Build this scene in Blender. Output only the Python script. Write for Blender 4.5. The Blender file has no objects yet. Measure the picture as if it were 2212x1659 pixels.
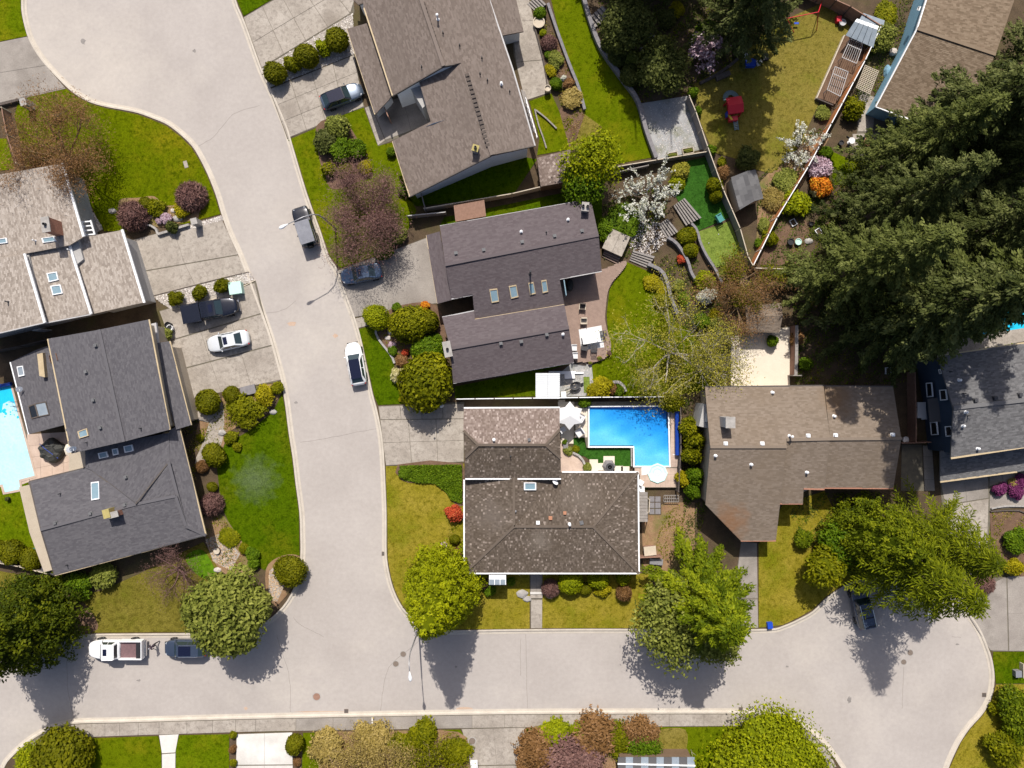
import bpy, bmesh, math, random
import numpy as np
from mathutils import Vector, Matrix
from mathutils.geometry import tessellate_polygon
scene = bpy.context.scene
# ------------------------------------------------------------------ camera, sky, sun, exposure
H = 75.0                                   # height of the drone above the street
cam_d = bpy.data.cameras.new('drone_camera'); cam = bpy.data.objects.new('drone_camera', cam_d)
scene.collection.objects.link(cam); scene.camera = cam
cam.location = (0, 0, H); cam.rotation_euler = (0, 0, 0)
cam_d.sensor_width = 36.0; cam_d.lens = 36.0 * H / 110.6
cam_d.clip_start = 1.0; cam_d.clip_end = 1500.0
SUN = Vector((-0.047, 0.82, 1.0)).normalized()      # towards the sun
elev = math.asin(SUN.z); azim = math.atan2(SUN.x, SUN.y)
world = bpy.data.worlds.new('World'); scene.world = world; world.use_nodes = True
wn = world.node_tree.nodes; wl = world.node_tree.links
sky = wn.new('ShaderNodeTexSky'); sky.sky_type = 'NISHITA'; sky.sun_disc = False
sky.sun_elevation = elev; sky.sun_rotation = azim
sky.altitude = 100; sky.air_density = 0.7; sky.dust_density = 3.0
wl.new(sky.outputs[0], wn['Background'].inputs[0]); wn['Background'].inputs[1].default_value = 0.11
sun_d = bpy.data.lights.new('sun', 'SUN'); sun_o = bpy.data.objects.new('sun', sun_d)
scene.collection.objects.link(sun_o)
sun_d.energy = 4.6; sun_d.angle = math.radians(0.5); sun_d.color = (1.0, 0.945, 0.86)
sun_o.location = (0, 60, 90); sun_o.rotation_euler = SUN.to_track_quat('Z', 'Y').to_euler()
vs = scene.view_settings
vs.view_transform = 'Standard'; vs.look = 'None'; vs.gamma = 1.0; vs.use_curve_mapping = False
vs.exposure = 0.32
scene.cycles.max_bounces = 6; scene.cycles.diffuse_bounces = 3; scene.cycles.glossy_bounces = 3
scene.cycles.transmission_bounces = 4; scene.cycles.transparent_max_bounces = 8
scene.cycles.use_denoising = True

# ------------------------------------------------------------------ helpers
C = scene.collection
R0 = np.random.default_rng(7); random.seed(5)
M = {}
def W(u, v, z=0.0):
    """plan coordinates (1 unit = 5 cm at street level, origin top left) seen from the drone -> world"""
    k = (1 - z / H) * 0.05
    return ((u - 1106) * k, (829.5 - v) * k, z)
def WV(p): return Vector(W(*p))
WL = {}                                   # world location of every parent (no rotation)
def meshdata(name, verts, faces, mat, smooth=False):
    me = bpy.data.meshes.new(name); me.from_pydata([tuple(v) for v in verts], [], [tuple(f) for f in faces])
    mats = mat if isinstance(mat, (list, tuple)) else [mat]
    for m in mats: me.materials.append(M[m])
    if smooth: me.polygons.foreach_set('use_smooth', [True] * len(me.polygons))
    me.update(); return me
def link(name, data, parent=None):
    o = bpy.data.objects.new(name, data); C.objects.link(o)
    if parent is not None: o.parent = parent
    return o
def tag(o, label=None, cat=None, group=None, kind=None):
    if label: o['label'] = label
    if cat: o['category'] = cat
    if group: o['group'] = group
    if kind: o['kind'] = kind
    return o
def empty(name, loc, label, cat, group=None, rz=0.0):
    o = bpy.data.objects.new(name, None); C.objects.link(o); o.location = loc; o.rotation_euler = (0, 0, rz)
    o.empty_display_size = 0.3; WL[o] = Vector(loc)
    return tag(o, label, cat, group)
class MB:
    """collects boxes, prisms, tubes; build() links them as ONE mesh object"""
    def __init__(s): s.v = []; s.f = []
    def add(s, vs, fs):
        n = len(s.v); s.v += [tuple(v) for v in vs]; s.f += [tuple(i + n for i in f) for f in fs]; return s
    def box(s, c, d, rz=0.0, tilt=None):
        m = Matrix.Rotation(rz, 3, 'Z')
        if tilt is not None: m = m @ tilt
        c = Vector(c); vs = [c + m @ Vector((x * d[0] / 2, y * d[1] / 2, z * d[2] / 2)) for z in (-1, 1) for y in (-1, 1) for x in (-1, 1)]
        return s.add(vs, [(0, 2, 3, 1), (4, 5, 7, 6), (0, 1, 5, 4), (2, 6, 7, 3), (0, 4, 6, 2), (1, 3, 7, 5)])
    def prism(s, poly, z0, z1=None):
        """poly: list of (x,y) or (x,y,z); z1 None: poly z is the top"""
        n = len(poly)
        a = sum(poly[i][0] * poly[(i + 1) % n][1] - poly[(i + 1) % n][0] * poly[i][1] for i in range(n))
        if a < 0: poly = poly[::-1]
        top = [(p[0], p[1], (p[2] if z1 is None else z1)) for p in poly]
        bot = [(p[0], p[1], (z0 if not callable(z0) else z0(p))) for p in poly]
        fs = [tuple(range(n)), tuple(range(2 * n - 1, n - 1, -1))] + [(i, i + n, (i + 1) % n + n, (i + 1) % n) for i in range(n)]
        return s.add(top + bot, fs)
    def bar(s, a, b, w, h=None, n=4):
        a = Vector(a); b = Vector(b); d = (b - a)
        if d.length < 1e-6: return s
        d.normalize(); up = Vector((0, 0, 1)) if abs(d.z) < .95 else Vector((1, 0, 0))
        x = d.cross(up).normalized(); y = x.cross(d); h = h or w
        if n == 4: ring = [(-.5, -.5), (.5, -.5), (.5, .5), (-.5, .5)]
        else: ring = [(.5 * math.cos(2 * math.pi * i / n), .5 * math.sin(2 * math.pi * i / n)) for i in range(n)]
        vs = [p + x * (r[0] * w) + y * (r[1] * h) for p in (a, b) for r in ring]
        return s.add(vs, [tuple(range(n - 1, -1, -1)), tuple(range(n, 2 * n))] + [(i, (i + 1) % n, (i + 1) % n + n, i + n) for i in range(n)])
    def tube(s, pts, rad, n=6):
        pts = [Vector(p) for p in pts]; rads = rad if isinstance(rad, (list, tuple)) else [rad] * len(pts)
        vs = []; m = len(pts)
        for i, p in enumerate(pts):
            d = (pts[min(i + 1, m - 1)] - pts[max(i - 1, 0)]).normalized()
            up = Vector((0, 0, 1)) if abs(d.z) < .95 else Vector((1, 0, 0))
            x = d.cross(up).normalized(); y = x.cross(d)
            vs += [p + (x * math.cos(2 * math.pi * k / n) + y * math.sin(2 * math.pi * k / n)) * rads[i] for k in range(n)]
        fs = [tuple(range(n - 1, -1, -1)), tuple(range((m - 1) * n, m * n))]
        for i in range(m - 1):
            fs += [(i * n + k, i * n + (k + 1) % n, (i + 1) * n + (k + 1) % n, (i + 1) * n + k) for k in range(n)]
        return s.add(vs, fs)
    def lathe(s, prof, n=16, c=(0, 0, 0)):
        vs = []; c = Vector(c)
        for r, z in prof: vs += [c + Vector((r * math.cos(2 * math.pi * k / n), r * math.sin(2 * math.pi * k / n), z)) for k in range(n)]
        m = len(prof); fs = []
        for i in range(m - 1): fs += [(i * n + k, i * n + (k + 1) % n, (i + 1) * n + (k + 1) % n, (i + 1) * n + k) for k in range(n)]
        if prof[0][0] > 1e-4: fs.append(tuple(range(n - 1, -1, -1)))
        if prof[-1][0] > 1e-4: fs.append(tuple(range((m - 1) * n, m * n)))
        return s.add(vs, fs)
    def build(s, name, mat, parent=None, smooth=False, local=False):
        if parent is not None and not local:
            o = WL.get(parent, Vector((0, 0, 0))); vs = [Vector(v) - o for v in s.v]
        else: vs = s.v
        return link(name, meshdata(name, vs, s.f, mat, smooth), parent)
def part_of(part, parent_part):            # parent chain keeps the same origin
    part.parent = parent_part; return part
def spline(pts, n=6, closed=False):
    """Catmull-Rom through the points"""
    P = [np.array(p, float) for p in pts]; out = []; m = len(P)
    for i in range(m if closed else m - 1):
        if closed: a, b, c, d = P[(i - 1) % m], P[i], P[(i + 1) % m], P[(i + 2) % m]
        else: a, b, c, d = P[max(i - 1, 0)], P[i], P[i + 1], P[min(i + 2, m - 1)]
        for t in np.arange(n) / n:
            out.append(tuple(.5 * ((2 * b) + (c - a) * t + (2 * a - 5 * b + 4 * c - d) * t * t + (3 * b - a - 3 * c + d) * t ** 3)))
    if not closed: out.append(tuple(P[-1]))
    return out
def poly_uv(pts): return [W(u, v)[:2] for u, v in pts]

# ------------------------------------------------------------------ materials
def mat(name, c1, c2=None, scale=1.0, rough=.85, bump=0.0, c3=None, bscale=None, fine=0.15, metal=0.0, spec=.3, stretch=None, contrast=1.0, coat=0.0, big=None, mid=None, stains=()):
    m = bpy.data.materials.new(name); m.use_nodes = True; M[name] = m
    nt = m.node_tree; N = nt.nodes; L = nt.links; b = N['Principled BSDF']
    b.inputs['Roughness'].default_value = rough; b.inputs['Metallic'].default_value = metal
    b.inputs['Specular IOR Level'].default_value = spec
    if coat: b.inputs['Coat Weight'].default_value = coat; b.inputs['Coat Roughness'].default_value = .05
    if c2 is None:
        b.inputs['Base Color'].default_value = (*c1, 1); return m
    g = N.new('ShaderNodeNewGeometry'); pos = g.outputs['Position']
    if stretch:
        mp = N.new('ShaderNodeMapping'); mp.inputs['Scale'].default_value = stretch; L.new(pos, mp.inputs[0]); pos = mp.outputs[0]
    def noise(sc, det=5, ro=.6):
        n = N.new('ShaderNodeTexNoise'); n.inputs['Scale'].default_value = sc; n.inputs['Detail'].default_value = det
        n.inputs['Roughness'].default_value = ro; L.new(pos, n.inputs['Vector']); return n.outputs['Fac']
    def ramp(x, lo, hi):
        r = N.new('ShaderNodeMapRange'); r.inputs[1].default_value = lo; r.inputs[2].default_value = hi; L.new(x, r.inputs[0]); return r.outputs[0]
    def mix(f, a, bb):
        x = N.new('ShaderNodeMix'); x.data_type = 'RGBA'
        if isinstance(f, float): x.inputs[0].default_value = f
        else: L.new(f, x.inputs[0])
        for i, q in ((6, a), (7, bb)):
            if isinstance(q, tuple): x.inputs[i].default_value = (*q, 1)
            else: L.new(q, x.inputs[i])
        return x.outputs[2]
    h = .22 / contrast
    col = mix(ramp(noise(scale), .5 - h, .5 + h), c1, c2)
    if c3: col = mix(ramp(noise((big or scale * .23), 6, .65), .5, .72), col, c3)
    if mid: col = mix(ramp(noise(mid, 4, .65), .48, .70), col, tuple(q * (.62 if fine > .3 else .82) for q in c1))
    for st in stains: col = add_stain(N, L, g.outputs['Position'], col, st)
    if fine:
        f = ramp(noise(scale * 14, 3, .7), .25, .75)
        mm = N.new('ShaderNodeMapRange'); L.new(f, mm.inputs[0]); mm.inputs[3].default_value = 1 - fine; mm.inputs[4].default_value = 1 + fine
        v = N.new('ShaderNodeVectorMath'); v.operation = 'SCALE'; L.new(col, v.inputs[0]); L.new(mm.outputs[0], v.inputs['Scale']); col = v.outputs[0]
    L.new(col, b.inputs['Base Color'])
    if bump:
        bp = N.new('ShaderNodeBump'); bp.inputs['Strength'].default_value = bump; bp.inputs['Distance'].default_value = .05
        L.new(noise(bscale or scale * 10, 4, .7), bp.inputs['Height']); L.new(bp.outputs[0], b.inputs['Normal'])
    return m
def add_stain(N, L, pos, col, st):
    """a weathered patch of its own colour: (u, v, radius in m, colour, strength)"""
    u, v, r, c, k = st; d = N.new('ShaderNodeVectorMath'); d.operation = 'DISTANCE'; L.new(pos, d.inputs[0]); x, y, _ = W(u, v, 3); 
    s = N.new('ShaderNodeVectorMath'); s.operation = 'MULTIPLY'; L.new(pos, s.inputs[0]); s.inputs[1].default_value = (1, 1, 0); L.new(s.outputs[0], d.inputs[0]); d.inputs[1].default_value = (x, y, 0)
    n = N.new('ShaderNodeTexNoise'); n.inputs['Scale'].default_value = 1.1; n.inputs['Detail'].default_value = 6; L.new(pos, n.inputs['Vector'])
    q = N.new('ShaderNodeMath'); q.operation = 'MULTIPLY_ADD'; L.new(n.outputs['Fac'], q.inputs[0]); q.inputs[1].default_value = r * 1.6; L.new(d.outputs['Value'], q.inputs[2])
    m = N.new('ShaderNodeMapRange'); m.inputs[1].default_value = r * 1.9; m.inputs[2].default_value = r * 1.0; m.inputs[4].default_value = k; L.new(q.outputs[0], m.inputs[0])
    z = N.new('ShaderNodeMix'); z.data_type = 'RGBA'; L.new(m.outputs[0], z.inputs[0]); L.new(col, z.inputs[6]); z.inputs[7].default_value = (*c, 1); return z.outputs[2]
def tone_mat(name, ca, cb, cc=None, rough=.7, trans=0.0, spec=.2, noise=0.0, nscale=.5, nc=None, stains=(), fleck=None):
    """colour from the per-piece 'tone' attribute (0..1)"""
    m = bpy.data.materials.new(name); m.use_nodes = True; M[name] = m
    nt = m.node_tree; N = nt.nodes; L = nt.links; b = N['Principled BSDF']
    b.inputs['Roughness'].default_value = rough; b.inputs['Specular IOR Level'].default_value = spec
    a = N.new('ShaderNodeAttribute'); a.attribute_name = 'tone'
    r = N.new('ShaderNodeValToRGB'); e = r.color_ramp.elements
    e[0].color = (*ca, 1); e[1].color = (*(cc or cb), 1)
    if cc: x = e.new(.5); x.color = (*cb, 1)
    if fleck: e[2].position = .84; x = e.new(.90); x.color = (*cc, 1); x = e.new(.97); x.color = (*fleck, 1)
    L.new(a.outputs['Fac'], r.inputs[0]); col = r.outputs[0]
    if noise:
        g = N.new('ShaderNodeNewGeometry'); n = N.new('ShaderNodeTexNoise'); n.inputs['Scale'].default_value = nscale; n.inputs['Detail'].default_value = 6
        n.inputs['Roughness'].default_value = .65
        L.new(g.outputs['Position'], n.inputs['Vector'])
        mr = N.new('ShaderNodeMapRange'); mr.inputs[1].default_value = .45; mr.inputs[2].default_value = .7; mr.inputs[4].default_value = noise; L.new(n.outputs['Fac'], mr.inputs[0])
        x = N.new('ShaderNodeMix'); x.data_type = 'RGBA'; L.new(mr.outputs[0], x.inputs[0]); L.new(col, x.inputs[6]); x.inputs[7].default_value = (*nc, 1); col = x.outputs[2]
        for st in stains: col = add_stain(N, L, g.outputs['Position'], col, st)
    L.new(col, b.inputs['Base Color'])
    if trans:
        t = N.new('ShaderNodeBsdfTranslucent'); L.new(col, t.inputs[0]); ms = N.new('ShaderNodeMixShader'); ms.inputs[0].default_value = trans
        L.new(b.outputs[0], ms.inputs[1]); L.new(t.outputs[0], ms.inputs[2]); L.new(ms.outputs[0], N['Material Output'].inputs[0])
    return m
# ground and paving
mat('soil', (.055, .038, .022), (.10, .068, .040), .8, .95, .8, c3=(.07, .065, .02), fine=.35)
mat('mulch', (.10, .058, .036), (.17, .105, .068), 1.6, .95, .9, fine=.4)
mat('bark', (.19, .11, .06), (.28, .18, .10), 1.5, .95, .8, c3=(.10, .12, .02), fine=.35)
mat('asphalt', (.322, .290, .268), (.385, .350, .325), .16, .9, .15, c3=(.43, .39, .35), fine=.07, big=.05, contrast=.9)
mat('gutter', (.36, .325, .28), (.44, .40, .35), .7, .9, .2, fine=.10)
mat('kerb', (.40, .355, .30), (.50, .45, .385), .9, .9, .2, fine=.12)
mat('concrete', (.27, .235, .20), (.39, .35, .305), .5, .88, .3, c3=(.21, .18, .15), fine=.16, big=.22, contrast=.8, mid=2.6)
mat('grey_concrete', (.215, .19, .17), (.31, .28, .25), .6, .88, .3, c3=(.17, .15, .13), fine=.16, big=.22, contrast=.8)
mat('white_concrete', (.55, .53, .50), (.68, .65, .61), .7, .85, .2, c3=(.45, .43, .40), fine=.08)
mat('cream_concrete', (.56, .49, .40), (.64, .57, .47), .5, .85, .1, fine=.06)
mat('joint', (.10, .09, .075), (.16, .14, .10), 2, .95)
mat('paver', (.40, .30, .24), (.50, .39, .32), 1.2, .9, .3, c3=(.34, .26, .22), fine=.12)
mat('stone', (.25, .235, .22), (.38, .36, .34), 2.0, .9, .5, fine=.2)
mat('pebble', (.34, .30, .27), (.55, .50, .46), 5.0, .85, .3, fine=.3)
mat('gravel_bed', (.26, .23, .20), (.40, .36, .32), 3.0, .95, .8, fine=.35)
mat('grey_gravel', (.26, .26, .26), (.36, .36, .36), 1.2, .95, .5, c3=(.14, .14, .07), fine=.2, big=.5)
def lawn(name, a, b, c, s=.45, big=.12, stains=()): mat(name, a, b, s, .9, .9, c3=c, fine=.42, bscale=16, spec=.0, big=big, contrast=.8, mid=2.4, stains=stains)
lawn('lawn_green', (.070, .108, .0015), (.108, .145, .003), (.17, .155, .006))
lawn('lawn_deep', (.042, .080, .0012), (.068, .106, .002), (.115, .115, .005), .45, .10, stains=[(530, 1045, 2.6, (.10, .13, .075), .5)])
lawn('lawn_left', (.068, .096, .0015), (.105, .128, .002), (.17, .145, .006))
lawn('lawn_yellow', (.175, .15, .010), (.255, .20, .030), (.115, .13, .005), .5, .2)
lawn('lawn_dry', (.155, .130, .022), (.205, .165, .042), (.105, .115, .008), .5, .25)
lawn('lawn_olive', (.115, .100, .014), (.165, .140, .026), (.085, .098, .006), .5, .2)
lawn('lawn_mix', (.072, .105, .0015), (.112, .14, .003), (.165, .15, .006), .6, .2)
lawn('turf_dark', (.024, .078, .010), (.036, .105, .014), (.03, .09, .01))
lawn('turf_light', (.13, .19, .03), (.17, .215, .045), (.12, .17, .03))
lawn('ground_cover', (.07, .16, .006), (.12, .22, .01), (.05, .12, .008), 3, 1.0)
# houses
def roofm(n, a, b, c=None, nz=0, ns=.5, nc=None, stains=(), fleck=None): tone_mat(n, a, b, c, rough=.9, spec=.12, noise=nz, nscale=ns, nc=nc, stains=stains, fleck=fleck)
roofm('shingle_brown', (.128, .102, .088), (.158, .128, .111), (.19, .156, .137), .5, .3, (.135, .11, .095))
roofm('shingle_purple', (.088, .071, .076), (.100, .083, .088), (.115, .096, .101), .3, .3, (.115, .099, .102))
roofm('shake', (.072, .056, .044), (.098, .078, .061), (.13, .104, .085), .5, .35, (.085, .064, .046), fleck=(.26, .215, .185), stains=[(1165, 1165, 1.5, (.20, .17, .145), .45), (1060, 1110, 2.0, (.16, .135, .12), .4), (1250, 1070, 2.4, (.15, .125, .105), .5)])
roofm('shake_pale', (.14, .105, .090), (.195, .15, .13), (.25, .20, .175), .45, .5, (.13, .098, .078), fleck=(.36, .30, .27))
roofm('shingle_tan_brown', (.155, .122, .094), (.185, .147, .115), (.215, .173, .138), .45, .25, (.17, .128, .09), stains=[(1572, 1125, 2.2, (.22, .10, .04), .6), (1800, 860, 2.0, (.17, .10, .05), .6)])
roofm('shingle_tan', (.225, .19, .162), (.31, .268, .232), (.39, .345, .305), .2, .5, (.28, .242, .21))
roofm('shingle_charcoal', (.082, .078, .087), (.100, .096, .105), (.118, .113, .122), .3, .35, (.108, .103, .112))
roofm('shingle_grey', (.095, .093, .096), (.128, .126, .129), (.165, .162, .165), .3, .3, (.11, .108, .11))
roofm('shingle_cedar', (.125, .092, .062), (.17, .126, .088), (.215, .165, .118), .3, .4, (.13, .09, .06))
mat('wall_white', (.62, .64, .66), (.68, .70, .72), .8, .8)
mat('wall_grey', (.33, .32, .31), (.39, .38, .37), .8, .85)
mat('wall_blue', (.035, .055, .085), (.05, .07, .105), .8, .8)
mat('wall_sky', (.14, .27, .36), (.18, .32, .42), .8, .8)
mat('wall_tan', (.36, .30, .23), (.42, .36, .28), .8, .85)
mat('wall_brown', (.13, .085, .055), (.17, .115, .075), .8, .85)
mat('trim_white', (.72, .73, .75), (.78, .79, .80), 2, .55)
mat('trim_tan', (.42, .33, .20), (.50, .40, .26), 2, .7)
mat('trim_dark', (.07, .06, .055), (.10, .085, .075), 2, .7)
mat('trim_grey', (.36, .35, .35), (.44, .43, .43), 2, .6)
mat('metal_grey', (.33, .33, .35), (.42, .42, .44), 3, .45, metal=.6)
mat('metal_white', (.68, .69, .71), (.74, .75, .77), 3, .4)
mat('metal_dark', (.04, .04, .045), (.06, .06, .065), 3, .5)
mat('brick_red', (.28, .13, .09), (.36, .18, .12), 6, .9, .4)
mat('wood_orange', (.36, .13, .045), (.46, .19, .07), 3, .85, .3, stretch=(1, 1, 6))
mat('wood_grey', (.20, .18, .165), (.29, .265, .245), 3, .9, .4)
mat('wood_pale', (.42, .36, .28), (.52, .45, .36), 3, .85, .3)
mat('wood_dark', (.075, .06, .052), (.11, .09, .078), 3, .9, .4)
mat('wood_redbrown', (.22, .125, .09), (.29, .17, .125), 3, .85, .3)
mat('deck_wood', (.235, .165, .135), (.30, .215, .175), 2, .85, .3)
mat('block_grey', (.165, .155, .165), (.22, .21, .215), 3, .9, .4)
mat('sky_glass', (.16, .25, .30), (.22, .31, .36), 1.2, .08, spec=.8)
mat('pane_dark', (.015, .018, .022), None, rough=.06, spec=.8)
mat('poly_glass', (.20, .24, .28), (.27, .31, .35), 1.5, .2, spec=.6)
mat('yellow_stain', (.30, .25, .09), (.38, .32, .13), 4, .9)
# vehicles and small things
def paint(n, c, rough=.25, metal=.3): mat(n, c, None, rough=rough, metal=metal, spec=.5, coat=.8)
paint('paint_white', (.80, .80, .81), .3, 0); paint('paint_silver', (.66, .68, .70), .3, .2); paint('paint_navy', (.008, .010, .020))
paint('paint_black', (.012, .013, .020)); paint('paint_steel', (.10, .13, .18), .25, .5); paint('paint_bluegrey', (.055, .085, .145)); paint('paint_slate', (.045, .062, .10))
mat('soft_top', (.16, .165, .19), (.21, .215, .245), 3, .7); mat('car_glass', (.02, .035, .04), None, rough=.04, spec=.9)
mat('clear_glass', (.018, .032, .036), None, rough=.05, spec=.9); mat('roof_glass', (.006, .008, .025), None, rough=.05, spec=.7)
mat('tyre', (.015, .015, .016), None, rough=.9); mat('rim', (.35, .36, .38), None, rough=.35, metal=.8)
mat('lamp_lens', (.42, .44, .47), None, rough=.1, spec=.8); mat('tail_red', (.45, .015, .02), None, rough=.2)
mat('bed_liner', (.12, .075, .08), (.17, .10, .105), 4, .8); mat('chrome', (.7, .7, .72), None, rough=.12, metal=1.0)
mat('plastic_red', (.50, .02, .035), None, rough=.45); mat('plastic_blue', (.012, .06, .42), None, rough=.45); mat('plastic_teal', (.05, .22, .21), None, rough=.5)
mat('plastic_grey', (.10, .15, .16), None, rough=.5); mat('plastic_yellow', (.6, .42, .03), None, rough=.5); mat('plastic_black', (.02, .02, .023), None, rough=.6)
mat('plastic_white', (.74, .74, .75), None, rough=.5); mat('mint', (.42, .62, .54), (.46, .66, .58), 3, .6); mat('terracotta', (.34, .16, .095), (.42, .21, .13), 4, .85)
mat('fabric_white', (.60, .60, .61), None, rough=.9); mat('fabric_black', (.022, .022, .02), (.05, .05, .045), 3, .55, .6); mat('fabric_grey', (.30, .30, .33), None, rough=.9)
mat('skin', (.50, .29, .21), None, rough=.6); mat('cloth_dark', (.022, .018, .022), None, rough=.9); mat('cloth_plum', (.05, .032, .05), None, rough=.9)
mat('pool_liner', (.20, .56, .72), (.28, .64, .80), .5, .4); mat('pool_deep', (.0, .10, .42), (.0, .13, .48), .4, .4); mat('pool_white', (.36, .60, .67), (.44, .68, .74), .3, .5)
mat('pool_cyan', (.01, .42, .66), (.015, .48, .72), .6, .4); mat('spa_mint', (.52, .80, .74), (.58, .84, .79), 1, .4); mat('cover_blue', (.005, .03, .22), (.008, .045, .28), 3, .4)
mat('tile_white', (.75, .76, .76), None, rough=.4)
# leaves
def leafm(n, a, b, c, trans=.28, rough=.6): tone_mat(n, a, b, c, rough=rough, trans=trans, spec=.08)
leafm('leaf_box', (.075, .082, .002), (.125, .128, .003), (.19, .18, .005))
leafm('leaf_green', (.038, .078, .003), (.085, .145, .004), (.16, .235, .010))
leafm('leaf_olive', (.085, .105, .016), (.185, .205, .034), (.30, .31, .07))
leafm('leaf_lime', (.12, .15, .003), (.22, .25, .004), (.34, .35, .006))
leafm('leaf_yellow', (.17, .15, .004), (.29, .25, .006), (.42, .36, .010))
leafm('leaf_gold', (.075, .088, .002), (.155, .160, .003), (.26, .25, .006))
leafm('leaf_fir', (.026, .036, .009), (.070, .085, .021), (.16, .175, .058), .25)
leafm('leaf_cedar', (.035, .058, .002), (.095, .130, .003), (.20, .23, .008), .22)
leafm('leaf_larch', (.035, .052, .002), (.10, .125, .003), (.23, .25, .008), .25)
leafm('leaf_dull', (.042, .054, .012), (.085, .098, .022), (.14, .15, .042))
leafm('leaf_maroon', (.12, .062, .055), (.20, .11, .095), (.29, .175, .15))
leafm('leaf_purple', (.10, .018, .07), (.17, .035, .115), (.26, .07, .18))
leafm('leaf_rust', (.13, .065, .02), (.24, .13, .05), (.35, .20, .10))
leafm('leaf_straw', (.22, .165, .035), (.35, .265, .08), (.48, .37, .14))
leafm('leaf_spring', (.17, .17, .018), (.29, .265, .03), (.42, .37, .065))
leafm('petal_white', (.42, .44, .30), (.68, .68, .60), (.78, .78, .74)); leafm('petal_pink', (.22, .12, .14), (.50, .36, .42), (.70, .58, .64))
leafm('petal_orange', (.45, .10, .012), (.62, .20, .015), (.65, .40, .03)); leafm('petal_red', (.32, .03, .02), (.46, .075, .03), (.55, .16, .06))
leafm('petal_cream', (.20, .20, .04), (.52, .46, .22), (.66, .60, .40))
mat('bark_brown', (.085, .06, .045), (.13, .095, .07), 5, .95, .5); mat('bark_pale', (.30, .265, .21), (.44, .40, .33), 4, .9, .3)
mat('bark_tan', (.17, .115, .065), (.25, .175, .105), 4, .9, .3); mat('bark_red', (.115, .062, .058), (.175, .10, .09), 4, .9, .3)
leafm('leaf_golden', (.095, .115, .002), (.21, .235, .003), (.35, .36, .006)); leafm('leaf_cypress', (.022, .036, .002), (.060, .080, .003), (.135, .15, .006))
mat('corrugated', (.46, .48, .50), (.54, .56, .58), .8, .5, stretch=(1, 8, 1))
leafm('leaf_brightcedar', (.045, .072, .003), (.125, .165, .004), (.26, .29, .010)); leafm('leaf_palefir', (.035, .048, .010), (.085, .102, .022), (.18, .20, .055))
mat('vent_grey', (.10, .10, .105), (.15, .15, .155), 3, .6)
# ------------------------------------------------------------------ the ground
def sheet(name, poly, top, mat_, bottom=None, label=None, parent=None):
    mb = MB(); mb.prism(poly_uv(poly), top - .05 if bottom is None else bottom, top)
    o = mb.build(name, mat_, parent)
    if parent is None: tag(o, label, None, None, 'structure')
    return o
def inpoly(P, poly):
    x, y = P[:, 0], P[:, 1]; ins = np.zeros(len(P), bool); n = len(poly)
    for i in range(n):
        x1, y1 = poly[i]; x2, y2 = poly[(i + 1) % n]
        c = ((y1 > y) != (y2 > y)) & (x < (x2 - x1) * (y - y1) / ((y2 - y1) or 1e-9) + x1); ins ^= c
    return ins
def slabs(parent, quad, nx, ny, z, mat_, gap=.012, thick=.05, name='slab', jitter=.004, skip=()):
    """a quad (4 plan points, row by row) cut into nx * ny slabs with recessed joints, each its own part"""
    q = [np.array(W(*p)[:2]) for p in quad]; off = WL.get(parent, Vector((0, 0, 0)))
    def B(s, t): return (q[0] * (1 - s) + q[1] * s) * (1 - t) + (q[3] * (1 - s) + q[2] * s) * t
    for j in range(ny):
        for i in range(nx):
            if (i, j) in skip: continue
            cs = [B(i / nx, j / ny), B((i + 1) / nx, j / ny), B((i + 1) / nx, (j + 1) / ny), B(i / nx, (j + 1) / ny)]
            c = sum(cs) / 4; pts = []
            for p in cs:
                d = c - p; l = np.linalg.norm(d); pts.append(tuple(p + d / l * gap * 1.4))
            mb = MB(); mb.prism(pts, z - thick, z + random.uniform(-jitter, jitter)); mb.build(name, mat_, parent)
def inset_poly(pts, d):
    c = np.mean(np.array(pts), 0); out = []
    for p in pts:
        v = c - np.array(p); out.append(tuple(np.array(p) + v / np.linalg.norm(v) * d))
    return out
def stones(name, poly, n, z, mat_, r=(.05, .11), parent=None, label=None):
    """loose stones too many to count: one joined mesh of rough low-poly stones"""
    P = np.array(poly_uv(poly)); lo, hi = P.min(0), P.max(0); rng = np.random.default_rng(n)
    Q = rng.uniform(lo, hi, (n * 3, 2)); Q = Q[inpoly(Q, [tuple(p) for p in P])][:n]
    base = np.array([(1, 0, 0), (-.5, .87, 0), (-.5, -.87, 0), (.6, .5, .7), (-.7, .1, .65), (.1, -.8, .6)])
    tri = [(0, 1, 3), (1, 4, 3), (1, 2, 4), (2, 5, 4), (2, 0, 5), (0, 3, 5), (3, 4, 5)]
    vs = []; fs = []; tone = []
    for i, (x, y) in enumerate(Q):
        s = rng.uniform(*r) * np.array([rng.uniform(.8, 1.3), rng.uniform(.7, 1.1), rng.uniform(.5, .9)]); a = rng.uniform(0, 6.28)
        b = base * s * rng.uniform(.85, 1.15, (6, 1)); ca, sa = math.cos(a), math.sin(a)
        b = np.stack([b[:, 0] * ca - b[:, 1] * sa + x, b[:, 0] * sa + b[:, 1] * ca + y, b[:, 2] + z - .01], 1)
        k = len(vs); vs += [tuple(p) for p in b]; fs += [tuple(j + k for j in t) for t in tri]; tone += [rng.uniform()] * 6
    me = meshdata(name, vs, fs, mat_); at = me.attributes.new('tone', 'FLOAT', 'POINT'); at.data.foreach_set('value', tone)
    o = link(name, me, parent); tag(o, label, None, None, 'stuff'); return o
tone_mat('stone_mix', (.30, .26, .24), (.46, .42, .39), (.66, .62, .58), rough=.85)
tone_mat('chip_mix', (.30, .20, .12), (.42, .30, .19), (.55, .42, .30), rough=.9)

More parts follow.
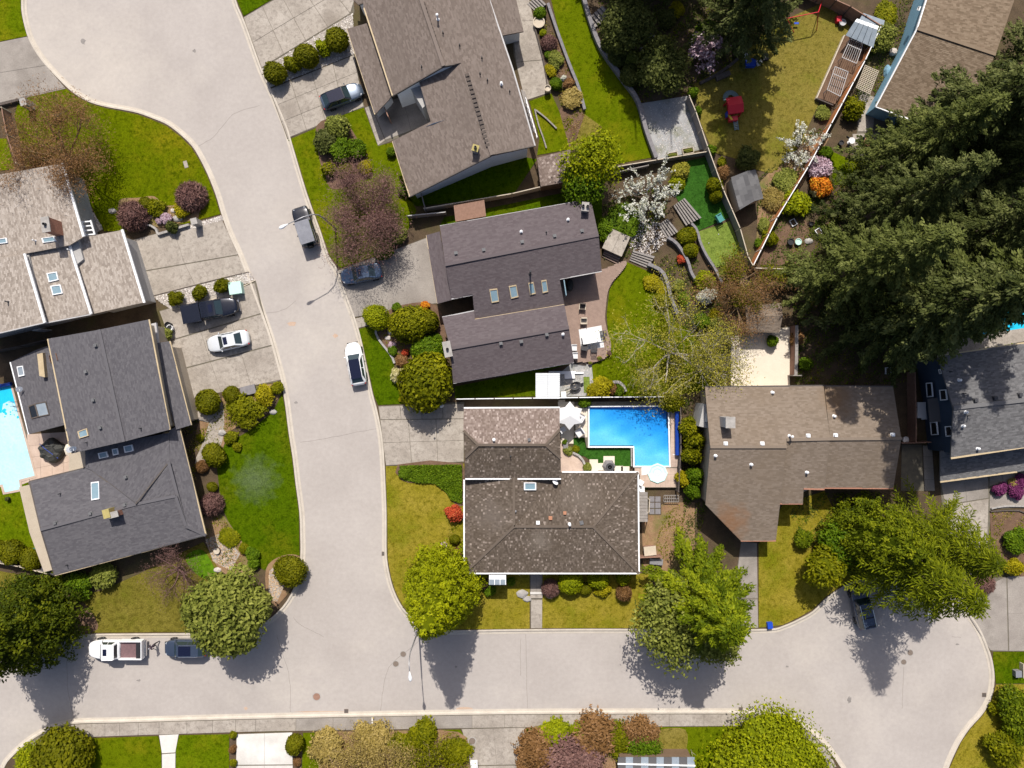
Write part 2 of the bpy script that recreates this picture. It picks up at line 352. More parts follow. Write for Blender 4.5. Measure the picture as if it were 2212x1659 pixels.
mat('far_land', (.05, .075, .015), (.10, .10, .03), .05, .95, fine=.3)
g = MB(); g.prism([(-400, -400), (400, -400), (400, 400), (-400, 400)], -.3, -.06); tag(g.build('ground', 'far_land'), None, None, None, 'structure')
# road
road = sheet('road', [(-260, -260), (2480, -260), (2480, 1920), (-260, 1920)], 0.0, 'asphalt', -.05)
LK = [(48, -140), (48, -60), (48, 0), (49, 27), (55, 57), (63, 83), (75, 107), (93, 133), (117, 160), (147, 190), (173, 210), (200, 223), (233, 232), (267, 238), (300, 245), (333, 257), (363, 270), (393, 293), (417, 317), (433, 343), (450, 377), (467, 420), (480, 463), (493, 500), (517, 553), (541, 614), (564, 676), (583, 730), (598, 783), (610, 830), (618, 880), (625, 936), (633, 986), (640, 1046), (648, 1106), (650, 1160), (650, 1199), (645, 1240), (628, 1285), (600, 1322), (560, 1350), (500, 1363), (430, 1367), (300, 1368), (200, 1369), (80, 1373), (-260, 1385)]
RK = [(500, -140), (505, -60), (510, 0), (530, 50), (566, 150), (586, 193), (620, 273), (631, 310), (663, 417), (693, 500), (711, 553), (730, 583), (746, 630), (766, 683), (780, 730), (793, 793), (806, 853), (815, 886), (825, 936), (830, 986), (833, 1053), (835, 1106), (835, 1156), (836, 1206), (843, 1246), (852, 1276), (866, 1305), (886, 1330), (915, 1350), (950, 1359), (986, 1361), (1106, 1359), (1250, 1358), (1406, 1358), (1550, 1358), (1659, 1358), (1692, 1351), (1726, 1336), (1756, 1319), (1782, 1293), (1819, 1267), (1860, 1250), (1920, 1241), (1975, 1246), (2030, 1268), (2069, 1296), (2092, 1323), (2116, 1359), (2132, 1396), (2141, 1423), (2146, 1456), (2144, 1489), (2136, 1516), (2119, 1543), (2092, 1573), (2072, 1603), (2056, 1636), (2047, 1659), (2035, 1700), (2030, 1760)]
BK = [(-60, 1720), (0, 1672), (17, 1645), (40, 1621), (67, 1599), (100, 1579), (140, 1566), (173, 1561), (267, 1559), (400, 1555), (553, 1551), (800, 1546), (1106, 1541), (1400, 1540), (1580, 1540), (1655, 1543), (1690, 1549), (1724, 1564), (1752, 1583), (1777, 1606), (1797, 1630), (1812, 1652), (1822, 1672), (1840, 1760)]
LKs, RKs, BKs = spline(LK, 3), spline(RK, 3), spline(BK, 3)
sheet('left_lots', LKs + [(-260, -140)], .08, 'soil', -.05)
sheet('right_lots', RKs + [(2480, 1760), (2480, -140)], .08, 'soil', -.05)
sheet('lower_lots', BKs + [(1840, 1920), (-60, 1920)], .08, 'soil', -.05)
def kerb(name, pts, side, inset=0.0):
    """rolled concrete kerb with its gutter, swept along the lot edge; side +1: road lies to the right of travel"""
    prof = [(-.02, .02), (-.02, .14), (.14, .14), (.20, .11), (.27, .035), (.50, .014), (.50, .004)]
    P = [np.array(W(*p)[:2]) for p in pts]; n = len(P); vs = []; fs = []; m = len(prof)
    for i in range(n):
        d = P[min(i + 1, n - 1)] - P[max(i - 1, 0)]; d /= np.linalg.norm(d); nr = np.array([d[1], -d[0]]) * side
        for o_, z in prof: q = P[i] + nr * o_; vs.append((q[0], q[1], z))
    for i in range(n - 1):
        for k in range(m - 1): fs.append((i * m + k, i * m + k + 1, (i + 1) * m + k + 1, (i + 1) * m + k))
    tag(link(name, meshdata(name, vs, fs, 'kerb')), None, None, None, 'structure')
kerb('left_kerb', LKs, -1); kerb('right_kerb', RKs, 1); kerb('lower_kerb', BKs, -1)
# paved gutter strip a little lighter than the road
def strip(name, pts, d0, d1, z, mat_, parent=None):
    P = [np.array(W(*p)[:2]) for p in pts]; n = len(P); vs = []; fs = []
    for i in range(n):
        d = P[min(i + 1, n - 1)] - P[max(i - 1, 0)]; d /= max(np.linalg.norm(d), 1e-6); nr = np.array([d[1], -d[0]])
        for o_ in (d0, d1): q = P[i] + nr * o_; vs.append((q[0], q[1], z))
        if i: k = 2 * i; fs.append((k - 2, k - 1, k + 1, k))
    o = link(name, meshdata(name, vs, fs, mat_), parent)
    if parent is None: tag(o, None, None, None, 'structure')
    return o
# cracks in the road surface: thin sealed lines lying on it
mat('crack', (.20, .18, .165), (.28, .255, .235), 3, .95)
mat('rust_stain', (.40, .27, .19), (.46, .36, .29), .8, .9)
for pts in ([(426, 316), (460, 297), (483, 270), (510, 243), (560, 228)], [(649, 956), (700, 948), (740, 940), (815, 925)], [(573, 676), (610, 670), (640, 650)],
            [(627, 1537), (627, 1480), (620, 1440), (606, 1400), (598, 1372)], [(634, 1334), (650, 1350), (690, 1370), (700, 1376)], [(822, 1536), (826, 1500), (833, 1460), (850, 1430), (900, 1390), (940, 1340)],
            [(1136, 1370), (1137, 1440), (1139, 1530)], [(1125, 1380), (1124, 1420), (1124, 1460)], [(145, 1380), (146, 1480), (160, 1556)],
            [(1952, 1440), (1950, 1500), (1949, 1530)], [(2056, 1375), (2076, 1377)]):
    pp = []
    for p in spline(pts, 5): pp.append((p[0] + random.uniform(-.8, .8), p[1] + random.uniform(-.8, .8)))
    strip('crack', pp, -.022, .022, .004, 'crack', road)
for (u, v, a, b) in ((630, 700, 10, 5), (724, 725, 6, 5), (531, 1530, 5, 4), (700, 1538, 60, 3), (860, 1540, 80, 3), (1005, 1532, 22, 5)):
    pts = [(u + a * math.cos(t) * random.uniform(.6, 1.2), v + b * math.sin(t) * random.uniform(.6, 1.2)) for t in np.arange(0, 6.28, .5)]
    mb = MB(); mb.add([(*W(*p)[:2], .003) for p in pts], [tuple(range(len(pts) - 1, -1, -1))]); mb.build('stain', 'rust_stain', road)
mat('oil_stain', (.17, .155, .145), (.25, .23, .215), 2, .8)
for (u, v, a, b) in ((1835, 1512, 5, 8), (1700, 1440, 4, 3), (985, 1440, 3, 3), (640, 870, 4, 3), (300, 1470, 5, 3), (2068, 1392, 4, 2), (706, 330, 4, 5), (1420, 1500, 5, 3), (180, 90, 5, 7), (420, 110, 4, 4), (1540, 1420, 3, 2)):
    pts = [(u + a * math.cos(t) * random.uniform(.5, 1.3), v + b * math.sin(t) * random.uniform(.5, 1.3)) for t in np.arange(0, 6.28, .5)]
    mb = MB(); mb.add([(*W(*p)[:2], .005) for p in pts], [tuple(range(len(pts) - 1, -1, -1))]); mb.build('stain', 'oil_stain', road)
# lawns
def lawnp(poly, m, top=.125, sm=0): return sheet('lawn', spline(poly, sm, True) if sm else poly, top, m, .0)
lawnp([(-60, -60), (46, -60), (46, 0), (47, 27), (53, 57), (60, 79), (0, 91), (-60, 100)], 'lawn_green')
lawnp([(65, 210), (145, 193), (171, 213), (198, 226), (231, 235), (265, 241), (298, 248), (331, 260), (361, 273), (391, 296), (415, 320), (431, 346), (448, 380), (465, 423), (477, 463), (440, 473), (400, 485), (345, 478), (300, 500), (226, 500), (190, 430), (160, 380), (135, 340), (55, 362), (44, 300), (33, 250), (40, 225)], 'lawn_left')
lawnp([(-40, 300), (16, 300), (34, 365), (-40, 376)], 'lawn_green')
lawnp([(512, 0), (507, -60), (600, -60), (588, 0), (527, 36)], 'lawn_deep')
lawnp([(623, 303), (680, 279), (700, 265), (786, 233), (817, 316), (848, 308), (885, 425), (900, 455), (880, 500), (840, 545), (815, 553), (735, 579), (713, 553), (695, 500), (665, 417), (633, 312)], 'lawn_mix')
lawnp([(773, 712), (793, 706), (813, 710), (820, 733), (833, 753), (851, 780), (853, 806), (863, 840), (880, 872), (817, 875), (808, 853), (795, 793), (782, 735)], 'lawn_deep')
lawnp([(834, 1007), (1003, 1001), (1003, 1240), (1144, 1240), (1144, 1357), (986, 1359), (950, 1357), (917, 1348), (888, 1329), (868, 1304), (854, 1275), (845, 1245), (838, 1206), (837, 1106), (835, 1053)], 'lawn_yellow')
lawnp([(1172, 1238), (1400, 1238), (1425, 1300), (1400, 1356), (1171, 1356)], 'lawn_yellow')
lawnp([(1638, 1175), (1690, 1090), (1780, 1060), (1870, 1245), (1818, 1264), (1780, 1290), (1754, 1316), (1724, 1333), (1690, 1349), (1638, 1355)], 'lawn_yellow')
lawnp([(2144, 1407), (2300, 1407), (2300, 1474), (2150, 1476), (2148, 1456), (2143, 1423)], 'lawn_deep')
lawnp([(2150, 1478), (2300, 1476), (2300, 1760), (2034, 1756), (2049, 1660), (2074, 1604), (2094, 1575), (2121, 1545), (2138, 1518), (2147, 1490)], 'lawn_yellow')
lawnp([(610, 850), (616, 880), (623, 936), (631, 986), (638, 1046), (646, 1106), (648, 1199), (612, 1200), (575, 1232), (540, 1215), (505, 1150), (478, 1090), (470, 1010), (486, 960), (540, 930), (590, 890)], 'lawn_deep')
lawnp([(160, 1290), (220, 1275), (300, 1240), (440, 1170), (482, 1240), (470, 1262), (450, 1300), (430, 1364), (200, 1366), (160, 1330)], 'lawn_olive')
lawnp([(404, 1200), (440, 1188), (470, 1243), (450, 1252), (415, 1230)], 'ground_cover', .16, 4)
lawnp([(-60, 1062), (62, 1042), (92, 1150), (100, 1192), (-60, 1162)], 'lawn_green')
lawnp([(-60, 1222), (40, 1240), (112, 1252), (60, 1285), (-60, 1300)], 'lawn_olive')
lawnp([(180, 1594), (343, 1589), (350, 1622), (350, 1760), (205, 1760)], 'lawn_mix')
lawnp([(388, 1587), (496, 1585), (496, 1760), (380, 1760), (381, 1612)], 'lawn_green')
lawnp([(655, 1582), (994, 1575), (1012, 1603), (1016, 1760), (650, 1760)], 'lawn_mix')
lawnp([(1137, 1572), (1659, 1568), (1709, 1578), (1755, 1618), (1784, 1662), (1800, 1760), (1128, 1760)], 'lawn_mix')
lawnp([(1143, 219), (1191, 203), (1206, 236), (1236, 322), (1160, 336), (1165, 300)], 'lawn_mix')
lawnp([(1180, -40), (1258, -40), (1275, 50), (1295, 110), (1340, 170), (1375, 222), (1393, 290), (1412, 340), (1320, 357), (1240, 322), (1262, 245), (1247, 185), (1210, 80)], 'lawn_mix')
lawnp([(1498, 182), (1590, 132), (1660, 60), (1780, 5), (1835, 60), (1765, 230), (1720, 330), (1665, 375), (1632, 367), (1595, 345), (1540, 330), (1510, 260)], 'lawn_dry')
lawnp([(1470, 352), (1524, 340), (1575, 470), (1502, 502), (1470, 445), (1445, 400)], 'turf_dark', .14)
lawnp([(1502, 503), (1576, 478), (1610, 568), (1535, 580), (1520, 545)], 'turf_light', .145)
lawnp([(1353, 566), (1399, 586), (1423, 600), (1435, 622), (1448, 666), (1461, 696), (1489, 713), (1523, 753), (1540, 838), (1440, 857), (1284, 855), (1278, 790), (1319, 768), (1313, 720), (1310, 680), (1316, 626), (1336, 593)], 'lawn_mix')
lawnp([(983, 835), (1240, 783), (1157, 808), (1157, 856), (983, 860)], 'lawn_deep')
lawnp([(900, 446), (1106, 425), (1160, 345), (1106, 335), (880, 430)], 'lawn_deep')
lawnp([(960, 470), (1276, 405), (1300, 430), (1300, 500), (1290, 560), (1276, 430), (950, 490)], 'lawn_deep', .13)
lawnp([(1790, 325), (1835, 345), (1870, 350), (1850, 400), (1800, 400)], 'lawn_green')
lawnp([(1238, 946), (1265, 946), (1267, 965), (1363, 965), (1363, 1007), (1300, 1010), (1262, 985), (1240, 980)], 'turf_dark', .15)
lawnp([(1381, 1040), (1400, 1055), (1385, 1060)], 'turf_dark', .16)
# planting beds and loose surfaces
def bed(poly, m, top=.15, sm=4): return sheet('planting_bed', spline(poly, sm, True) if sm else poly, top, m, .0)
bed([(258, 435), (300, 428), (335, 425), (360, 445), (420, 440), (430, 470), (400, 480), (345, 492), (320, 482), (275, 490)], 'bark', .14)
bed([(685, 272), (735, 255), (766, 290), (790, 340), (800, 375), (770, 395), (720, 410), (703, 380), (690, 340)], 'mulch', .14)
bed([(800, 705), (850, 665), (930, 655), (960, 700), (970, 850), (935, 868), (885, 862), (862, 800), (852, 775), (822, 733), (812, 712)], 'mulch', .16)
bed([(440, 895), (500, 850), (600, 828), (608, 850), (560, 905), (500, 930), (470, 990), (425, 960)], 'bark', .13)
bed([(440, 1120), (478, 1110), (510, 1150), (545, 1205), (540, 1235), (490, 1240), (455, 1195)], 'bark', .15)
bed([(575, 1230), (610, 1200), (648, 1202), (643, 1240), (620, 1285), (585, 1310)], 'bark', .14)
bed([(132, 1265), (165, 1285), (205, 1330), (200, 1365), (60, 1368), (60, 1300)], 'mulch', .13)
bed([(700, 1585), (800, 1580), (990, 1580), (1010, 1640), (1000, 1700), (720, 1700), (690, 1640)], 'bark', .14)
bed([(1140, 1578), (1240, 1566), (1390, 1572), (1405, 1620), (1330, 1660), (1130, 1700)], 'bark', .14)
bed([(1415, 1580), (1480, 1575), (1475, 1630), (1425, 1625)], 'lawn_dry', .14)
bed([(1186, 100), (1205, 85), (1250, 200), (1262, 250), (1240, 315), (1230, 320), (1208, 240), (1225, 215)], 'mulch', .14, 0)
bed([(1210, 250), (1245, 235), (1300, 275), (1290, 320), (1235, 325)], 'lawn_dry', .135, 0)
bed([(1440, 1085), (1500, 1085), (1500, 1240), (1390, 1240), (1385, 1110)], 'bark', .12, 0)
bed([(1640, 395), (1740, 290), (1790, 300), (1630, 570)], 'bark', .12, 0)
bed([(1640, 480), (1690, 470), (1760, 480), (1720, 575), (1640, 572)], 'mulch', .132, 0)
bed([(2136, 1105), (2300, 1095), (2300, 1240), (2200, 1245), (2140, 1180)], 'mulch', .13, 0)
bed([(860, 1003), (1000, 1001), (1000, 1092), (975, 1080), (960, 1060), (940, 1045), (900, 1043), (870, 1038)], 'mulch', .15, 2)
gravel = lambda poly, n, z=.11, m='stone_mix', lab=None: (sheet('gravel_bed', poly, z, 'gravel_bed', .0), stones('gravel', poly, n, z, m, label=lab))
gravel([(567, 150), (762, 30), (768, 117), (581, 191)], 1500)
gravel([(333, 642), (540, 588), (551, 606), (372, 670)], 1300)
gravel([(404, 490), (435, 480), (478, 466), (484, 476), (440, 487), (410, 498)], 300)
gravel([(160, 415), (180, 425), (225, 495), (205, 505)], 350)
gravel([(583, 1232), (606, 1215), (622, 1250), (600, 1298), (580, 1295)], 380, .15, 'chip_mix')
gravel([(445, 1165), (480, 1150), (520, 1195), (500, 1232), (462, 1212)], 420, .155, 'chip_mix')
sheet('gravel_yard', [(1380, 225), (1485, 208), (1529, 320), (1420, 347), (1395, 290)], .12, 'grey_gravel', .0)
stones('gravel', [(1400, 230), (1485, 210), (1527, 318), (1424, 344)], 900, .12, 'stone_mix', (.03, .07))
stones('gravel', [(1360, 480), (1420, 470), (1440, 520), (1400, 560), (1362, 540)], 700, .13, 'stone_mix', (.05, .11))
# driveways and paths, slab by slab
def paved(name, poly, base_mat='joint', z=.10):
    o = sheet(name, poly, z, base_mat, .0); return o
d = paved('driveway', [(-60, 100), (0, 92), (60, 80), (75, 110), (93, 135), (117, 162), (143, 192), (65, 210), (0, 226), (-60, 240)], 'grey_concrete', .10)
slabs(d, [(-60, 101), (64, 82), (100, 142), (-60, 168)], 1, 1, .125, 'grey_concrete'); slabs(d, [(-60, 169), (101, 143), (141, 190), (-60, 237)], 1, 1, .125, 'grey_concrete')
d = paved('driveway', [(527, 38), (590, 0), (690, -60), (760, -60), (766, 28), (567, 150), (545, 92)])
slabs(d, [(527, 39), (690, -55), (757, 30), (566, 147)], 4, 2, .125, 'concrete', .02); slabs(d, [(690, -55), (758, -60), (766, 0), (757, 29)], 1, 1, .125, 'concrete')
d = paved('driveway', [(582, 193), (766, 119), (783, 213), (788, 232), (700, 263), (680, 277), (621, 300)])
slabs(d, [(583, 194), (765, 120), (786, 231), (622, 299)], 4, 3, .125, 'concrete', .02)
d = paved('entry_court', [(788, 233), (800, 228), (845, 200), (940, 230), (945, 262), (848, 304), (816, 317)])
slabs(d, [(789, 234), (802, 229), (832, 304), (817, 315)], 1, 3, .125, 'concrete'); slabs(d, [(803, 230), (935, 190), (944, 262), (833, 303)], 2, 2, .125, 'grey_concrete')
d = paved('driveway', [(730, 584), (818, 553), (930, 510), (950, 655), (920, 660), (836, 670), (786, 682), (766, 686)])
slabs(d, [(731, 585), (929, 512), (948, 654), (766, 685)], 1, 1, .125, 'grey_concrete')
d = paved('kerb_pad', [(767, 688), (791, 682), (794, 704), (773, 710)]); slabs(d, [(768, 688), (790, 683), (793, 704), (773, 709)], 2, 1, .125, 'concrete')
d = paved('driveway', [(817, 877), (1003, 868), (1003, 998), (834, 1006)])
slabs(d, [(818, 878), (1002, 872), (1002, 904), (822, 906)], 4, 1, .125, 'concrete', .02); slabs(d, [(822, 907), (1002, 905), (1002, 997), (834, 1005)], 3, 2, .125, 'concrete', .02)
d = paved('garden_path', [(1145, 1240), (1172, 1240), (1171, 1357), (1146, 1357)])
slabs(d, [(1146, 1240), (1171, 1240), (1171, 1279), (1146, 1279)], 2, 3, .13, 'grey_concrete', .01); slabs(d, [(1145, 1283), (1172, 1283), (1172, 1291), (1145, 1291)], 1, 1, .2, 'concrete'); slabs(d, [(1147, 1295), (1171, 1295), (1171, 1356), (1147, 1356)], 1, 5, .13, 'concrete', .008)
slabs(d, [(1145, 1277), (1172, 1277), (1172, 1282), (1145, 1282)], 1, 1, .28, 'white_concrete')
d = paved('driveway', [(1600, 1168), (1634, 1172), (1637, 1356), (1573, 1356), (1590, 1240)])
slabs(d, [(1601, 1169), (1634, 1173), (1636, 1292), (1584, 1292)], 1, 1, .125, 'grey_concrete'); slabs(d, [(1583, 1294), (1636, 1294), (1637, 1355), (1574, 1355)], 1, 1, .125, 'grey_concrete')
d = paved('driveway', [(2060, 1290), (2100, 1330), (2118, 1362), (2134, 1398), (2143, 1406), (2300, 1406), (2300, 1235), (2120, 1250)])
slabs(d, [(2068, 1294), (2172, 1245), (2176, 1405), (2138, 1404)], 1, 1, .125, 'grey_concrete'); slabs(d, [(2174, 1245), (2300, 1236), (2300, 1405), (2178, 1405)], 1, 2, .125, 'grey_concrete')
d = paved('walkway', [(2030, 1040), (2140, 1020), (2215, 1010), (2300, 1000), (2300, 1090), (2140, 1100), (2130, 1200), (2090, 1250), (2040, 1200)])
slabs(d, [(2031, 1041), (2132, 1022), (2134, 1075), (2040, 1090)], 2, 1, .125, 'grey_concrete'); slabs(d, [(2040, 1092), (2134, 1077), (2130, 1200), (2060, 1200)], 2, 2, .125, 'concrete'); slabs(d, [(2136, 1070), (2300, 1062), (2300, 1089), (2136, 1099)], 2, 1, .125, 'grey_concrete')
slabs(d, [(2136, 1030), (2190, 1022), (2195, 1040), (2136, 1050)], 2, 1, .13, 'grey_concrete')
d = paved('driveway', [(272, 522), (478, 468), (490, 500), (515, 553), (538, 592), (333, 641), (312, 651), (285, 553)])
slabs(d, [(273, 523), (478, 469), (515, 550), (285, 590)], 2, 1, .125, 'concrete', .012); slabs(d, [(286, 592), (515, 552), (537, 591), (313, 650)], 2, 1, .125, 'concrete', .012)
d = paved('driveway', [(345, 672), (553, 608), (570, 676), (588, 730), (603, 783), (610, 820), (598, 825), (508, 840), (415, 862), (395, 800)])
slabs(d, [(346, 673), (551, 612), (567, 676), (368, 735)], 3, 1, .125, 'concrete', .016); slabs(d, [(369, 737), (568, 678), (588, 745), (388, 798)], 3, 1, .125, 'concrete', .016); slabs(d, [(389, 800), (589, 747), (608, 820), (414, 861)], 3, 1, .125, 'concrete', .016)
d = paved('garden_path', spline([(470, 850), (485, 888), (482, 950), (465, 985), (447, 1002), (422, 1000), (440, 955), (455, 905)], 3, True), 'concrete', .145)
d = paved('garden_path', [(344, 1586), (388, 1584), (381, 1612), (380, 1760), (352, 1760), (350, 1622)]); slabs(d, [(345, 1587), (387, 1585), (380, 1624), (351, 1626)], 1, 1, .13, 'white_concrete'); slabs(d, [(351, 1628), (380, 1626), (379, 1740), (352, 1740)], 1, 1, .13, 'white_concrete')
d = paved('driveway', [(511, 1584), (633, 1580), (634, 1760), (510, 1760)]); slabs(d, [(512, 1585), (632, 1581), (633, 1650), (511, 1651)], 2, 1, .125, 'white_concrete', .014); slabs(d, [(511, 1653), (633, 1652), (633, 1750), (511, 1750)], 2, 1, .125, 'white_concrete', .014)
d = paved('driveway', [(996, 1573), (1135, 1570), (1130, 1602), (1127, 1760), (1018, 1760), (1013, 1602)]); slabs(d, [(998, 1574), (1134, 1571), (1129, 1650), (1017, 1652)], 2, 1, .125, 'concrete', .012); slabs(d, [(1017, 1654), (1129, 1652), (1127, 1750), (1018, 1750)], 2, 1, .125, 'concrete', .012)
# pavement along the lower street
pv = sheet('pavement', [(p[0], p[1] + 1) for p in BKs if 60 < p[0] < 1800] + [(1782, 1668), (1760, 1625), (1735, 1597), (1705, 1577), (1670, 1568), (1580, 1567), (1106, 1570), (553, 1579), (267, 1588), (170, 1592), (110, 1606), (70, 1625)], .10, 'joint', .0)
us = [170, 200, 228, 260, 300, 345, 405, 460, 510, 553, 640, 720, 803, 806, 900, 1020, 1090, 1106, 1190, 1300, 1375, 1445, 1520, 1580]
def interp(pts, x):
    xs = [p[0] for p in pts]; return float(np.interp(x, xs, [p[1] for p in pts]))
for a, b in zip(us[:-1], us[1:]):
    lo = [(170, 1592), (267, 1588), (553, 1579), (1106, 1570), (1580, 1567)]
    slabs(pv, [(a, interp(BK, a) + 2), (b, interp(BK, b) + 2), (b, interp(lo, b)), (a, interp(lo, a))], 1, 1, .13, 'white_concrete' if b - a < 4 else ('grey_concrete' if 640 <= a < 1020 else 'concrete'), .014, name='panel')
c1 = [(1580, 1541), (1655, 1545), (1690, 1551), (1724, 1566), (1752, 1585), (1777, 1608), (1795, 1634), (1806, 1655)]; c2 = [(1580, 1567), (1640, 1567), (1670, 1570), (1703, 1580), (1730, 1597), (1752, 1622), (1768, 1645), (1778, 1665)]
for i in range(7): slabs(pv, [c1[i], c1[i + 1], c2[i + 1], c2[i]], 1, 1, .13, 'concrete', .014, name='panel')
c1 = [(66, 1605), (102, 1583), (140, 1568), (170, 1563)]; c2 = [(75, 1624), (112, 1604), (145, 1596), (170, 1592)]
for i in range(3): slabs(pv, [c1[i], c1[i + 1], c2[i + 1], c2[i]], 1, 1, .13, 'concrete', .014, name='panel')
# patios
d = paved('patio', [(1096, -40), (1135, -40), (1153, 60), (1175, 143), (1190, 200), (1134, 219), (1110, 120)]); slabs(d, [(1096, -40), (1134, -40), (1172, 130), (1115, 135)], 1, 2, .125, 'concrete', .01); slabs(d, [(1115, 136), (1173, 131), (1189, 200), (1134, 218)], 1, 1, .125, 'concrete', .01)
d = paved('patio', [(1852, 190), (1892, 212), (1925, 280), (1920, 335), (1870, 349), (1835, 330), (1830, 318), (1850, 290)]); slabs(d, [(1855, 195), (1890, 213), (1885, 285), (1852, 285)], 1, 1, .125, 'concrete'); slabs(d, [(1840, 290), (1922, 288), (1918, 330), (1848, 338)], 2, 1, .125, 'concrete')
d = paved('patio', [(-60, 860), (30, 850), (62, 940), (190, 1000), (190, 1012), (64, 1042), (58, 1060), (20, 1082), (-60, 1090)]); slabs(d, [(-60, 862), (29, 852), (66, 1040), (-60, 1088)], 5, 10, .125, 'paver', .01); slabs(d, [(60, 938), (188, 930), (188, 1010), (66, 1039)], 5, 4, .125, 'paver', .01)
court = paved('sports_court', [(1577, 726), (1706, 705), (1706, 838), (1577, 838)], 'joint', .11); slabs(court, [(1578, 727), (1705, 707), (1705, 837), (1578, 837)], 1, 1, .14, 'cream_concrete')
d = paved('side_path', [(1947, 960), (1990, 960), (1995, 1060), (1945, 1060)]); slabs(d, [(1992, 962), (2012, 962), (2018, 1060), (1996, 1060)], 1, 4, .125, 'grey_concrete')
# ------------------------------------------------------------------ houses
HOUSE = {}
def plane_of(P):
    A = np.c_[P[:, 0], P[:, 1], np.ones(len(P))]; return np.linalg.lstsq(A, P[:, 2], rcond=None)[0]
def shingle_field(P, ex, wd, th, rng, jit=.2):
    """courses of overlapping shingles laid over one roof plane -> verts, quads, tone"""
    a, b, c = plane_of(P); n = np.array([-a, -b, 1.0]); n /= np.linalg.norm(n)
    if math.hypot(a, b) < .02: e = np.array([1.0, 0, 0])
    else: e = np.array([-b, a, 0.0]) / math.hypot(a, b)
    s = np.cross(n, e)
    if s[2] < 0: s, e = -s, -e
    o = P.mean(0); Q = np.c_[(P - o) @ e, (P - o) @ s]
    lo, hi = Q.min(0), Q.max(0); rows = []
    for j, y in enumerate(np.arange(lo[1] + ex * .5, hi[1], ex)):
        x = np.arange(lo[0] - wd, hi[0] + wd, wd) + rng.uniform(0, wd)
        x = x + rng.uniform(-jit, jit, len(x)) * wd * .5
        w = np.diff(x); rows.append(np.c_[x[:-1] + w / 2, np.full(len(w), y), w, rng.uniform(.6, 1.25, len(w))])
    K = np.concatenate(rows); poly = [tuple(q) for q in Q]
    ins = np.ones(len(K), bool)
    for sx in (-.42, .42):
        for sy in (-.35, .35): ins &= inpoly(K[:, :2] + np.c_[K[:, 2] * sx, np.full(len(K), ex * sy)], poly)
    K = K[ins]; N = len(K)
    def pt(x, y, z): return o + x[:, None] * e + y[:, None] * s + z[:, None] * n
    hw = K[:, 2] * .49; hl = ex * .55; dz = K[:, 3] * th; fitz = (P - o) @ n
    z0 = np.full(N, fitz.max() * 0 + .004)
    V = np.stack([pt(K[:, 0] - hw, K[:, 1] - hl, z0 + dz), pt(K[:, 0] + hw, K[:, 1] - hl, z0 + dz), pt(K[:, 0] + hw, K[:, 1] + hl, z0 + dz * .15), pt(K[:, 0] - hw, K[:, 1] + hl, z0 + dz * .15),
                  pt(K[:, 0] - hw, K[:, 1] - hl, z0 - .02), pt(K[:, 0] + hw, K[:, 1] - hl, z0 - .02)], 1).reshape(-1, 3)
    k = (np.arange(N) * 6)[:, None]
    F = np.concatenate([k + [0, 1, 2, 3], k + [4, 5, 1, 0]]); return V, F, np.repeat(rng.uniform(0, 1, N), 6)
def quadmesh(name, V, F, tone, mat_, smooth=False):
    me = bpy.data.meshes.new(name); me.vertices.add(len(V)); me.vertices.foreach_set('co', np.ascontiguousarray(V, np.float32).ravel())
    me.loops.add(F.size); me.loops.foreach_set('vertex_index', np.ascontiguousarray(F, np.int32).ravel())
    me.polygons.add(len(F)); me.polygons.foreach_set('loop_start', np.arange(0, F.size, F.shape[1], dtype=np.int32))
    try: me.polygons.foreach_set('loop_total', np.full(len(F), F.shape[1], np.int32))
    except Exception: pass
    me.materials.append(M[mat_]); me.update(calc_edges=True)
    if tone is not None:
        at = me.attributes.new('tone', 'FLOAT', 'POINT'); at.data.foreach_set('value', np.ascontiguousarray(tone, np.float32))
    me.polygons.foreach_set('use_smooth', [bool(smooth)] * len(F))
    return me
def house(name, u, v, label, cat='house', group='houses along the two streets'):
    r = empty(name, W(u, v, 0), label, cat, group); HOUSE[r] = []; return r
def section(root, planes, mat_, wall, ex=.15, wd=.34, th=.016, inset=.45, wz=0.0, thick=.18, jit=.3, shingle=True):
    """roof planes as lists of (u, v, z): slab + shingles + the walls standing under them"""
    PL = [np.array([W(*p) for p in pl]) for pl in planes]
    for P in PL: q = plane_of(P); f = P[:, 0] * q[0] + P[:, 1] * q[1] + q[2]; P[:, 2] = np.where(abs(f - P[:, 2]) < .4, f, P[:, 2])
    rng = np.random.default_rng(len(HOUSE) * 31 + len(planes))
    mb = MB()
    for P in PL: mb.prism([tuple(p) for p in P], lambda p: p[2] - thick)
    roof = mb.build('roof', mat_, root)
    at = roof.data.attributes.new('tone', 'FLOAT', 'POINT'); at.data.foreach_set('value', [.4] * len(roof.data.vertices))
    if shingle:
        Vs, Fs, Ts, k = [], [], [], 0
        for P in PL:
            V, F, T = shingle_field(P, ex, wd, th, rng, jit); Vs.append(V); Fs.append(F + k); Ts.append(T); k += len(V)
        V = np.concatenate(Vs) - np.array(WL[root]); o = link('shingles', quadmesh('shingles', V, np.concatenate(Fs), np.concatenate(Ts), mat_), roof); o['kind'] = 'stuff'
    for pl, P in zip(planes, PL): HOUSE[root].append(([(p[0], p[1]) for p in pl], P, plane_of(P)))
    if wall:
        allp = np.concatenate(PL)[:, :2]; c = (allp.min(0) + allp.max(0)) / 2; mb = MB()
        for P in PL:
            a, b, cc = plane_of(P); q = []
            for p in P:
                d = c - p[:2]; xy = p[:2] + d / max(np.linalg.norm(d), .01) * inset * 1.3
                q.append((xy[0], xy[1], a * xy[0] + b * xy[1] + cc - thick - .04))
            mb.prism(q, wz)
        mb.build('wall', wall, root)
    return roof
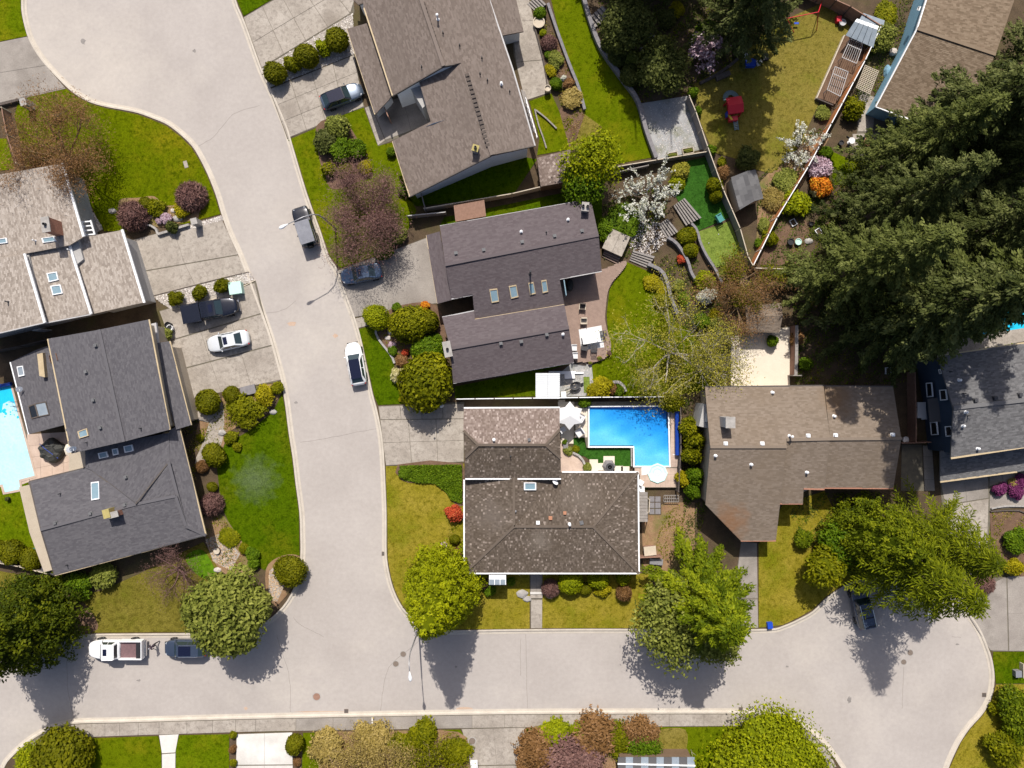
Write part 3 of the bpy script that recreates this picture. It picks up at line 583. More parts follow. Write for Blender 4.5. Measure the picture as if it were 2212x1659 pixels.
def on_roof(root, u, v):
    cam_p = np.array([0, 0, H]); best = None
    for uv, P, (a, b, c) in HOUSE[root]:
        if inpoly(np.array([[u, v]], float), uv)[0]:
            g0 = np.array(W(u, v, 0)); d = g0 - cam_p
            t = (a * cam_p[0] + b * cam_p[1] + c - cam_p[2]) / (d[2] - a * d[0] - b * d[1]); q = cam_p + d * t
            if best is None or q[2] > best[0][2]: n = Vector((-a, -b, 1)).normalized(); best = (Vector(q), n)
    return best or (Vector(W(u, v, 3.5)), Vector((0, 0, 1)))
def line_part(root, name, pts, w, h, mat_, lift=.03, roofpart=None):
    """a bar along points (u, v, z) given like roof vertices: ridge caps, fascias, gutters"""
    mb = MB()
    for a, b in zip(pts[:-1], pts[1:]):
        A, B = WV(a), WV(b); lf = lift + (.04 if name == 'ridge_cap' else 0); A.z += lf; B.z += lf; mb.bar(A, B, w, h)
    o = mb.build(name, mat_, root)
    if name == 'ridge_cap' and mat_ in M: 
        at = o.data.attributes.new('tone', 'FLOAT', 'POINT'); at.data.foreach_set('value', [.75] * len(o.data.vertices))
    return o
def skylight(root, quad, frame='metal_grey', pane='sky_glass', h=.14, lab=None):
    Q = [on_roof(root, *q) for q in quad]; n = Q[0][1]; c = sum((q[0] for q in Q), Vector()) / 4
    out = [q[0] for q in Q]; mb = MB(); inn = [p + (c - p).normalized() * .13 for p in out]; U = n * h
    vs = [p - n * .05 for p in out] + [p + U for p in out] + [p + U for p in inn] + [p + U * .6 for p in inn]; fs = []
    for i in range(4):
        j = (i + 1) % 4; fs += [(i, j, 4 + j, 4 + i), (4 + i, 4 + j, 8 + j, 8 + i), (8 + i, 8 + j, 12 + j, 12 + i)]
    mb.add(vs, fs); f = mb.build('skylight', frame, root)
    pm = MB(); pm.add([p + U * .6 for p in inn], [(3, 2, 1, 0)]); pn = pm.build('pane', pane, root); pn.parent = f
    fix_up(pn); return f
def fix_up(o):
    """single sheets face the sky"""
    me = o.data
    if len(me.polygons) and me.polygons[0].normal.z < 0: me.flip_normals()
def vent(root, u, v, s=.3, mat_='vent_grey', rz=.2):
    p, n = on_roof(root, u, v); mb = MB(); mb.box(p + Vector((0, 0, .03)), (s * 1.25, s * 1.25, .06), rz).box(p + Vector((0, 0, .13)), (s * .7, s * .7, .2), rz).box(p + Vector((0, 0, .25)), (s, s, .05), rz)
    mb.build('roof_vent', mat_, root)
def pipe(root, u, v, h=.45, r=.05, mat_='metal_dark'):
    p, n = on_roof(root, u, v); mb = MB(); mb.lathe([(r * 2.2, -.05), (r * 1.8, .04), (r, .1), (r, h), (0, h)], 8, p); mb.build('vent_pipe', mat_, root)
def cap_pipe(root, u, v, h=.6, mat_='metal_white'):
    p, n = on_roof(root, u, v); mb = MB(); mb.lathe([(.2, -.05), (.16, .05), (.09, .1), (.08, h), (.13, h), (.14, h + .04), (.06, h + .1), (0, h + .11)], 10, p); mb.build('flue', mat_, root)
def chimney(root, u, v, sx, sy, h, rz, mat_, cap='stone', pots=1):
    p, n = on_roof(root, u, v); b = MB(); b.box(p + Vector((0, 0, h / 2 - .3)), (sx, sy, h + .6), rz); ch = b.build('chimney', mat_, root)
    c = MB(); c.box(p + Vector((0, 0, h + .05)), (sx + .12, sy + .12, .1), rz); k = c.build('cap', cap, root); k.parent = ch
    for i in range(pots):
        t = MB(); off = Matrix.Rotation(rz, 3, 'Z') @ Vector(((i - (pots - 1) / 2) * .45, 0, 0)); t.lathe([(.16, 0), (.13, .32), (.1, .32), (.1, .05), (0, .05)], 10, p + off + Vector((0, 0, h + .1))); q = t.build('chimney_pot', 'metal_dark', root); q.parent = ch
    return ch
def dish(root, u, v, az, mat_='metal_white'):
    p, n = on_roof(root, u, v); mb = MB(); mb.bar(p - Vector((0, 0, .1)), p + Vector((0, 0, .5)), .06, n=6)
    t = Matrix.Rotation(az, 4, 'Z') @ Matrix.Rotation(math.radians(55), 4, 'X'); prof = [(0, 0), (.14, .015), (.26, .05), (.33, .09)]; k = len(mb.v)
    d = MB(); d.lathe(prof, 14); mb.add([p + Vector((0, 0, .5)) + (t @ Vector(v_)) for v_ in d.v], d.f)
    mb.bar(p + Vector((0, 0, .4)), p + Vector((0, 0, .5)) + t @ Vector((0, 0, .42)), .04, n=5); mb.build('satellite_dish', mat_, root)
def wall_window(root, A, B, quad, frame='trim_white', out=.06, pane='pane_dark', name='window'):
    """a window on the upright wall through plan points A-B (base), seen at quad (plan coordinates in the photograph)"""
    a = np.array(W(*A)[:2]); b = np.array(W(*B)[:2]); n = np.array([b[1] - a[1], a[0] - b[0]]); n /= np.linalg.norm(n)
    if n @ (np.zeros(2) - a) < 0: n = -n
    pts = []
    for q in quad:
        g0 = np.array(W(*q)); t = (n @ a) / (n @ g0[:2]); p = np.array([0, 0, H]) + (g0 - np.array([0, 0, H])) * t; pts.append(Vector((p[0], p[1], p[2])))
    N = Vector((n[0], n[1], 0)); c = sum(pts, Vector()) / 4; o = N * out
    inn = [p + (c - p).normalized() * .12 for p in pts]
    vs = [p - N * .05 for p in pts] + [p + o for p in pts] + [p + o for p in inn] + [p + o * .3 for p in inn]; fs = []
    for i in range(4):
        j = (i + 1) % 4; fs += [(i, j, 4 + j, 4 + i), (4 + i, 4 + j, 8 + j, 8 + i), (8 + i, 8 + j, 12 + j, 12 + i)]
    mb = MB(); mb.add(vs, fs); f = mb.build(name, frame, root); m2 = MB(); m2.add([p + o * .3 for p in inn], [(0, 1, 2, 3)]); g = m2.build('pane', pane, root); g.parent = f
    return f

# ---- A: long brown-shingled house at the top
A = house('house', 960, 220, 'long house with brown-grey shingle roofs stepped in two gables, at the top of the picture')
section(A, [[(774, -40, 3.9), (786, 17, 3.9), (848, 207, 3.9), (958, 143, 6.0), (896, -40, 6.0)], [(896, -40, 6.0), (958, 143, 6.0), (996, 137, 5.33), (1063, 335, 5.33), (1156, 315, 4.4), (1108, 150, 4.4), (1044, -40, 4.4)]], 'shingle_brown', None)
section(A, [[(930, 262, 4.5), (848, 305, 3.4), (885, 425, 3.4), (1063, 335, 5.3), (996, 137, 5.3), (958, 143, 5.2), (905, 175, 4.5)]], 'shingle_brown', None)
mb = MB()
for P_ in ([(800, -40, 3.5), (806, 25, 3.5), (858, 203, 3.6), (955, 148, 5.6), (992, 140, 5.0), (1050, 330, 5.0), (1140, 312, 4.1), (1092, 140, 4.1), (1030, -40, 4.1)], [(935, 266, 4.6), (862, 303, 3.1), (893, 412, 3.1), (1058, 328, 5.0), (1030, 240, 5.0)]):
    mb.prism([W(*p) for p in P_], 0.0)
mb.build('wall', 'wall_white', A)
section(A, [[(750, 62, 2.5), (793, 50, 3.1), (847, 205, 3.1), (840, 215, 3.05), (810, 247, 2.5)]], 'shingle_brown', 'wall_white')
section(A, [[(763, 0, 3.2), (775, 11, 3.2), (788, 5, 3.4), (780, -40, 3.4), (755, -40, 3.2)]], 'shingle_brown', 'wall_white')
section(A, [[(1044, -40, 3.4), (1056, 0, 3.4), (1078, 78, 3.4), (1131, 68, 2.9), (1106, -40, 2.9)]], 'shingle_brown', 'wall_white')
line_part(A, 'ridge_cap', [(896, -40, 6.0), (958, 143, 6.0)], .35, .06, 'shingle_brown'); line_part(A, 'ridge_cap', [(996, 137, 5.33), (1063, 335, 5.33)], .35, .06, 'shingle_brown')
for a_, b_ in (((786, 17, 3.9), (848, 207, 3.9)), ((848, 305, 3.4), (885, 425, 3.4)), ((1108, 150, 4.4), (1156, 315, 4.4)), ((750, 62, 2.5), (810, 247, 2.5)), ((1044, -40, 4.4), (1108, 150, 4.4))): line_part(A, 'gutter', [a_, b_], .14, .14, 'trim_tan' if a_[2] < 4 else 'trim_grey', -.06)
line_part(A, 'fascia', [(885, 425, 3.4), (1063, 335, 5.3), (1156, 315, 4.4)], .08, .24, 'trim_dark', -.1)
line_part(A, 'fascia', [(848, 207, 3.9), (958, 143, 6.0), (996, 137, 5.33)], .08, .24, 'trim_dark', -.1)
def ridge_vent(root, p, q, n, w=.4):
    """ladder-like strip of low ridge vents"""
    for s in range(n):
        t0, t1 = s / n, (s + .62) / n; a_ = [p[i] * (1 - t0) + q[i] * t0 for i in (0, 1)]; b_ = [p[i] * (1 - t1) + q[i] * t1 for i in (0, 1)]
        A_, nn = on_roof(root, *a_); B_, _ = on_roof(root, *b_); mb = MB(); mb.bar(A_ + nn * .10, B_ + nn * .10, w, .08); o = mb.build('ridge_vent', 'wood_dark', root)
ridge_vent(A, (913, 6), (952, 124), 14); ridge_vent(A, (1008, 160), (1056, 320), 17)
cap_pipe(A, 946, 42, .9)
for u, v in ((957, 72), (993, 99), (911, 145), (1041, 126), (1053, 174), (1101, 198), (1037, 160)): pipe(A, u, v)
cap_pipe(A, 1083, 182, .35); chimney(A, 1028, 326, .55, .55, .8, -.3, 'metal_grey', 'yellow_stain', 1)
b = MB(); b.prism(poly_uv([(884, 199), (908, 175), (930, 255), (922, 262)]), 0, 3.6); b.build('wall', 'wall_grey', A)
dd = MB(); dd.box((*W(842, 258)[:2], 1.1), (.1, 1.1, 2.1), .4); dd.build('door', 'wood_redbrown', A)
# balcony on the east side
mb = MB(); mb.prism(poly_uv([(1124, 215), (1133, 220), (1156, 300), (1148, 306)]), 2.5, 2.65); bal = mb.build('balcony', 'wood_grey', A)
mb = MB(); r_ = [WV((1135, 219, 2.7)), WV((1160, 303, 2.7))]
for t in np.linspace(0, 1, 9): p = r_[0].lerp(r_[1], t); mb.bar(p, p + Vector((0, 0, 1)), .05)
for z in (.95, .5): mb.bar(r_[0] + Vector((0, 0, z)), r_[1] + Vector((0, 0, z)), .06)
q = mb.build('railing', 'metal_grey', A); q.parent = bal
# ---- B: purple-grey house in the middle
B = house('house', 1110, 640, 'purple-grey shingled house with two offset gables and a row of skylights beside the timber deck')
section(B, [[(950, 488, 3.4), (1276, 430, 3.4), (1293, 508, 4.6), (962, 572, 4.6)], [(962, 572, 4.6), (1293, 508, 4.6), (1300, 586, 3.5), (1209, 603, 3.5), (1219, 658, 2.6), (1026, 690, 2.6), (1021, 637, 3.45), (975, 646, 3.5)]], 'shingle_purple', None)
section(B, [[(955, 685, 2.7), (1024, 671, 2.7), (1026, 690, 2.9), (1219, 658, 2.9), (1229, 708, 3.85), (973, 753, 3.85)], [(973, 753, 3.85), (1229, 708, 3.85), (1240, 783, 2.8), (979, 828, 2.8)]], 'shingle_purple', 'wall_brown')
section(B, [[(921, 508, 2.6), (950, 500, 2.9), (962, 572, 3.0), (975, 648, 2.9), (945, 656, 2.6)]], 'shingle_purple', 'wall_brown')
mb = MB(); mb.prism([W(*p) for p in [(960, 495, 3.1), (1270, 440, 3.1), (1286, 510, 4.25), (968, 570, 4.25)]], 0.0); mb.prism([W(*p) for p in [(968, 571, 4.25), (1286, 510, 4.25), (1290, 578, 3.2), (1200, 596, 3.2), (1205, 640, 2.4), (1030, 672, 2.4), (1024, 630, 3.2), (980, 640, 3.2)]], 0.0); mb.build('wall', 'wall_brown', B)
line_part(B, 'ridge_cap', [(962, 572, 4.6), (1293, 508, 4.6)], .3, .05, 'shingle_purple'); line_part(B, 'ridge_cap', [(973, 753, 3.85), (1229, 708, 3.85)], .3, .05, 'shingle_purple')
for a_, b_ in (((950, 488, 3.4), (1276, 430, 3.4)), ((1300, 586, 3.5), (1209, 603, 3.5)), ((1026, 690, 2.9), (1219, 658, 2.9)), ((979, 828, 2.8), (1240, 783, 2.8)), ((921, 508, 2.6), (945, 656, 2.6)), ((955, 685, 2.7), (1024, 671, 2.7)), ((1021, 637, 3.45), (975, 646, 3.5))): line_part(B, 'gutter', [a_, b_], .10, .12, 'trim_tan' if a_[0] in (921, 1026) else 'trim_grey', -.08)
for qd in ([(1057, 625), (1074, 623), (1078, 651), (1062, 654)], [(1099, 618), (1115, 615), (1120, 641), (1104, 645)], [(1141, 611), (1152, 609), (1157, 634), (1145, 637)], [(1169, 606), (1180, 604), (1184, 630), (1172, 633)]): skylight(B, qd, 'trim_tan')
for u, v in ((985, 547), (1045, 540), (1128, 523), (1198, 510), (1257, 499), (1082, 742), (1126, 738), (1181, 723)): vent(B, u, v, .3, 'vent_grey', .17)
for u, v in ((1126, 501), (1227, 475), (1180, 502)): cap_pipe(B, u, v, .3) if u != 1180 else pipe(B, u, v)
cap_pipe(B, 1216, 722, .3); pipe(B, 1145, 592, 1.9, .09, 'metal_dark')
chimney(B, 1262, 452, .62, .8, 1.0, -.1, 'wood_grey', 'stone', 2); chimney(B, 968, 755, .7, 1.5, .7, .2, 'wall_tan', 'stone', 1)
sg = MB(); sg.bar(WV((1217, 607, 2.9)), WV((1222, 640, 2.9)), .1, 1.6); sg.build('door', 'sky_glass', B)
# ---- C: shake-roofed house
Cc = house('house', 1190, 1080, 'house with weathered shake hip roofs and white gutters beside the blue pool')
mshk = dict(ex=.20, wd=.15, th=.03, jit=.6)
section(Cc, [[(1003, 1035, 3.0), (1110, 1032, 4.0), (1110, 1137, 4.0), (1003, 1238, 3.0)], [(1110, 1032, 4.0), (1203, 1032, 3.05), (1110, 1137, 4.0)], [(1203, 1028, 3.0), (1214, 1020, 3.0), (1378, 1020, 3.0), (1281, 1137, 4.0), (1110, 1137, 4.0)], [(1378, 1020, 3.0), (1380, 1238, 3.0), (1281, 1137, 4.0)], [(1380, 1238, 3.0), (1003, 1238, 3.0), (1110, 1137, 4.0), (1281, 1137, 4.0)]], 'shake', 'wall_white', **mshk)
section(Cc, [[(1002, 881, 3.9), (1209, 880, 3.9), (1209, 928, 4.6), (1179, 961, 5.1), (1033, 961, 5.1), (1001, 930, 4.6)]], 'shake_pale', None, **mshk)
section(Cc, [[(1001, 930, 4.6), (1033, 961, 5.1), (1005, 988, 4.6)], [(1209, 928, 4.6), (1211, 990, 4.6), (1179, 961, 5.1)], [(1033, 961, 5.1), (1179, 961, 5.1), (1211, 990, 4.6), (1212, 1034, 3.9), (1003, 1034, 3.9), (1005, 988, 4.6)]], 'shake', None, **mshk)
mb = MB(); mb.prism(poly_uv([(1010, 890), (1202, 889), (1203, 1026), (1010, 1026)]), 0, 3.75); mb.prism([W(*p) for p in ((1010, 890, 3.7), (1202, 889, 3.7), (1180, 961, 4.8), (1032, 961, 4.8))], 0); mb.prism([W(*p) for p in ((1032, 961, 4.8), (1180, 961, 4.8), (1203, 1026, 3.7), (1010, 1026, 3.7))], 0); mb.build('wall', 'wall_white', Cc)
for pts in ([(1002, 881, 3.9), (1209, 880, 3.9)], [(1005, 1034.5, 3.9), (1212, 1034.5, 3.9)], [(1214, 1019.5, 3.0), (1378.5, 1019.5, 3.0), (1380.5, 1238.5, 3.0), (1002.5, 1238.5, 3.0), (1002.5, 1036, 3.0)]): line_part(Cc, 'gutter', pts, .14, .14, 'trim_white', -.02)
for pts in ([(1110, 1032, 4.0), (1110, 1137, 4.0), (1281, 1137, 4.0), (1378, 1020, 3.0)], [(1281, 1137, 4.0), (1380, 1238, 3.0)], [(1110, 1137, 4.0), (1003, 1238, 3.0)], [(1001, 930, 4.6), (1033, 961, 5.1), (1179, 961, 5.1), (1211, 990, 4.6)], [(1033, 961, 5.1), (1005, 988, 4.6)], [(1179, 961, 5.1), (1209, 928, 4.6)]): line_part(Cc, 'ridge_cap', pts, .26, .07, 'shake')
skylight(Cc, [(1131, 1042), (1157, 1042), (1157, 1058), (1131, 1058)], 'trim_white', 'sky_glass', .25)
cap_pipe(Cc, 1067, 950, .35); cap_pipe(Cc, 1230, 1132, .5); vent(Cc, 1256, 1129, .32); vent(Cc, 1143, 950, .25); vent(Cc, 1162, 1129, .3, 'metal_white', 0); vent(Cc, 1189, 1119, .3, 'terracotta', 0); vent(Cc, 1220, 1108, .26, 'terracotta', 0); pipe(Cc, 1114, 1104, .35, .06, 'metal_grey'); pipe(Cc, 1103, 985)
dish(Cc, 1198, 1041, 2.5)
aw = MB(); aw.box((*W(1076, 1236)[:2], 2.75), (1.75, 1.0, .5)); aw.build('bay_roof', 'trim_white', Cc); ap = MB()
for i in range(3): ap.box((*W(1064 + i * 11.5, 1240)[:2], 3.02), (.5, .55, .05))
ap.build('bay_pane', 'poly_glass', Cc)
# ---- D: brown house on the right with three stepped gables
D = house('house', 1700, 980, 'brown shingled house of three stepped gable roofs behind the pale concrete court')
section(D, [[(1523, 836, 3.9), (1779, 833, 3.9), (1793, 948, 5.65), (1699, 950, 5.65), (1699, 965, 5.9), (1534, 965, 5.9)], [(1534, 965, 5.9), (1699, 965, 5.9), (1676, 1168, 2.9), (1600, 1168, 2.9), (1524, 1090, 4.1)], [(1699, 950, 5.65), (1793, 948, 5.65), (1781, 1057, 4.2), (1736, 1056, 4.2), (1734, 1088, 3.7), (1682, 1088, 3.7), (1698, 965, 5.4)]], 'shingle_tan_brown', None)
section(D, [[(1781, 834, 3.5), (1929, 835, 3.5), (1947, 947, 5.2), (1793, 948, 5.2)], [(1793, 948, 5.2), (1947, 947, 5.2), (1930, 1055, 3.5), (1781, 1054, 3.5)]], 'shingle_tan_brown', 'wall_brown')
mb = MB(); mb.prism([W(*p) for p in ((1533, 845, 3.6), (1770, 843, 3.6), (1780, 950, 5.3), (1690, 962, 5.4), (1543, 962, 5.4))], 0); mb.prism([W(*p) for p in ((1543, 963, 5.4), (1690, 963, 5.4), (1668, 1160, 2.6), (1606, 1160, 2.6), (1533, 1086, 3.7))], 0); mb.prism([W(*p) for p in ((1690, 955, 5.3), (1783, 953, 5.3), (1772, 1048, 3.8), (1690, 1080, 3.3))], 0); mb.build('wall', 'wall_tan', D)
line_part(D, 'ridge_cap', [(1534, 965, 5.9), (1699, 965, 5.9)], .3, .06, 'shingle_tan_brown'); line_part(D, 'ridge_cap', [(1699, 950, 5.65), (1793, 948, 5.65)], .3, .06, 'shingle_tan_brown'); line_part(D, 'ridge_cap', [(1793, 948, 5.2), (1947, 947, 5.2)], .3, .06, 'shingle_tan_brown')
for a_, b_ in (((1523, 836, 3.9), (1779, 833, 3.9)), ((1781, 834, 3.5), (1929, 835, 3.5)), ((1676, 1168, 2.9), (1600, 1168, 2.9)), ((1734, 1088, 3.7), (1682, 1088, 3.7)), ((1781, 1057, 4.2), (1736, 1056, 4.2)), ((1930, 1055, 3.5), (1781, 1054, 3.5))): line_part(D, 'gutter', [a_, b_], .16, .14, 'trim_dark' if a_[1] < 900 else 'brick_red', -.05)
for u, v in ((1567, 958), (1646, 958), (1745, 941), (1804, 940), (1927, 939)): vent(D, u, v, .32, 'metal_white', 0)
cap_pipe(D, 1705, 942, .8)
for u, v in ((1545, 984), (1622, 1003), (1668, 848), (1801, 899), (1742, 1020)): cap_pipe(D, u, v, .3)
ch = MB(); ch.box((*W(1520, 898)[:2], 1.6), (2.3, 2.4, 3.2), -.2); ch.box((*W(1524, 902)[:2], 3.6), (1.9, .9, 1.2), -.2); ch.box((*W(1533, 905)[:2], 5.2), (.85, 1.0, 3.4), 0); c_ = ch.build('chimney', 'wall_grey', D); k = MB(); k.box((*W(1534, 905)[:2], 6.95), (.95, 1.1, .12)); kk = k.build('cap', 'stone', D); kk.parent = c_
for vv in (952, 990, 1012): wall_window(D, (1541, 850), (1541, 1090), [(1524, vv - 7), (1528, vv - 7), (1528, vv + 7), (1524, vv + 7)], 'trim_white')
# ---- E: dark blue house far right
E = house('house', 2120, 890, 'dark blue house with white-framed windows and grey shingle roof at the right edge')
section(E, [[(2026, 770, 5.0), (2300, 727, 5.0), (2300, 855, 6.05), (2059, 881, 6.05)], [(2059, 881, 6.05), (2300, 855, 6.05), (2300, 953, 5.0), (2054, 990, 5.0)]], 'shingle_grey', None)
section(E, [[(2031, 974, 2.9), (2300, 940, 2.9), (2300, 1003, 2.3), (2197, 1019, 2.3), (2031, 1041, 2.3)]], 'shingle_grey', None)
mb = MB(); mb.prism([W(*p) for p in ((2034, 778, 4.7), (2290, 738, 4.7), (2290, 860, 5.65), (2067, 882, 5.65))], 0); mb.prism([W(*p) for p in ((2067, 882, 5.65), (2290, 858, 5.65), (2290, 948, 4.7), (2063, 980, 4.7))], 0); mb.build('wall', 'wall_blue', E)
mb = MB(); mb.prism(poly_uv([(2045, 985), (2180, 968), (2180, 1008), (2048, 1028)]), 0, 2.2); mb.build('wall', 'wall_blue', E)
line_part(E, 'ridge_cap', [(2059, 881, 6.05), (2300, 855, 6.05)], .4, .06, 'shingle_grey')
for a_, b_ in (((2054, 990, 5.0), (2300, 953, 5.0)), ((2031, 1041, 2.3), (2197, 1019, 2.3)), ((2026, 770, 5.0), (2300, 727, 5.0))): line_part(E, 'gutter', [a_, b_], .18, .14, 'trim_tan', -.05)
wA, wB = (1970, 774), (1996, 966)
def wl(u0, v0, u1, v1, name='window'): return wall_window(E, wA, wB, [(u0, v0), (u1, v0 - 1), (u1 + 3, v1 - 1), (u0 + 2.5, v1)], 'trim_white', .08, 'pane_dark', name)
wl(2030, 842, 2044, 865); wl(2042, 921, 2056, 943); wl(2028, 798, 2033, 808); wl(2001, 827, 2013, 858); wl(2010, 912, 2024, 940)
for u, v in ((2071, 821), (2085, 890), (2111, 969), (2079, 920)): cap_pipe(E, u, v, .3)
for u, v in ((2081, 850), (2090, 898), (2052, 803)): pipe(E, u, v)
for u, v in ((2106, 865), (2148, 860), (2202, 853)): vent(E, u, v, .35, 'metal_dark', .1)
mb = MB(); mb.prism(poly_uv([(1983, 870), (2002, 868), (2006, 905), (1986, 906)]), .3, .45)
s_ = mb.build('porch', 'trim_white', E); mb = MB(); mb.prism([W(*p) for p in ((2004, 862, 2.4), (2031, 858, 2.9), (2036, 912, 2.9), (2009, 912, 2.4))], lambda p: p[2] - .12); mb.build('porch_roof', 'shingle_grey', E)
# ---- F: tan house top right under the firs
F = house('house', 2040, 130, 'house with tan roof and pale blue side wall half under the firs')
section(F, [[(2020, -60, 4.2), (1981, 62, 5.0), (2150, 118, 5.0), (2212, -60, 4.2)], [(1981, 62, 5.0), (1892, 230, 3.4), (1965, 258, 3.4), (2060, 290, 3.4), (2150, 118, 5.0)]], 'shingle_cedar', 'wall_sky', inset=.55)
line_part(F, 'ridge_cap', [(1981, 62, 5.0), (2150, 118, 5.0)], .35, .06, 'shingle_cedar'); line_part(F, 'fascia', [(2020, -60, 4.2), (1981, 62, 5.0), (1892, 230, 3.4)], .1, .25, 'trim_white', -.08); line_part(F, 'gutter', [(1892, 230, 3.4), (1965, 258, 3.4), (2060, 290, 3.4)], .16, .14, 'trim_white', -.05)
wall_window(F, (1985, -60), (1880, 215), [(1981, 22), (1985, 14), (1989, 14), (1985, 23)], 'trim_white')
# ---- G: tan house at left with white eaves
G = house('house', 130, 560, 'pale tan house with stepped roofs and white eaves at the left edge')
section(G, [[(-90, 400, 5.4), (0, 377, 5.1), (135, 353, 4.7), (181, 511, 4.7), (150, 530, 4.75), (53, 548, 5.1), (-90, 575, 5.5)]], 'shingle_tan', None)
section(G, [[(-90, 575, 5.9), (53, 548, 5.3), (97, 696, 5.3), (0, 720, 5.6), (-90, 740, 5.9)]], 'shingle_tan', None)
section(G, [[(53, 548, 4.7), (150, 530, 4.3), (197, 677, 4.3), (97, 697, 4.7)]], 'shingle_tan', None)
section(G, [[(150, 530, 3.8), (183, 512, 3.7), (264, 497, 3.3), (312, 653, 3.3), (197, 679, 3.8)]], 'shingle_tan', 'wall_grey')
mb = MB(); mb.prism([W(*p) for p in ((-90, 410, 5.0), (126, 362, 4.4), (180, 560, 4.0), (130, 600, 4.4), (-90, 600, 4.8))], 0); mb.prism([W(*p) for p in ((-90, 560, 5.2), (60, 540, 4.9), (92, 684, 4.9), (-90, 725, 5.2))], 0); mb.prism([W(*p) for p in ((60, 540, 4.4), (148, 532, 4.0), (186, 666, 4.0), (92, 686, 4.4))], 0); mb.build('wall', 'wall_grey', G)
for pts in ([(135, 352, 4.7), (181, 511, 4.7)], [(53, 548, 5.3), (97, 697, 5.3)], [(150, 529, 4.3), (197, 678, 4.3)], [(264, 496, 3.3), (312, 654, 3.3)]): line_part(G, 'gutter', pts, .22, .18, 'trim_white', -.02)
line_part(G, 'fascia', [(-90, 740, 5.9), (97, 697, 5.3)], .1, .25, 'trim_grey', -.1); line_part(G, 'fascia', [(97, 698, 4.7), (197, 679, 4.3)], .1, .25, 'trim_grey', -.1)
chimney(G, 128, 495, .7, 1.4, 2.0, .15, 'brick_red', 'stone', 1)
for qd in ([(91, 515), (119, 511), (123, 521), (94, 525)], [(-6, 517), (16, 514), (18, 525), (-6, 528)], [(102, 591), (124, 587), (128, 605), (107, 610)], [(110, 618), (132, 615), (137, 634), (115, 638)]): skylight(G, qd, 'trim_white')
for u, v in ((18, 652), (152, 540), (77, 520)): pipe(G, u, v, .5, .06, 'metal_dark' if u == 18 else 'metal_white')
mb = MB()
for i in range(4):
    a_, b_ = WV((176 + i * 2.4, 480 + i * 9.3, 3.5)), WV((197 + i * 2.4, 478 + i * 9.3, 3.5)); mb.bar(a_, b_, .12, .15)
for a_, b_ in (((176, 478), (184, 510)), ((196, 476), (205, 507))): mb.bar(WV((*a_, 3.6)), WV((*b_, 3.6)), .14, .15)
for p in ((196, 477), (204, 506)): mb.bar(WV((*p, 0)), WV((*p, 3.5)), .14)
mb.build('entry_pergola', 'trim_white', G)
lt = MB(); lt.box((*W(105, 715)[:2], 1.0), (.9, .1, 1.9), .2); lt.build('gate', 'trim_grey', G)
# ---- H: charcoal house at lower left
Hh = house('house', 250, 960, 'charcoal shingled house with skylights and low wings beside the covered pool at the left')
section(Hh, [[(103, 732, 4.6), (215, 712, 5.0), (268, 954, 5.0), (153, 980, 4.6)], [(215, 712, 5.0), (322, 690, 4.6), (367, 928, 4.6), (268, 954, 5.0)]], 'shingle_charcoal', 'wall_tan')
section(Hh, [[(330, 742, 3.2), (367, 737, 2.6), (413, 918, 2.6), (380, 928, 3.2)]], 'shingle_charcoal', 'wall_tan')
section(Hh, [[(22, 782, 2.7), (80, 755, 2.9), (112, 745, 3.0), (150, 915, 3.0), (62, 938, 2.7)]], 'shingle_charcoal', 'wall_tan')
section(Hh, [[(63, 1040, 2.8), (186, 1010, 2.8), (200, 1016, 2.9), (293, 1089, 3.8), (88, 1144, 3.8)], [(183, 985, 3.0), (186, 1010, 2.85), (200, 1016, 2.9), (293, 1089, 3.5), (365, 998, 3.7), (366, 935, 3.3), (182, 968, 3.0)], [(365, 998, 3.7), (293, 1089, 3.75), (380, 1071, 3.8), (402, 1136, 3.4)],
             [(366, 930, 3.3), (386, 918, 2.8), (445, 1156, 2.8), (402, 1136, 3.4), (365, 998, 3.7)], [(88, 1144, 3.8), (293, 1089, 3.8), (380, 1071, 3.8), (402, 1136, 3.4), (445, 1156, 2.8), (118, 1243, 2.8)]], 'shingle_charcoal', None)
mb = MB(); mb.prism(poly_uv([(78, 1045), (182, 1018), (182, 970), (366, 940), (382, 930), (428, 1140), (130, 1222), (100, 1140)]), 0, 2.6); mb.build('wall', 'wall_tan', Hh)
for pts in ([(88, 1144, 3.8), (293, 1089, 3.8), (380, 1071, 3.8)], [(215, 712, 5.0), (268, 954, 5.0)], [(380, 1071, 3.8), (402, 1136, 3.4), (445, 1156, 2.8)], [(365, 998, 3.75), (402, 1136, 3.4)]): line_part(Hh, 'ridge_cap', pts, .3, .06, 'shingle_charcoal')
for pts, m_ in (([(103, 732, 4.6), (153, 980, 4.6)], 'trim_tan'), ([(322, 690, 4.6), (367, 928, 4.6)], 'trim_tan'), ([(367, 737, 2.6), (413, 918, 2.6)], 'trim_tan'), ([(386, 918, 2.8), (445, 1156, 2.8), (118, 1243, 2.8)], 'trim_tan'), ([(22, 782, 2.7), (62, 938, 2.7)], 'trim_white'), ([(118, 1243, 2.8), (88, 1144, 3.8), (63, 1040, 2.8), (186, 1010, 2.8)], 'trim_dark')): line_part(Hh, 'gutter', pts, .13, .13, m_, -.05)
for pts in ([(200, 1016, 2.95), (293, 1089, 3.55)], [(365, 998, 3.75), (293, 1089, 4.0)]): line_part(Hh, 'valley', pts, .14, .05, 'trim_dark')
for u, v in ((208, 746), (187, 803), (203, 864), (218, 923), (273, 1030), (271, 1090), (197, 1109), (121, 1129)): vent(Hh, u, v, .3, 'vent_grey', .2)
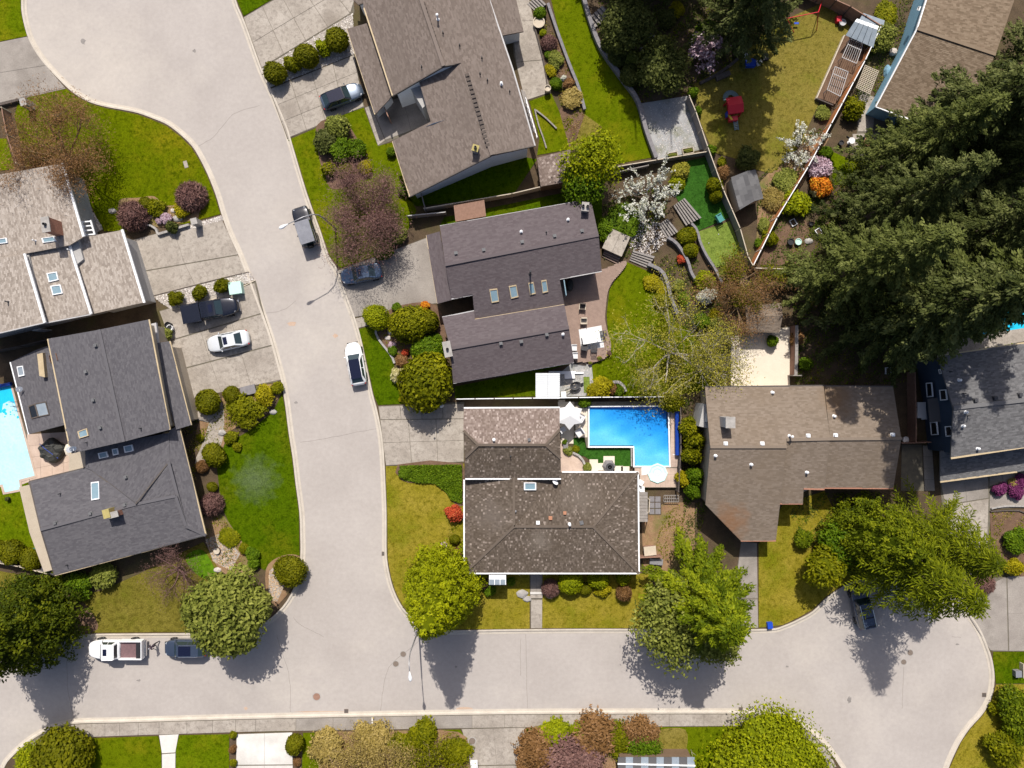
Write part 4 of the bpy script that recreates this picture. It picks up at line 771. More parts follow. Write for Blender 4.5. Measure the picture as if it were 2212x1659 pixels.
skylight(Hh, [(107, 768), (122, 763), (126, 778), (110, 783)], 'wood_redbrown', 'pane_dark'); skylight(Hh, [(169, 932), (189, 925), (193, 941), (173, 947)], 'trim_tan'); skylight(Hh, [(38, 792), (51, 790), (55, 811), (42, 814)], 'trim_white', 'poly_glass')
for qd in ([(213, 979), (232, 975), (236, 987), (216, 991)], [(243, 970), (255, 968), (258, 981), (246, 984)], [(268, 964), (287, 960), (290, 974), (271, 978)], [(198, 1042), (215, 1040), (216, 1078), (199, 1081)]): skylight(Hh, qd, 'trim_white')
skylight(Hh, [(62, 877), (76, 872), (84, 901), (69, 905)], 'wood_dark', 'pane_dark', .1); skylight(Hh, [(76, 872), (100, 867), (108, 896), (84, 901)], 'wood_dark', 'poly_glass', .1)
chimney(Hh, 256, 1108, .9, .5, .9, .24, 'brick_red', 'stone', 0); k = MB(); P_, _ = on_roof(Hh, 242, 1106); k.box(P_ + Vector((0, 0, .5)), (.7, .9, 1.1), .24); k.build('chimney_shroud', 'yellow_stain', Hh)
dish(Hh, 48, 840, 1.0); dish(Hh, 156, 970, 1.5); dish(Hh, 164, 967, .7)
for u, v in ((305, 925), (131, 1066), (188, 956), (146, 1220)): pipe(Hh, u, v)
mb = MB(); mb.prism([W(*p) for p in ((80, 765, 3.6), (92, 762, 3.4), (97, 815, 3.4), (85, 812, 3.6))], 2.5); mb.build('dormer', 'trim_tan', Hh)
mb = MB(); mb.prism([W(*p) for p in ((324, 700, 3.0), (337, 697, 3.0), (343, 748, 3.0), (331, 752, 3.0))], 2.7); mb.build('balcony', 'trim_grey', Hh)
mb = MB(); mb.prism([W(*p) for p in ((88, 1232, 2.2), (98, 1202, 2.4), (112, 1208, 2.4), (117, 1243, 2.2))], 0); mb.build('lean_to', 'shingle_charcoal', Hh)
# ------------------------------------------------------------------ plants
def unit(v): return v / np.maximum(np.linalg.norm(v, axis=-1, keepdims=True), 1e-6)
def leaf_quads(P, N, T, ln, wd, rng):
    """one small quad per leaf: centre P, facing N, long axis near T"""
    n = len(P); N = unit(N); T = unit(T - N * (T * N).sum(1, keepdims=True) + 1e-4); Bn = np.cross(N, T)
    l = (ln * rng.uniform(.65, 1.3, n))[:, None] / 2; w = (wd * rng.uniform(.7, 1.25, n))[:, None] / 2
    V = np.stack([P - T * l - Bn * w * .55, P - T * l * .2 + Bn * w * -1.0, P + T * l, P - T * l * .2 + Bn * w], 1)
    return V.reshape(-1, 3), np.arange(n * 4).reshape(-1, 4)
class Fol:
    def __init__(s): s.V = []; s.F = []; s.T = []; s.k = 0
    def leaves(s, P, N, T, ln, wd, tone, rng):
        if len(P) == 0: return
        V, F = leaf_quads(P, N, T, ln, wd, rng); s.V.append(V); s.F.append(F + s.k); s.k += len(V); s.T.append(np.repeat(np.clip(tone, 0, 1), 4))
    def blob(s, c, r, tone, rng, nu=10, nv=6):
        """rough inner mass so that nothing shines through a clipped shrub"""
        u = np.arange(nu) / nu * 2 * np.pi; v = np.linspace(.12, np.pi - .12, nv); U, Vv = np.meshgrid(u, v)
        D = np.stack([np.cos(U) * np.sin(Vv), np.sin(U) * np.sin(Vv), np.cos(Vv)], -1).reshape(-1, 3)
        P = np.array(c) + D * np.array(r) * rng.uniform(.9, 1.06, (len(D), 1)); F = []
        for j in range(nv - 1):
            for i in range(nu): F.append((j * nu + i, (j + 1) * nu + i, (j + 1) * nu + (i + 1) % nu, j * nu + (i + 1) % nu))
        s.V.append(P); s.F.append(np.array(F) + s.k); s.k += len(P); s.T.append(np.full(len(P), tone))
    def mesh(s, name, mat_): return quadmesh(name, np.concatenate(s.V), np.concatenate(s.F), np.concatenate(s.T), mat_)
def sph(n, rng, zmin=-.35):
    z = rng.uniform(zmin, 1, n); a = rng.uniform(0, 2 * np.pi, n); q = np.sqrt(1 - z * z); return np.stack([q * np.cos(a), q * np.sin(a), z], 1)
MESH = {}
def patch_noise(D, rng, k=7):
    """smooth random patches over directions D, about -1..1"""
    A = unit(rng.normal(size=(k, 3))); ph = rng.uniform(0, 6, k); fr = rng.uniform(2, 6, k)
    return np.sin((D @ A.T) * fr + ph).mean(1) * 1.8
def ball_mesh(mat_, var, leaf=.09, ratio=1.0, rough=.065, n=3300):
    """clipped shrub of radius 1, standing on the ground"""
    key = ('ball', mat_, var, leaf, ratio, rough)
    if key in MESH: return MESH[key]
    rng = np.random.default_rng(abs(hash(str(key))) % 2 ** 31 if False else var * 77 + int(leaf * 1000) + len(mat_)); f = Fol(); h = ratio
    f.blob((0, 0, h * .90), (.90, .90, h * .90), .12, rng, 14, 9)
    D = sph(n, rng, -.5); pn = patch_noise(D, rng, 9); rad = 1 + pn * rough * 1.6 + rng.normal(0, rough, n)
    P = D * rad[:, None] * np.array([1, 1, h]) + np.array([0, 0, h * .95]); P[:, 2] = np.maximum(P[:, 2], .02)
    N = D + rng.normal(0, .45, (n, 3)); T = rng.normal(0, 1, (n, 3))
    kp = (pn > -.62) | (rng.uniform(0, 1, n) < .35); P, N, T, pn = P[kp], N[kp], T[kp], pn[kp]; n = len(P)
    f.leaves(P, N, T, leaf * 1.5, leaf, .45 + pn * .28 + rng.normal(0, .22, n), rng)
    MESH[key] = f.mesh('foliage', mat_); return MESH[key]
def lumpy_mesh(mat_, var, leaf=.16, ratio=.8, lobes=9, n=3200, loose=.16, core=True, spread=.62):
    """loose shrub or round crown of radius about 1 made of leafy lobes"""
    key = ('lumpy', mat_, var, leaf, ratio, lobes, n, loose, spread)
    if key in MESH: return MESH[key]
    rng = np.random.default_rng(var * 131 + lobes + len(mat_)); f = Fol(); cs = []
    for i in range(lobes):
        a = i * 2.4 + rng.uniform(-.5, .5); q = math.sqrt((i + .3) / lobes) * spread * rng.uniform(.8, 1.15)
        r = rng.uniform(.36, .56) * (1.1 - .3 * q); cs.append((np.array([q * math.cos(a), q * math.sin(a), ratio * (1.15 - .7 * q * q) * rng.uniform(.75, 1.1)]), r))
    per = n // lobes
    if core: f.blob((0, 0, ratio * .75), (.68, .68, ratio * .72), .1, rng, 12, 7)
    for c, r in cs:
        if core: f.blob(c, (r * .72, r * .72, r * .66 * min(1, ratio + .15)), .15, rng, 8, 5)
        D = sph(per, rng, -.45); pn = patch_noise(D, rng); rad = r * (1 + pn * .12 + rng.normal(0, loose, per))
        P = c + D * rad[:, None] * np.array([1, 1, min(1, ratio + .15)]); P[:, 2] = np.maximum(P[:, 2], .03)
        N = D * .8 + np.array([0, 0, .35]) + rng.normal(0, .55, (per, 3)); T = D + rng.normal(0, .8, (per, 3))
        f.leaves(P, N, T, leaf * 1.6, leaf, .45 + rng.uniform(-.16, .16) + pn * .12 + rng.normal(0, .2, per), rng)
    MESH[key] = f.mesh('foliage', mat_); return MESH[key]
def twigs(spec, mat_, name='branches', nseg=3):
    """spec: list of (points, r0, r1): thin tapering branches, three-sided"""
    mb = MB()
    for pts, r0, r1 in spec:
        k = len(pts); mb.tube(pts, [r0 + (r1 - r0) * i / max(k - 1, 1) for i in range(k)], 5 if r0 > .05 else 3)
    return meshdata(name, mb.v, mb.f, mat_)
def branching(rng, h, r, depth=4, n0=6, trunk=.22, spread=.75, rad=.12, up=.55, kids=(3, 5), shape=1.0):
    """recursive limbs filling a dome of height h and radius r -> branch list and tip points"""
    out = []; tips = []
    base = np.array([0, 0, 0.0]); fork = np.array([rng.normal(0, .05), rng.normal(0, .05), trunk * h]); out.append(([tuple(base), tuple(fork)], rad, rad * .75))
    def grow(p, d, L, rr, k):
        q = p; pts = [tuple(p)]; dd = d.copy()
        for i in range(3):
            dd = unit(dd + rng.normal(0, .13, 3) + np.array([0, 0, .05])); q = q + dd * L / 3; pts.append(tuple(q))
        out.append((pts, rr, rr * .5))
        if k <= 1: tips.append((q, dd)); return
        for j in range(rng.integers(*kids)):
            t = rng.uniform(.35, 1.0); s = np.array(pts[min(3, int(t * 3.99))]); e = unit(dd + rng.normal(0, .62, 3) + np.array([0, 0, .10])); grow(s, e, L * rng.uniform(.5, .72), rr * .5, k - 1)
        tips.append((q, dd))
    for i in range(n0):
        a = i * 6.283 / n0 + rng.uniform(-.3, .3); el = rng.uniform(.35, 1.1) * up; e = unit(np.array([math.cos(a) * spread, math.sin(a) * spread, el]))
        grow(fork, e, r * rng.uniform(.5, .68), rad * .6, depth)
    return out, tips
def clump_cone(mat_, var, h, r, nl=260, lr=(.32, .62), per=34, leaf=.2, pw=.75, z0=.06, up=.5, core=.72, drop=.0, tone=.16, fine=.62):
    """cone-shaped crown of many leafy clumps: pockets of shade between them"""
    key = ('clump', mat_, var, h, r, nl)
    if key in MESH: return MESH[key]
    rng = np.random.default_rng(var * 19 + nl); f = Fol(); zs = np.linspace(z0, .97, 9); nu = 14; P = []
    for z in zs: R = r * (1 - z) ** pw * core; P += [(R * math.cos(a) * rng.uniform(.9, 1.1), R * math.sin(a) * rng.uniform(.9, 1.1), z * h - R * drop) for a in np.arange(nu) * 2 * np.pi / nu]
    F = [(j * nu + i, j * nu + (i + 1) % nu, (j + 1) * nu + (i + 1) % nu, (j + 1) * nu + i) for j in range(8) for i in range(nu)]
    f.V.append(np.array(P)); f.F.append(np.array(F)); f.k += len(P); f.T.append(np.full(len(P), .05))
    zf = z0 + (1 - z0) * (1 - np.sqrt(1 - (np.arange(nl) + rng.uniform(0, 1, nl)) / nl)); az = np.arange(nl) * 2.399 + rng.uniform(-.5, .5, nl)
    for i in range(nl):
        R = r * (1 - zf[i]) ** pw * rng.uniform(.74, 1.08); q = rng.uniform(*lr) * (1 - .35 * zf[i]); e = np.array([math.cos(az[i]), math.sin(az[i]), 0]); c = e * R + np.array([0, 0, zf[i] * h - R * drop])
        D = sph(per, rng, -.5); pp = c + D * np.array([q * 1.15, q * 1.15, q * .75]) * rng.uniform(.6, 1.1, (per, 1)); pp[:, 2] = np.maximum(pp[:, 2], .05)
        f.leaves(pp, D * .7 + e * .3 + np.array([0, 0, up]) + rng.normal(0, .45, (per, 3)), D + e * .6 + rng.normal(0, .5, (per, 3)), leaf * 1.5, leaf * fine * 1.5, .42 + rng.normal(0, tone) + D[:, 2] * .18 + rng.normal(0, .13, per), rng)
    MESH[key] = f.mesh('crown', mat_); return MESH[key]
def bough_tree(mat_, var, h, r, nb=190, droop=.3, up=.15, power=.8, z0=.05, lobe=.42, per=26, leaf=.24, spread=.22, tone=.17):
    """fir: boughs carrying rows of soft clumps, dark gaps between the boughs"""
    key = ('bough', mat_, var, h, r, nb)
    if key in MESH: return MESH[key]
    rng = np.random.default_rng(var * 23 + nb); f = Fol(); zf = z0 + (1 - z0) * (np.arange(nb) + rng.uniform(0, 1, nb)) / nb; zf = 1 - (1 - zf) ** 1.15; az = np.arange(nb) * 2.399 + rng.uniform(-.5, .5, nb)
    for i in range(nb):
        L = r * max(1 - zf[i], .03) ** power * rng.uniform(.62, 1.15) + .3; e = np.array([math.cos(az[i]), math.sin(az[i]), 0]); s = np.array([-e[1], e[0], 0]); k = max(2, int(L * 1.9)); bt = rng.normal(0, tone)
        for t in np.linspace(.3, 1, k):
            w = rng.uniform(-1, 1) * L * spread * (1.15 - t); q = lobe * rng.uniform(.7, 1.25) * (1.1 - .4 * t); c = e * L * t + s * w + np.array([0, 0, zf[i] * h + L * (up * t - droop * t * t) + rng.normal(0, .12)]); c[2] = max(c[2], .3)
            D = sph(per, rng, -.7); pp = c + D * np.array([q, q, q * .42]) * rng.uniform(.5, 1.15, (per, 1)) + e * rng.normal(0, q * .35, (per, 1))
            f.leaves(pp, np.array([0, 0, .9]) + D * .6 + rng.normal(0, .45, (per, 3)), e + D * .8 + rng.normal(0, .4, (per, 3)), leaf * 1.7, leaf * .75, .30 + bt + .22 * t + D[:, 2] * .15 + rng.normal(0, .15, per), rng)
    MESH[key] = f.mesh('crown', mat_); return MESH[key]
def frond_tree(mat_, var, h, r, nb=230, droop=.34, up=.2, power=.72, z0=.05):
    """feathery conifer: each bough a frond with paired side sprays"""
    key = ('frond', mat_, var, h, r, nb)
    if key in MESH: return MESH[key]
    rng = np.random.default_rng(var * 29 + nb); f = Fol(); zf = z0 + (1 - z0) * (np.arange(nb) + rng.uniform(0, 1, nb)) / nb; zf = 1 - (1 - zf) ** 1.12; az = np.arange(nb) * 2.399 + rng.uniform(-.5, .5, nb)
    for i in range(nb):
        L = r * max(1 - zf[i], .03) ** power * rng.uniform(.6, 1.14) + .3; e = np.array([math.cos(az[i]), math.sin(az[i]), 0]); s = np.array([-e[1], e[0], 0]); bt = rng.normal(0, .12)
        pos = lambda t: e * (L * t) + np.array([0, 0, zf[i] * h + L * (up * t - droop * t * t)])
        ts = np.arange(.15, 1.02, .36 / L); P = []; T = []; to = []
        for t in ts:
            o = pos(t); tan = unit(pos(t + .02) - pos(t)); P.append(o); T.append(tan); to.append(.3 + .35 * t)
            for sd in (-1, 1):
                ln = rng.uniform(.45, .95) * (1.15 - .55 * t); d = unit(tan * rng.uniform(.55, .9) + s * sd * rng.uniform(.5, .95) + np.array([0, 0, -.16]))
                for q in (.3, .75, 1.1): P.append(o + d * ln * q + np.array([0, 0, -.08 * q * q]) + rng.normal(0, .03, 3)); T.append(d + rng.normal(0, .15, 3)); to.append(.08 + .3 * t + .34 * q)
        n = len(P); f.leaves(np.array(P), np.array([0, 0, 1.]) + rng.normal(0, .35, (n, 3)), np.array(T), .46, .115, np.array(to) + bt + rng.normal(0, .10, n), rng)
    MESH[key] = f.mesh('crown', mat_); return MESH[key]
SH = []                                      # (mesh kind) records for reuse
def place(name, u, v, h, label, cat, group=None, rz=0):
    """a plant whose middle height appears at (u, v) in the picture; returns its base point"""
    return W(u, v, h)[0], W(u, v, h)[1], .1
_v = [0]
def shrub(kind, mat_, u, v, ru, label, h=None, cat='shrub', group=None, name=None, sx=1.0, rz=None, **kw):
    """a shrub of radius ru plan units, centred on its picture position"""
    _v[0] += 1; r = ru * .05; ratio = (h / (2 * r)) if h else .8
    rng = random.Random(_v[0] * 7)
    if kind == 'ball': me = ball_mesh(mat_, _v[0] % 3, .15 if r < 1.3 else .10, 1.0, **kw)
    else: me = lumpy_mesh(mat_, _v[0] % 3, .22 if r < .8 else (.15 if r < 1.6 else .10), .85, **kw)
    o = link(name or ('clipped_shrub' if kind == 'ball' else 'shrub'), me); hz = ratio * r
    x, y, z = W(u, v, hz + .1); o.location = (x, y, .1); sx = sx * rng.uniform(.93, 1.1); o.scale = (r * sx, r / sx, hz / (1.0 if kind == 'ball' else .85)); o.rotation_euler = (0, 0, rng.uniform(0, 6.28) if rz is None else rz)
    return tag(o, label, cat, group)
def twig_mesh(mat_, var, n=420, leaf_mat=None):
    """dense twiggy dome (clipped maple or bare shrub) of radius 1"""
    key = ('twig', mat_, var, n)
    if key in MESH: return MESH[key]
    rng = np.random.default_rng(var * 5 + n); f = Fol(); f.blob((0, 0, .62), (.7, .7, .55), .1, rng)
    D = sph(n * 6, rng, -.15); P = D * (rng.uniform(.72, 1.04, len(D)) * (1 + .2 * patch_noise(D, rng) * (var > 2)))[:, None] * np.array([1, 1, .95]) + np.array([0, 0, .25]); P[:, 2] = np.maximum(P[:, 2], .03)
    T = D + rng.normal(0, .55, D.shape); N = rng.normal(0, 1, D.shape) + D * .8
    f.leaves(P, N, T, .34, .055, .5 + patch_noise(D, rng) * .2 + rng.normal(0, .22, len(D)), rng); MESH[key] = f.mesh('foliage', mat_); return MESH[key]
def twig_shrub(mat_, u, v, ru, label, h=1.2, cat='shrub', group=None, sx=1.0, rz=0):
    _v[0] += 1; r = ru * .05; o = link('twiggy_shrub', twig_mesh(mat_, _v[0] % 3 + (3 if v > 1500 else 0))); x, y, z = W(u, v, h * .5); o.location = (x, y, .1); o.scale = (r * sx, r / sx, h / 1.2); o.rotation_euler = (0, 0, rz); return tag(o, label, cat, group)
def trunk_mesh(h, r0, mat_='bark_brown'):
    key = ('trunk', round(h, 1), r0, mat_)
    if key not in MESH:
        mb = MB(); mb.tube([(0, 0, -.1), (.03, .02, h * .3), (-.02, .03, h * .7), (0, 0, h)], [r0 * 1.2, r0 * .85, r0 * .45, .02], 8); MESH[key] = meshdata('trunk', mb.v, mb.f, mat_)
    return MESH[key]
def tree(name, u, v, label, parts, cat='tree', group=None, rz=0.0, s=1.0):
    """u, v: plan position of the foot of the trunk"""
    x, y, _ = W(u, v, 0); r = empty(name, (x, y, .08), label, cat, group, rz); r.scale = (s, s, s)
    for n, me in parts: link(n, me, r)
    return r
# -- street conifers and the big evergreens
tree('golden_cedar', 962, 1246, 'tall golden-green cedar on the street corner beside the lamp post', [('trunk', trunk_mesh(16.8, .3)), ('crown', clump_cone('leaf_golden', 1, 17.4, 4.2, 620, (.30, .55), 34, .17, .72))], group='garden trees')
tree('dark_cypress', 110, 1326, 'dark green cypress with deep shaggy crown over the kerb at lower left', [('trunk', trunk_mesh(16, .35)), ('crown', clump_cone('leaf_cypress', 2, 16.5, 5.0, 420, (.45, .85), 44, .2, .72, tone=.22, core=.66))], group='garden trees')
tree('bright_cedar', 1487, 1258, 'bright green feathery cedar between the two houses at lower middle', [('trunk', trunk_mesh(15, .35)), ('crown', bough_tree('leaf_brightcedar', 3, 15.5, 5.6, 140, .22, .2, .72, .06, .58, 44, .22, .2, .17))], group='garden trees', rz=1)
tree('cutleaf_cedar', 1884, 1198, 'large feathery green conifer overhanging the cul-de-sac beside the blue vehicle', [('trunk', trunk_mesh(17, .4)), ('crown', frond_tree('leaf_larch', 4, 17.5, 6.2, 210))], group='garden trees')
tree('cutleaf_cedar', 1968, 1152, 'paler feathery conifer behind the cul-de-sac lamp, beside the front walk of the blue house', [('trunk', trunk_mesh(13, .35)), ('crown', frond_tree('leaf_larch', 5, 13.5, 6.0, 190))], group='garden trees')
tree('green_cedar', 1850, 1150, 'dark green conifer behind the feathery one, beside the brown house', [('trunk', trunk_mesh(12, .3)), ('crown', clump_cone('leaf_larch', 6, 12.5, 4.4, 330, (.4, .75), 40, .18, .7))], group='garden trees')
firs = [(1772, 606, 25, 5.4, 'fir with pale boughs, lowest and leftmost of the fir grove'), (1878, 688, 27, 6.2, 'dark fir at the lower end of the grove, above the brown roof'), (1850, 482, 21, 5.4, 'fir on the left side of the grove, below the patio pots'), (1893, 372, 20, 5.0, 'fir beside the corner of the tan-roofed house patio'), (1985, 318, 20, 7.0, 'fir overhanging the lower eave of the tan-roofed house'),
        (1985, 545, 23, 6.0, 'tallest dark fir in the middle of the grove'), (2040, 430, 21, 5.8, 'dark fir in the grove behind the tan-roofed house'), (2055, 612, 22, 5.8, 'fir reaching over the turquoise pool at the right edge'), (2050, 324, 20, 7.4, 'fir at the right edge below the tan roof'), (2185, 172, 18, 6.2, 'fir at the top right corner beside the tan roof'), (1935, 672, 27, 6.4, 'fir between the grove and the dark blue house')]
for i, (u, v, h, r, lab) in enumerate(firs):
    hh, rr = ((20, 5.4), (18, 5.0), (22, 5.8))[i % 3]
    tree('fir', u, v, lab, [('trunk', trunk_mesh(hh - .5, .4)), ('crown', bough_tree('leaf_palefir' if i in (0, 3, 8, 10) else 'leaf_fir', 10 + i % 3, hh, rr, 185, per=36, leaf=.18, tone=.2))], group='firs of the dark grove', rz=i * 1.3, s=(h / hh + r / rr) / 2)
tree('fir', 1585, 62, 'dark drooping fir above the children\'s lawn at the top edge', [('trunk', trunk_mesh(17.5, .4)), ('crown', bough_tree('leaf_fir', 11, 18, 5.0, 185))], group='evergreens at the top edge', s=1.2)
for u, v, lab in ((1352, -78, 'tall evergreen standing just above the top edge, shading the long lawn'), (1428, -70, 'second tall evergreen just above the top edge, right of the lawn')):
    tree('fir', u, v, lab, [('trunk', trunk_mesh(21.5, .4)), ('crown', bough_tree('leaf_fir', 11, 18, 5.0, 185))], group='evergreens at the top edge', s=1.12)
# -- broadleaf trees
def leafy(name, u, v, label, mat_, var, r, h, leaf, trunk_h, lobes=14, n=7000, loose=.12, tm='bark_brown', core=True, group='garden trees', cat='tree', spread=.66):
    x, y, _ = W(u, v, 0); o = empty(name, (x, y, .08), label, cat, group)
    rng = np.random.default_rng(var); br = []
    for i in range(7):
        a = i * .9; br.append(([(0, 0, trunk_h * .6), (math.cos(a) * r * .25, math.sin(a) * r * .25, trunk_h + h * .2), (math.cos(a) * r * .6, math.sin(a) * r * .6, trunk_h + h * .5)], .09, .03))
    br.append(([(0, 0, -.1), (.05, 0, trunk_h), (0, .05, trunk_h + h * .6)], .2, .05)); link('trunk', twigs(br, tm, 'trunk'), o)
    me = lumpy_mesh(mat_, var, leaf / r, h / r / 1.7, lobes, n, loose, core, spread); c = link('crown', me, o); c.scale = (r, r, r); c.location = (0, 0, trunk_h); return o
leafy('rhododendron_tree', 532, 1292, 'round glossy broadleaf tree over the street corner behind the parked crossover', 'leaf_olive', 21, 4.4, 6.5, .30, 1.2, 26, 13000, .09)
leafy('olive_tree', 1432, 1303, 'pale olive broadleaf tree leaning over the road below the bright cedar', 'leaf_olive', 22, 4.2, 5.5, .24, 3.0, 20, 10000, .2, core=False)
leafy('olive_tree', 1512, 1330, 'smaller olive-leaved tree at the kerb right of the bright cedar', 'leaf_olive', 23, 2.9, 4.0, .24, 3.2, 12, 6000, .22, core=False)
leafy('spring_tree', 1268, 372, 'bright lime-green tree beside the shake-roofed shed', 'leaf_lime', 24, 2.9, 4.0, .20, 2.2, 14, 4200, .22, core=False)
leafy('spring_tree', 1255, 415, 'green leafy tree below the lime one, above the purple-grey roof', 'leaf_green', 25, 2.4, 3.2, .20, 1.5, 12, 5200, .2)
leafy('lime_tree', 1648, 1628, 'large feathery lime-green tree at the bottom edge beside the curved pavement', 'leaf_lime', 26, 6.2, 4.0, .20, .4, 34, 17000, .16)
leafy('shade_tree', 1345, 88, 'broad dull green tree in the shade of the top garden', 'leaf_dull', 27, 2.9, 4.0, .20, 1.2, 14, 6500, .16)
leafy('shade_tree', 1415, 175, 'low spreading grey-green tree over the gravel yard', 'leaf_dull', 28, 2.9, 3.4, .2, 1.2, 12, 5200, .2)
leafy('tree', 1752, 1212, 'conical green garden tree on the lawn left of the feathery conifer', 'leaf_gold', 29, 2.1, 5.0, .20, .4, 14, 5200, .14)
leafy('tree', 1800, 1160, 'dark laurel behind the conical garden tree', 'leaf_green', 30, 2.6, 3.6, .2, .4, 12, 5200, .15)
# -- bare and blossoming trees
def bare(name, u, v, label, seed, h, r, bark, leaf_mat=None, nleaf=0, leaf=.12, depth=4, n0=7, up=.55, lt=.08, loosen=.35, group='garden trees', kids=(3, 5), rad=.12, trunk=.2, cat='tree', lw=.6, clump=1):
    rng = np.random.default_rng(seed); x, y, _ = W(u, v, 0); o = empty(name, (x, y, .08), label, cat, group)
    br, tips = branching(rng, h, r, depth, n0, trunk, .8, rad, up, kids); link('branches', twigs(br, bark), o)
    if leaf_mat:
        pts = np.array([np.array(b[0][j]) for b in br for j in (1, 2, 3) if len(b[0]) > 3 and b[1] < rad * .4]); k = rng.integers(0, len(pts), nleaf); P = pts[k] + rng.normal(0, loosen, (nleaf, 3)) * np.array([1, 1, .7]); P[:, 2] = np.maximum(P[:, 2], .3)
        f = Fol(); f.leaves(P, rng.normal(0, 1, (nleaf, 3)) + np.array([0, 0, .9]), rng.normal(0, 1, (nleaf, 3)), leaf * 1.5, leaf * lw * 1.5, rng.uniform(0, 1, nleaf), rng); link('leaves', f.mesh('leaves', leaf_mat), o)
    return o
bare('bare_maple', 170, 352, 'bare reddish-brown maple on the lawn beside the tan house', 41, 7.5, 5.4, 'bark_tan', 'leaf_rust', 24000, .18, 5, 10, .7, loosen=.6, kids=(3, 5), rad=.18, lw=.19)
bare('bare_maple', 806, 478, 'dense maroon-twigged maple on the lawn beside the street lamp', 42, 6.0, 5.0, 'bark_red', 'leaf_maroon', 26000, .17, 5, 10, .55, loosen=.6, kids=(3, 5), rad=.15, lw=.18)
bare('bare_maple', 395, 1225, 'bare purplish tree on the olive lawn below the charcoal house', 43, 4.6, 3.4, 'bark_red', 'leaf_maroon', 3200, .15, 5, 8, .5, loosen=.4, lw=.13)
bare('white_cherry', 1395, 432, 'white blossoming cherry tree beside the timber steps', 44, 4.2, 3.6, 'bark_brown', 'petal_white', 3600, .13, 3, 15, .45, loosen=.07, kids=(3, 5), lw=.8)
bare('white_cherry', 1722, 325, 'white blossoming tree leaning over the orange fence', 45, 3.6, 2.6, 'bark_brown', 'petal_white', 1700, .12, 3, 10, .5, loosen=.08, lw=.8)
bare('birch', 1442, 764, 'large pale-barked birch with sparse yellow-green leaves on the back lawn', 46, 6.0, 6.6, 'bark_pale', 'leaf_spring', 8500, .13, 5, 7, .5, loosen=.65, kids=(3, 5), rad=.17, lw=.5)
bare('birch', 1505, 800, 'second pale-branched birch over the pale concrete court', 47, 5.5, 5.0, 'bark_pale', 'leaf_spring', 6500, .13, 4, 7, .5, loosen=.5, rad=.15, lw=.5)
bare('bare_tree', 1580, 655, 'brown twiggy tree over the little brown shed roof', 48, 5.0, 4.4, 'bark_tan', 'leaf_rust', 9000, .15, 5, 8, .5, loosen=.45, lw=.2)
bare('bare_tree', 1595, 610, 'yellowing twiggy tree beside the putting green corner', 49, 3.6, 3.2, 'bark_tan', 'leaf_gold', 5000, .13, 4, 8, .5, loosen=.3, lw=.5)
bare('pink_magnolia', 1515, 125, 'pink blossoming magnolia in the shaded top garden', 50, 3.8, 2.2, 'bark_brown', 'petal_pink', 1500, .18, 4, 7, .5, loosen=.2, lw=.8)
bare('bare_shrub_tree', 760, 1655, 'straw-coloured twiggy tree at the bottom edge', 51, 3.0, 3.6, 'bark_tan', 'leaf_straw', 11000, .14, 4, 10, .45, loosen=.5, lw=.3)
bare('bare_shrub_tree', 855, 1650, 'brown tangle of a twiggy tree at the bottom edge, left of the olive one', 52, 3.0, 3.6, 'bark_tan', 'leaf_straw', 10000, .14, 4, 10, .45, loosen=.5, lw=.3)
bare('bare_shrub_tree', 950, 1650, 'olive twiggy tree at the bottom edge beside the driveway drain', 53, 2.8, 3.4, 'bark_tan', 'leaf_gold', 10000, .14, 4, 10, .45, loosen=.5, lw=.45)
bare('sapling', 1492, 1618, 'thin bare sapling by the dry patch at the bottom', 54, 2.6, .9, 'bark_pale', None, 0, depth=2, n0=3, rad=.04, up=1.2)
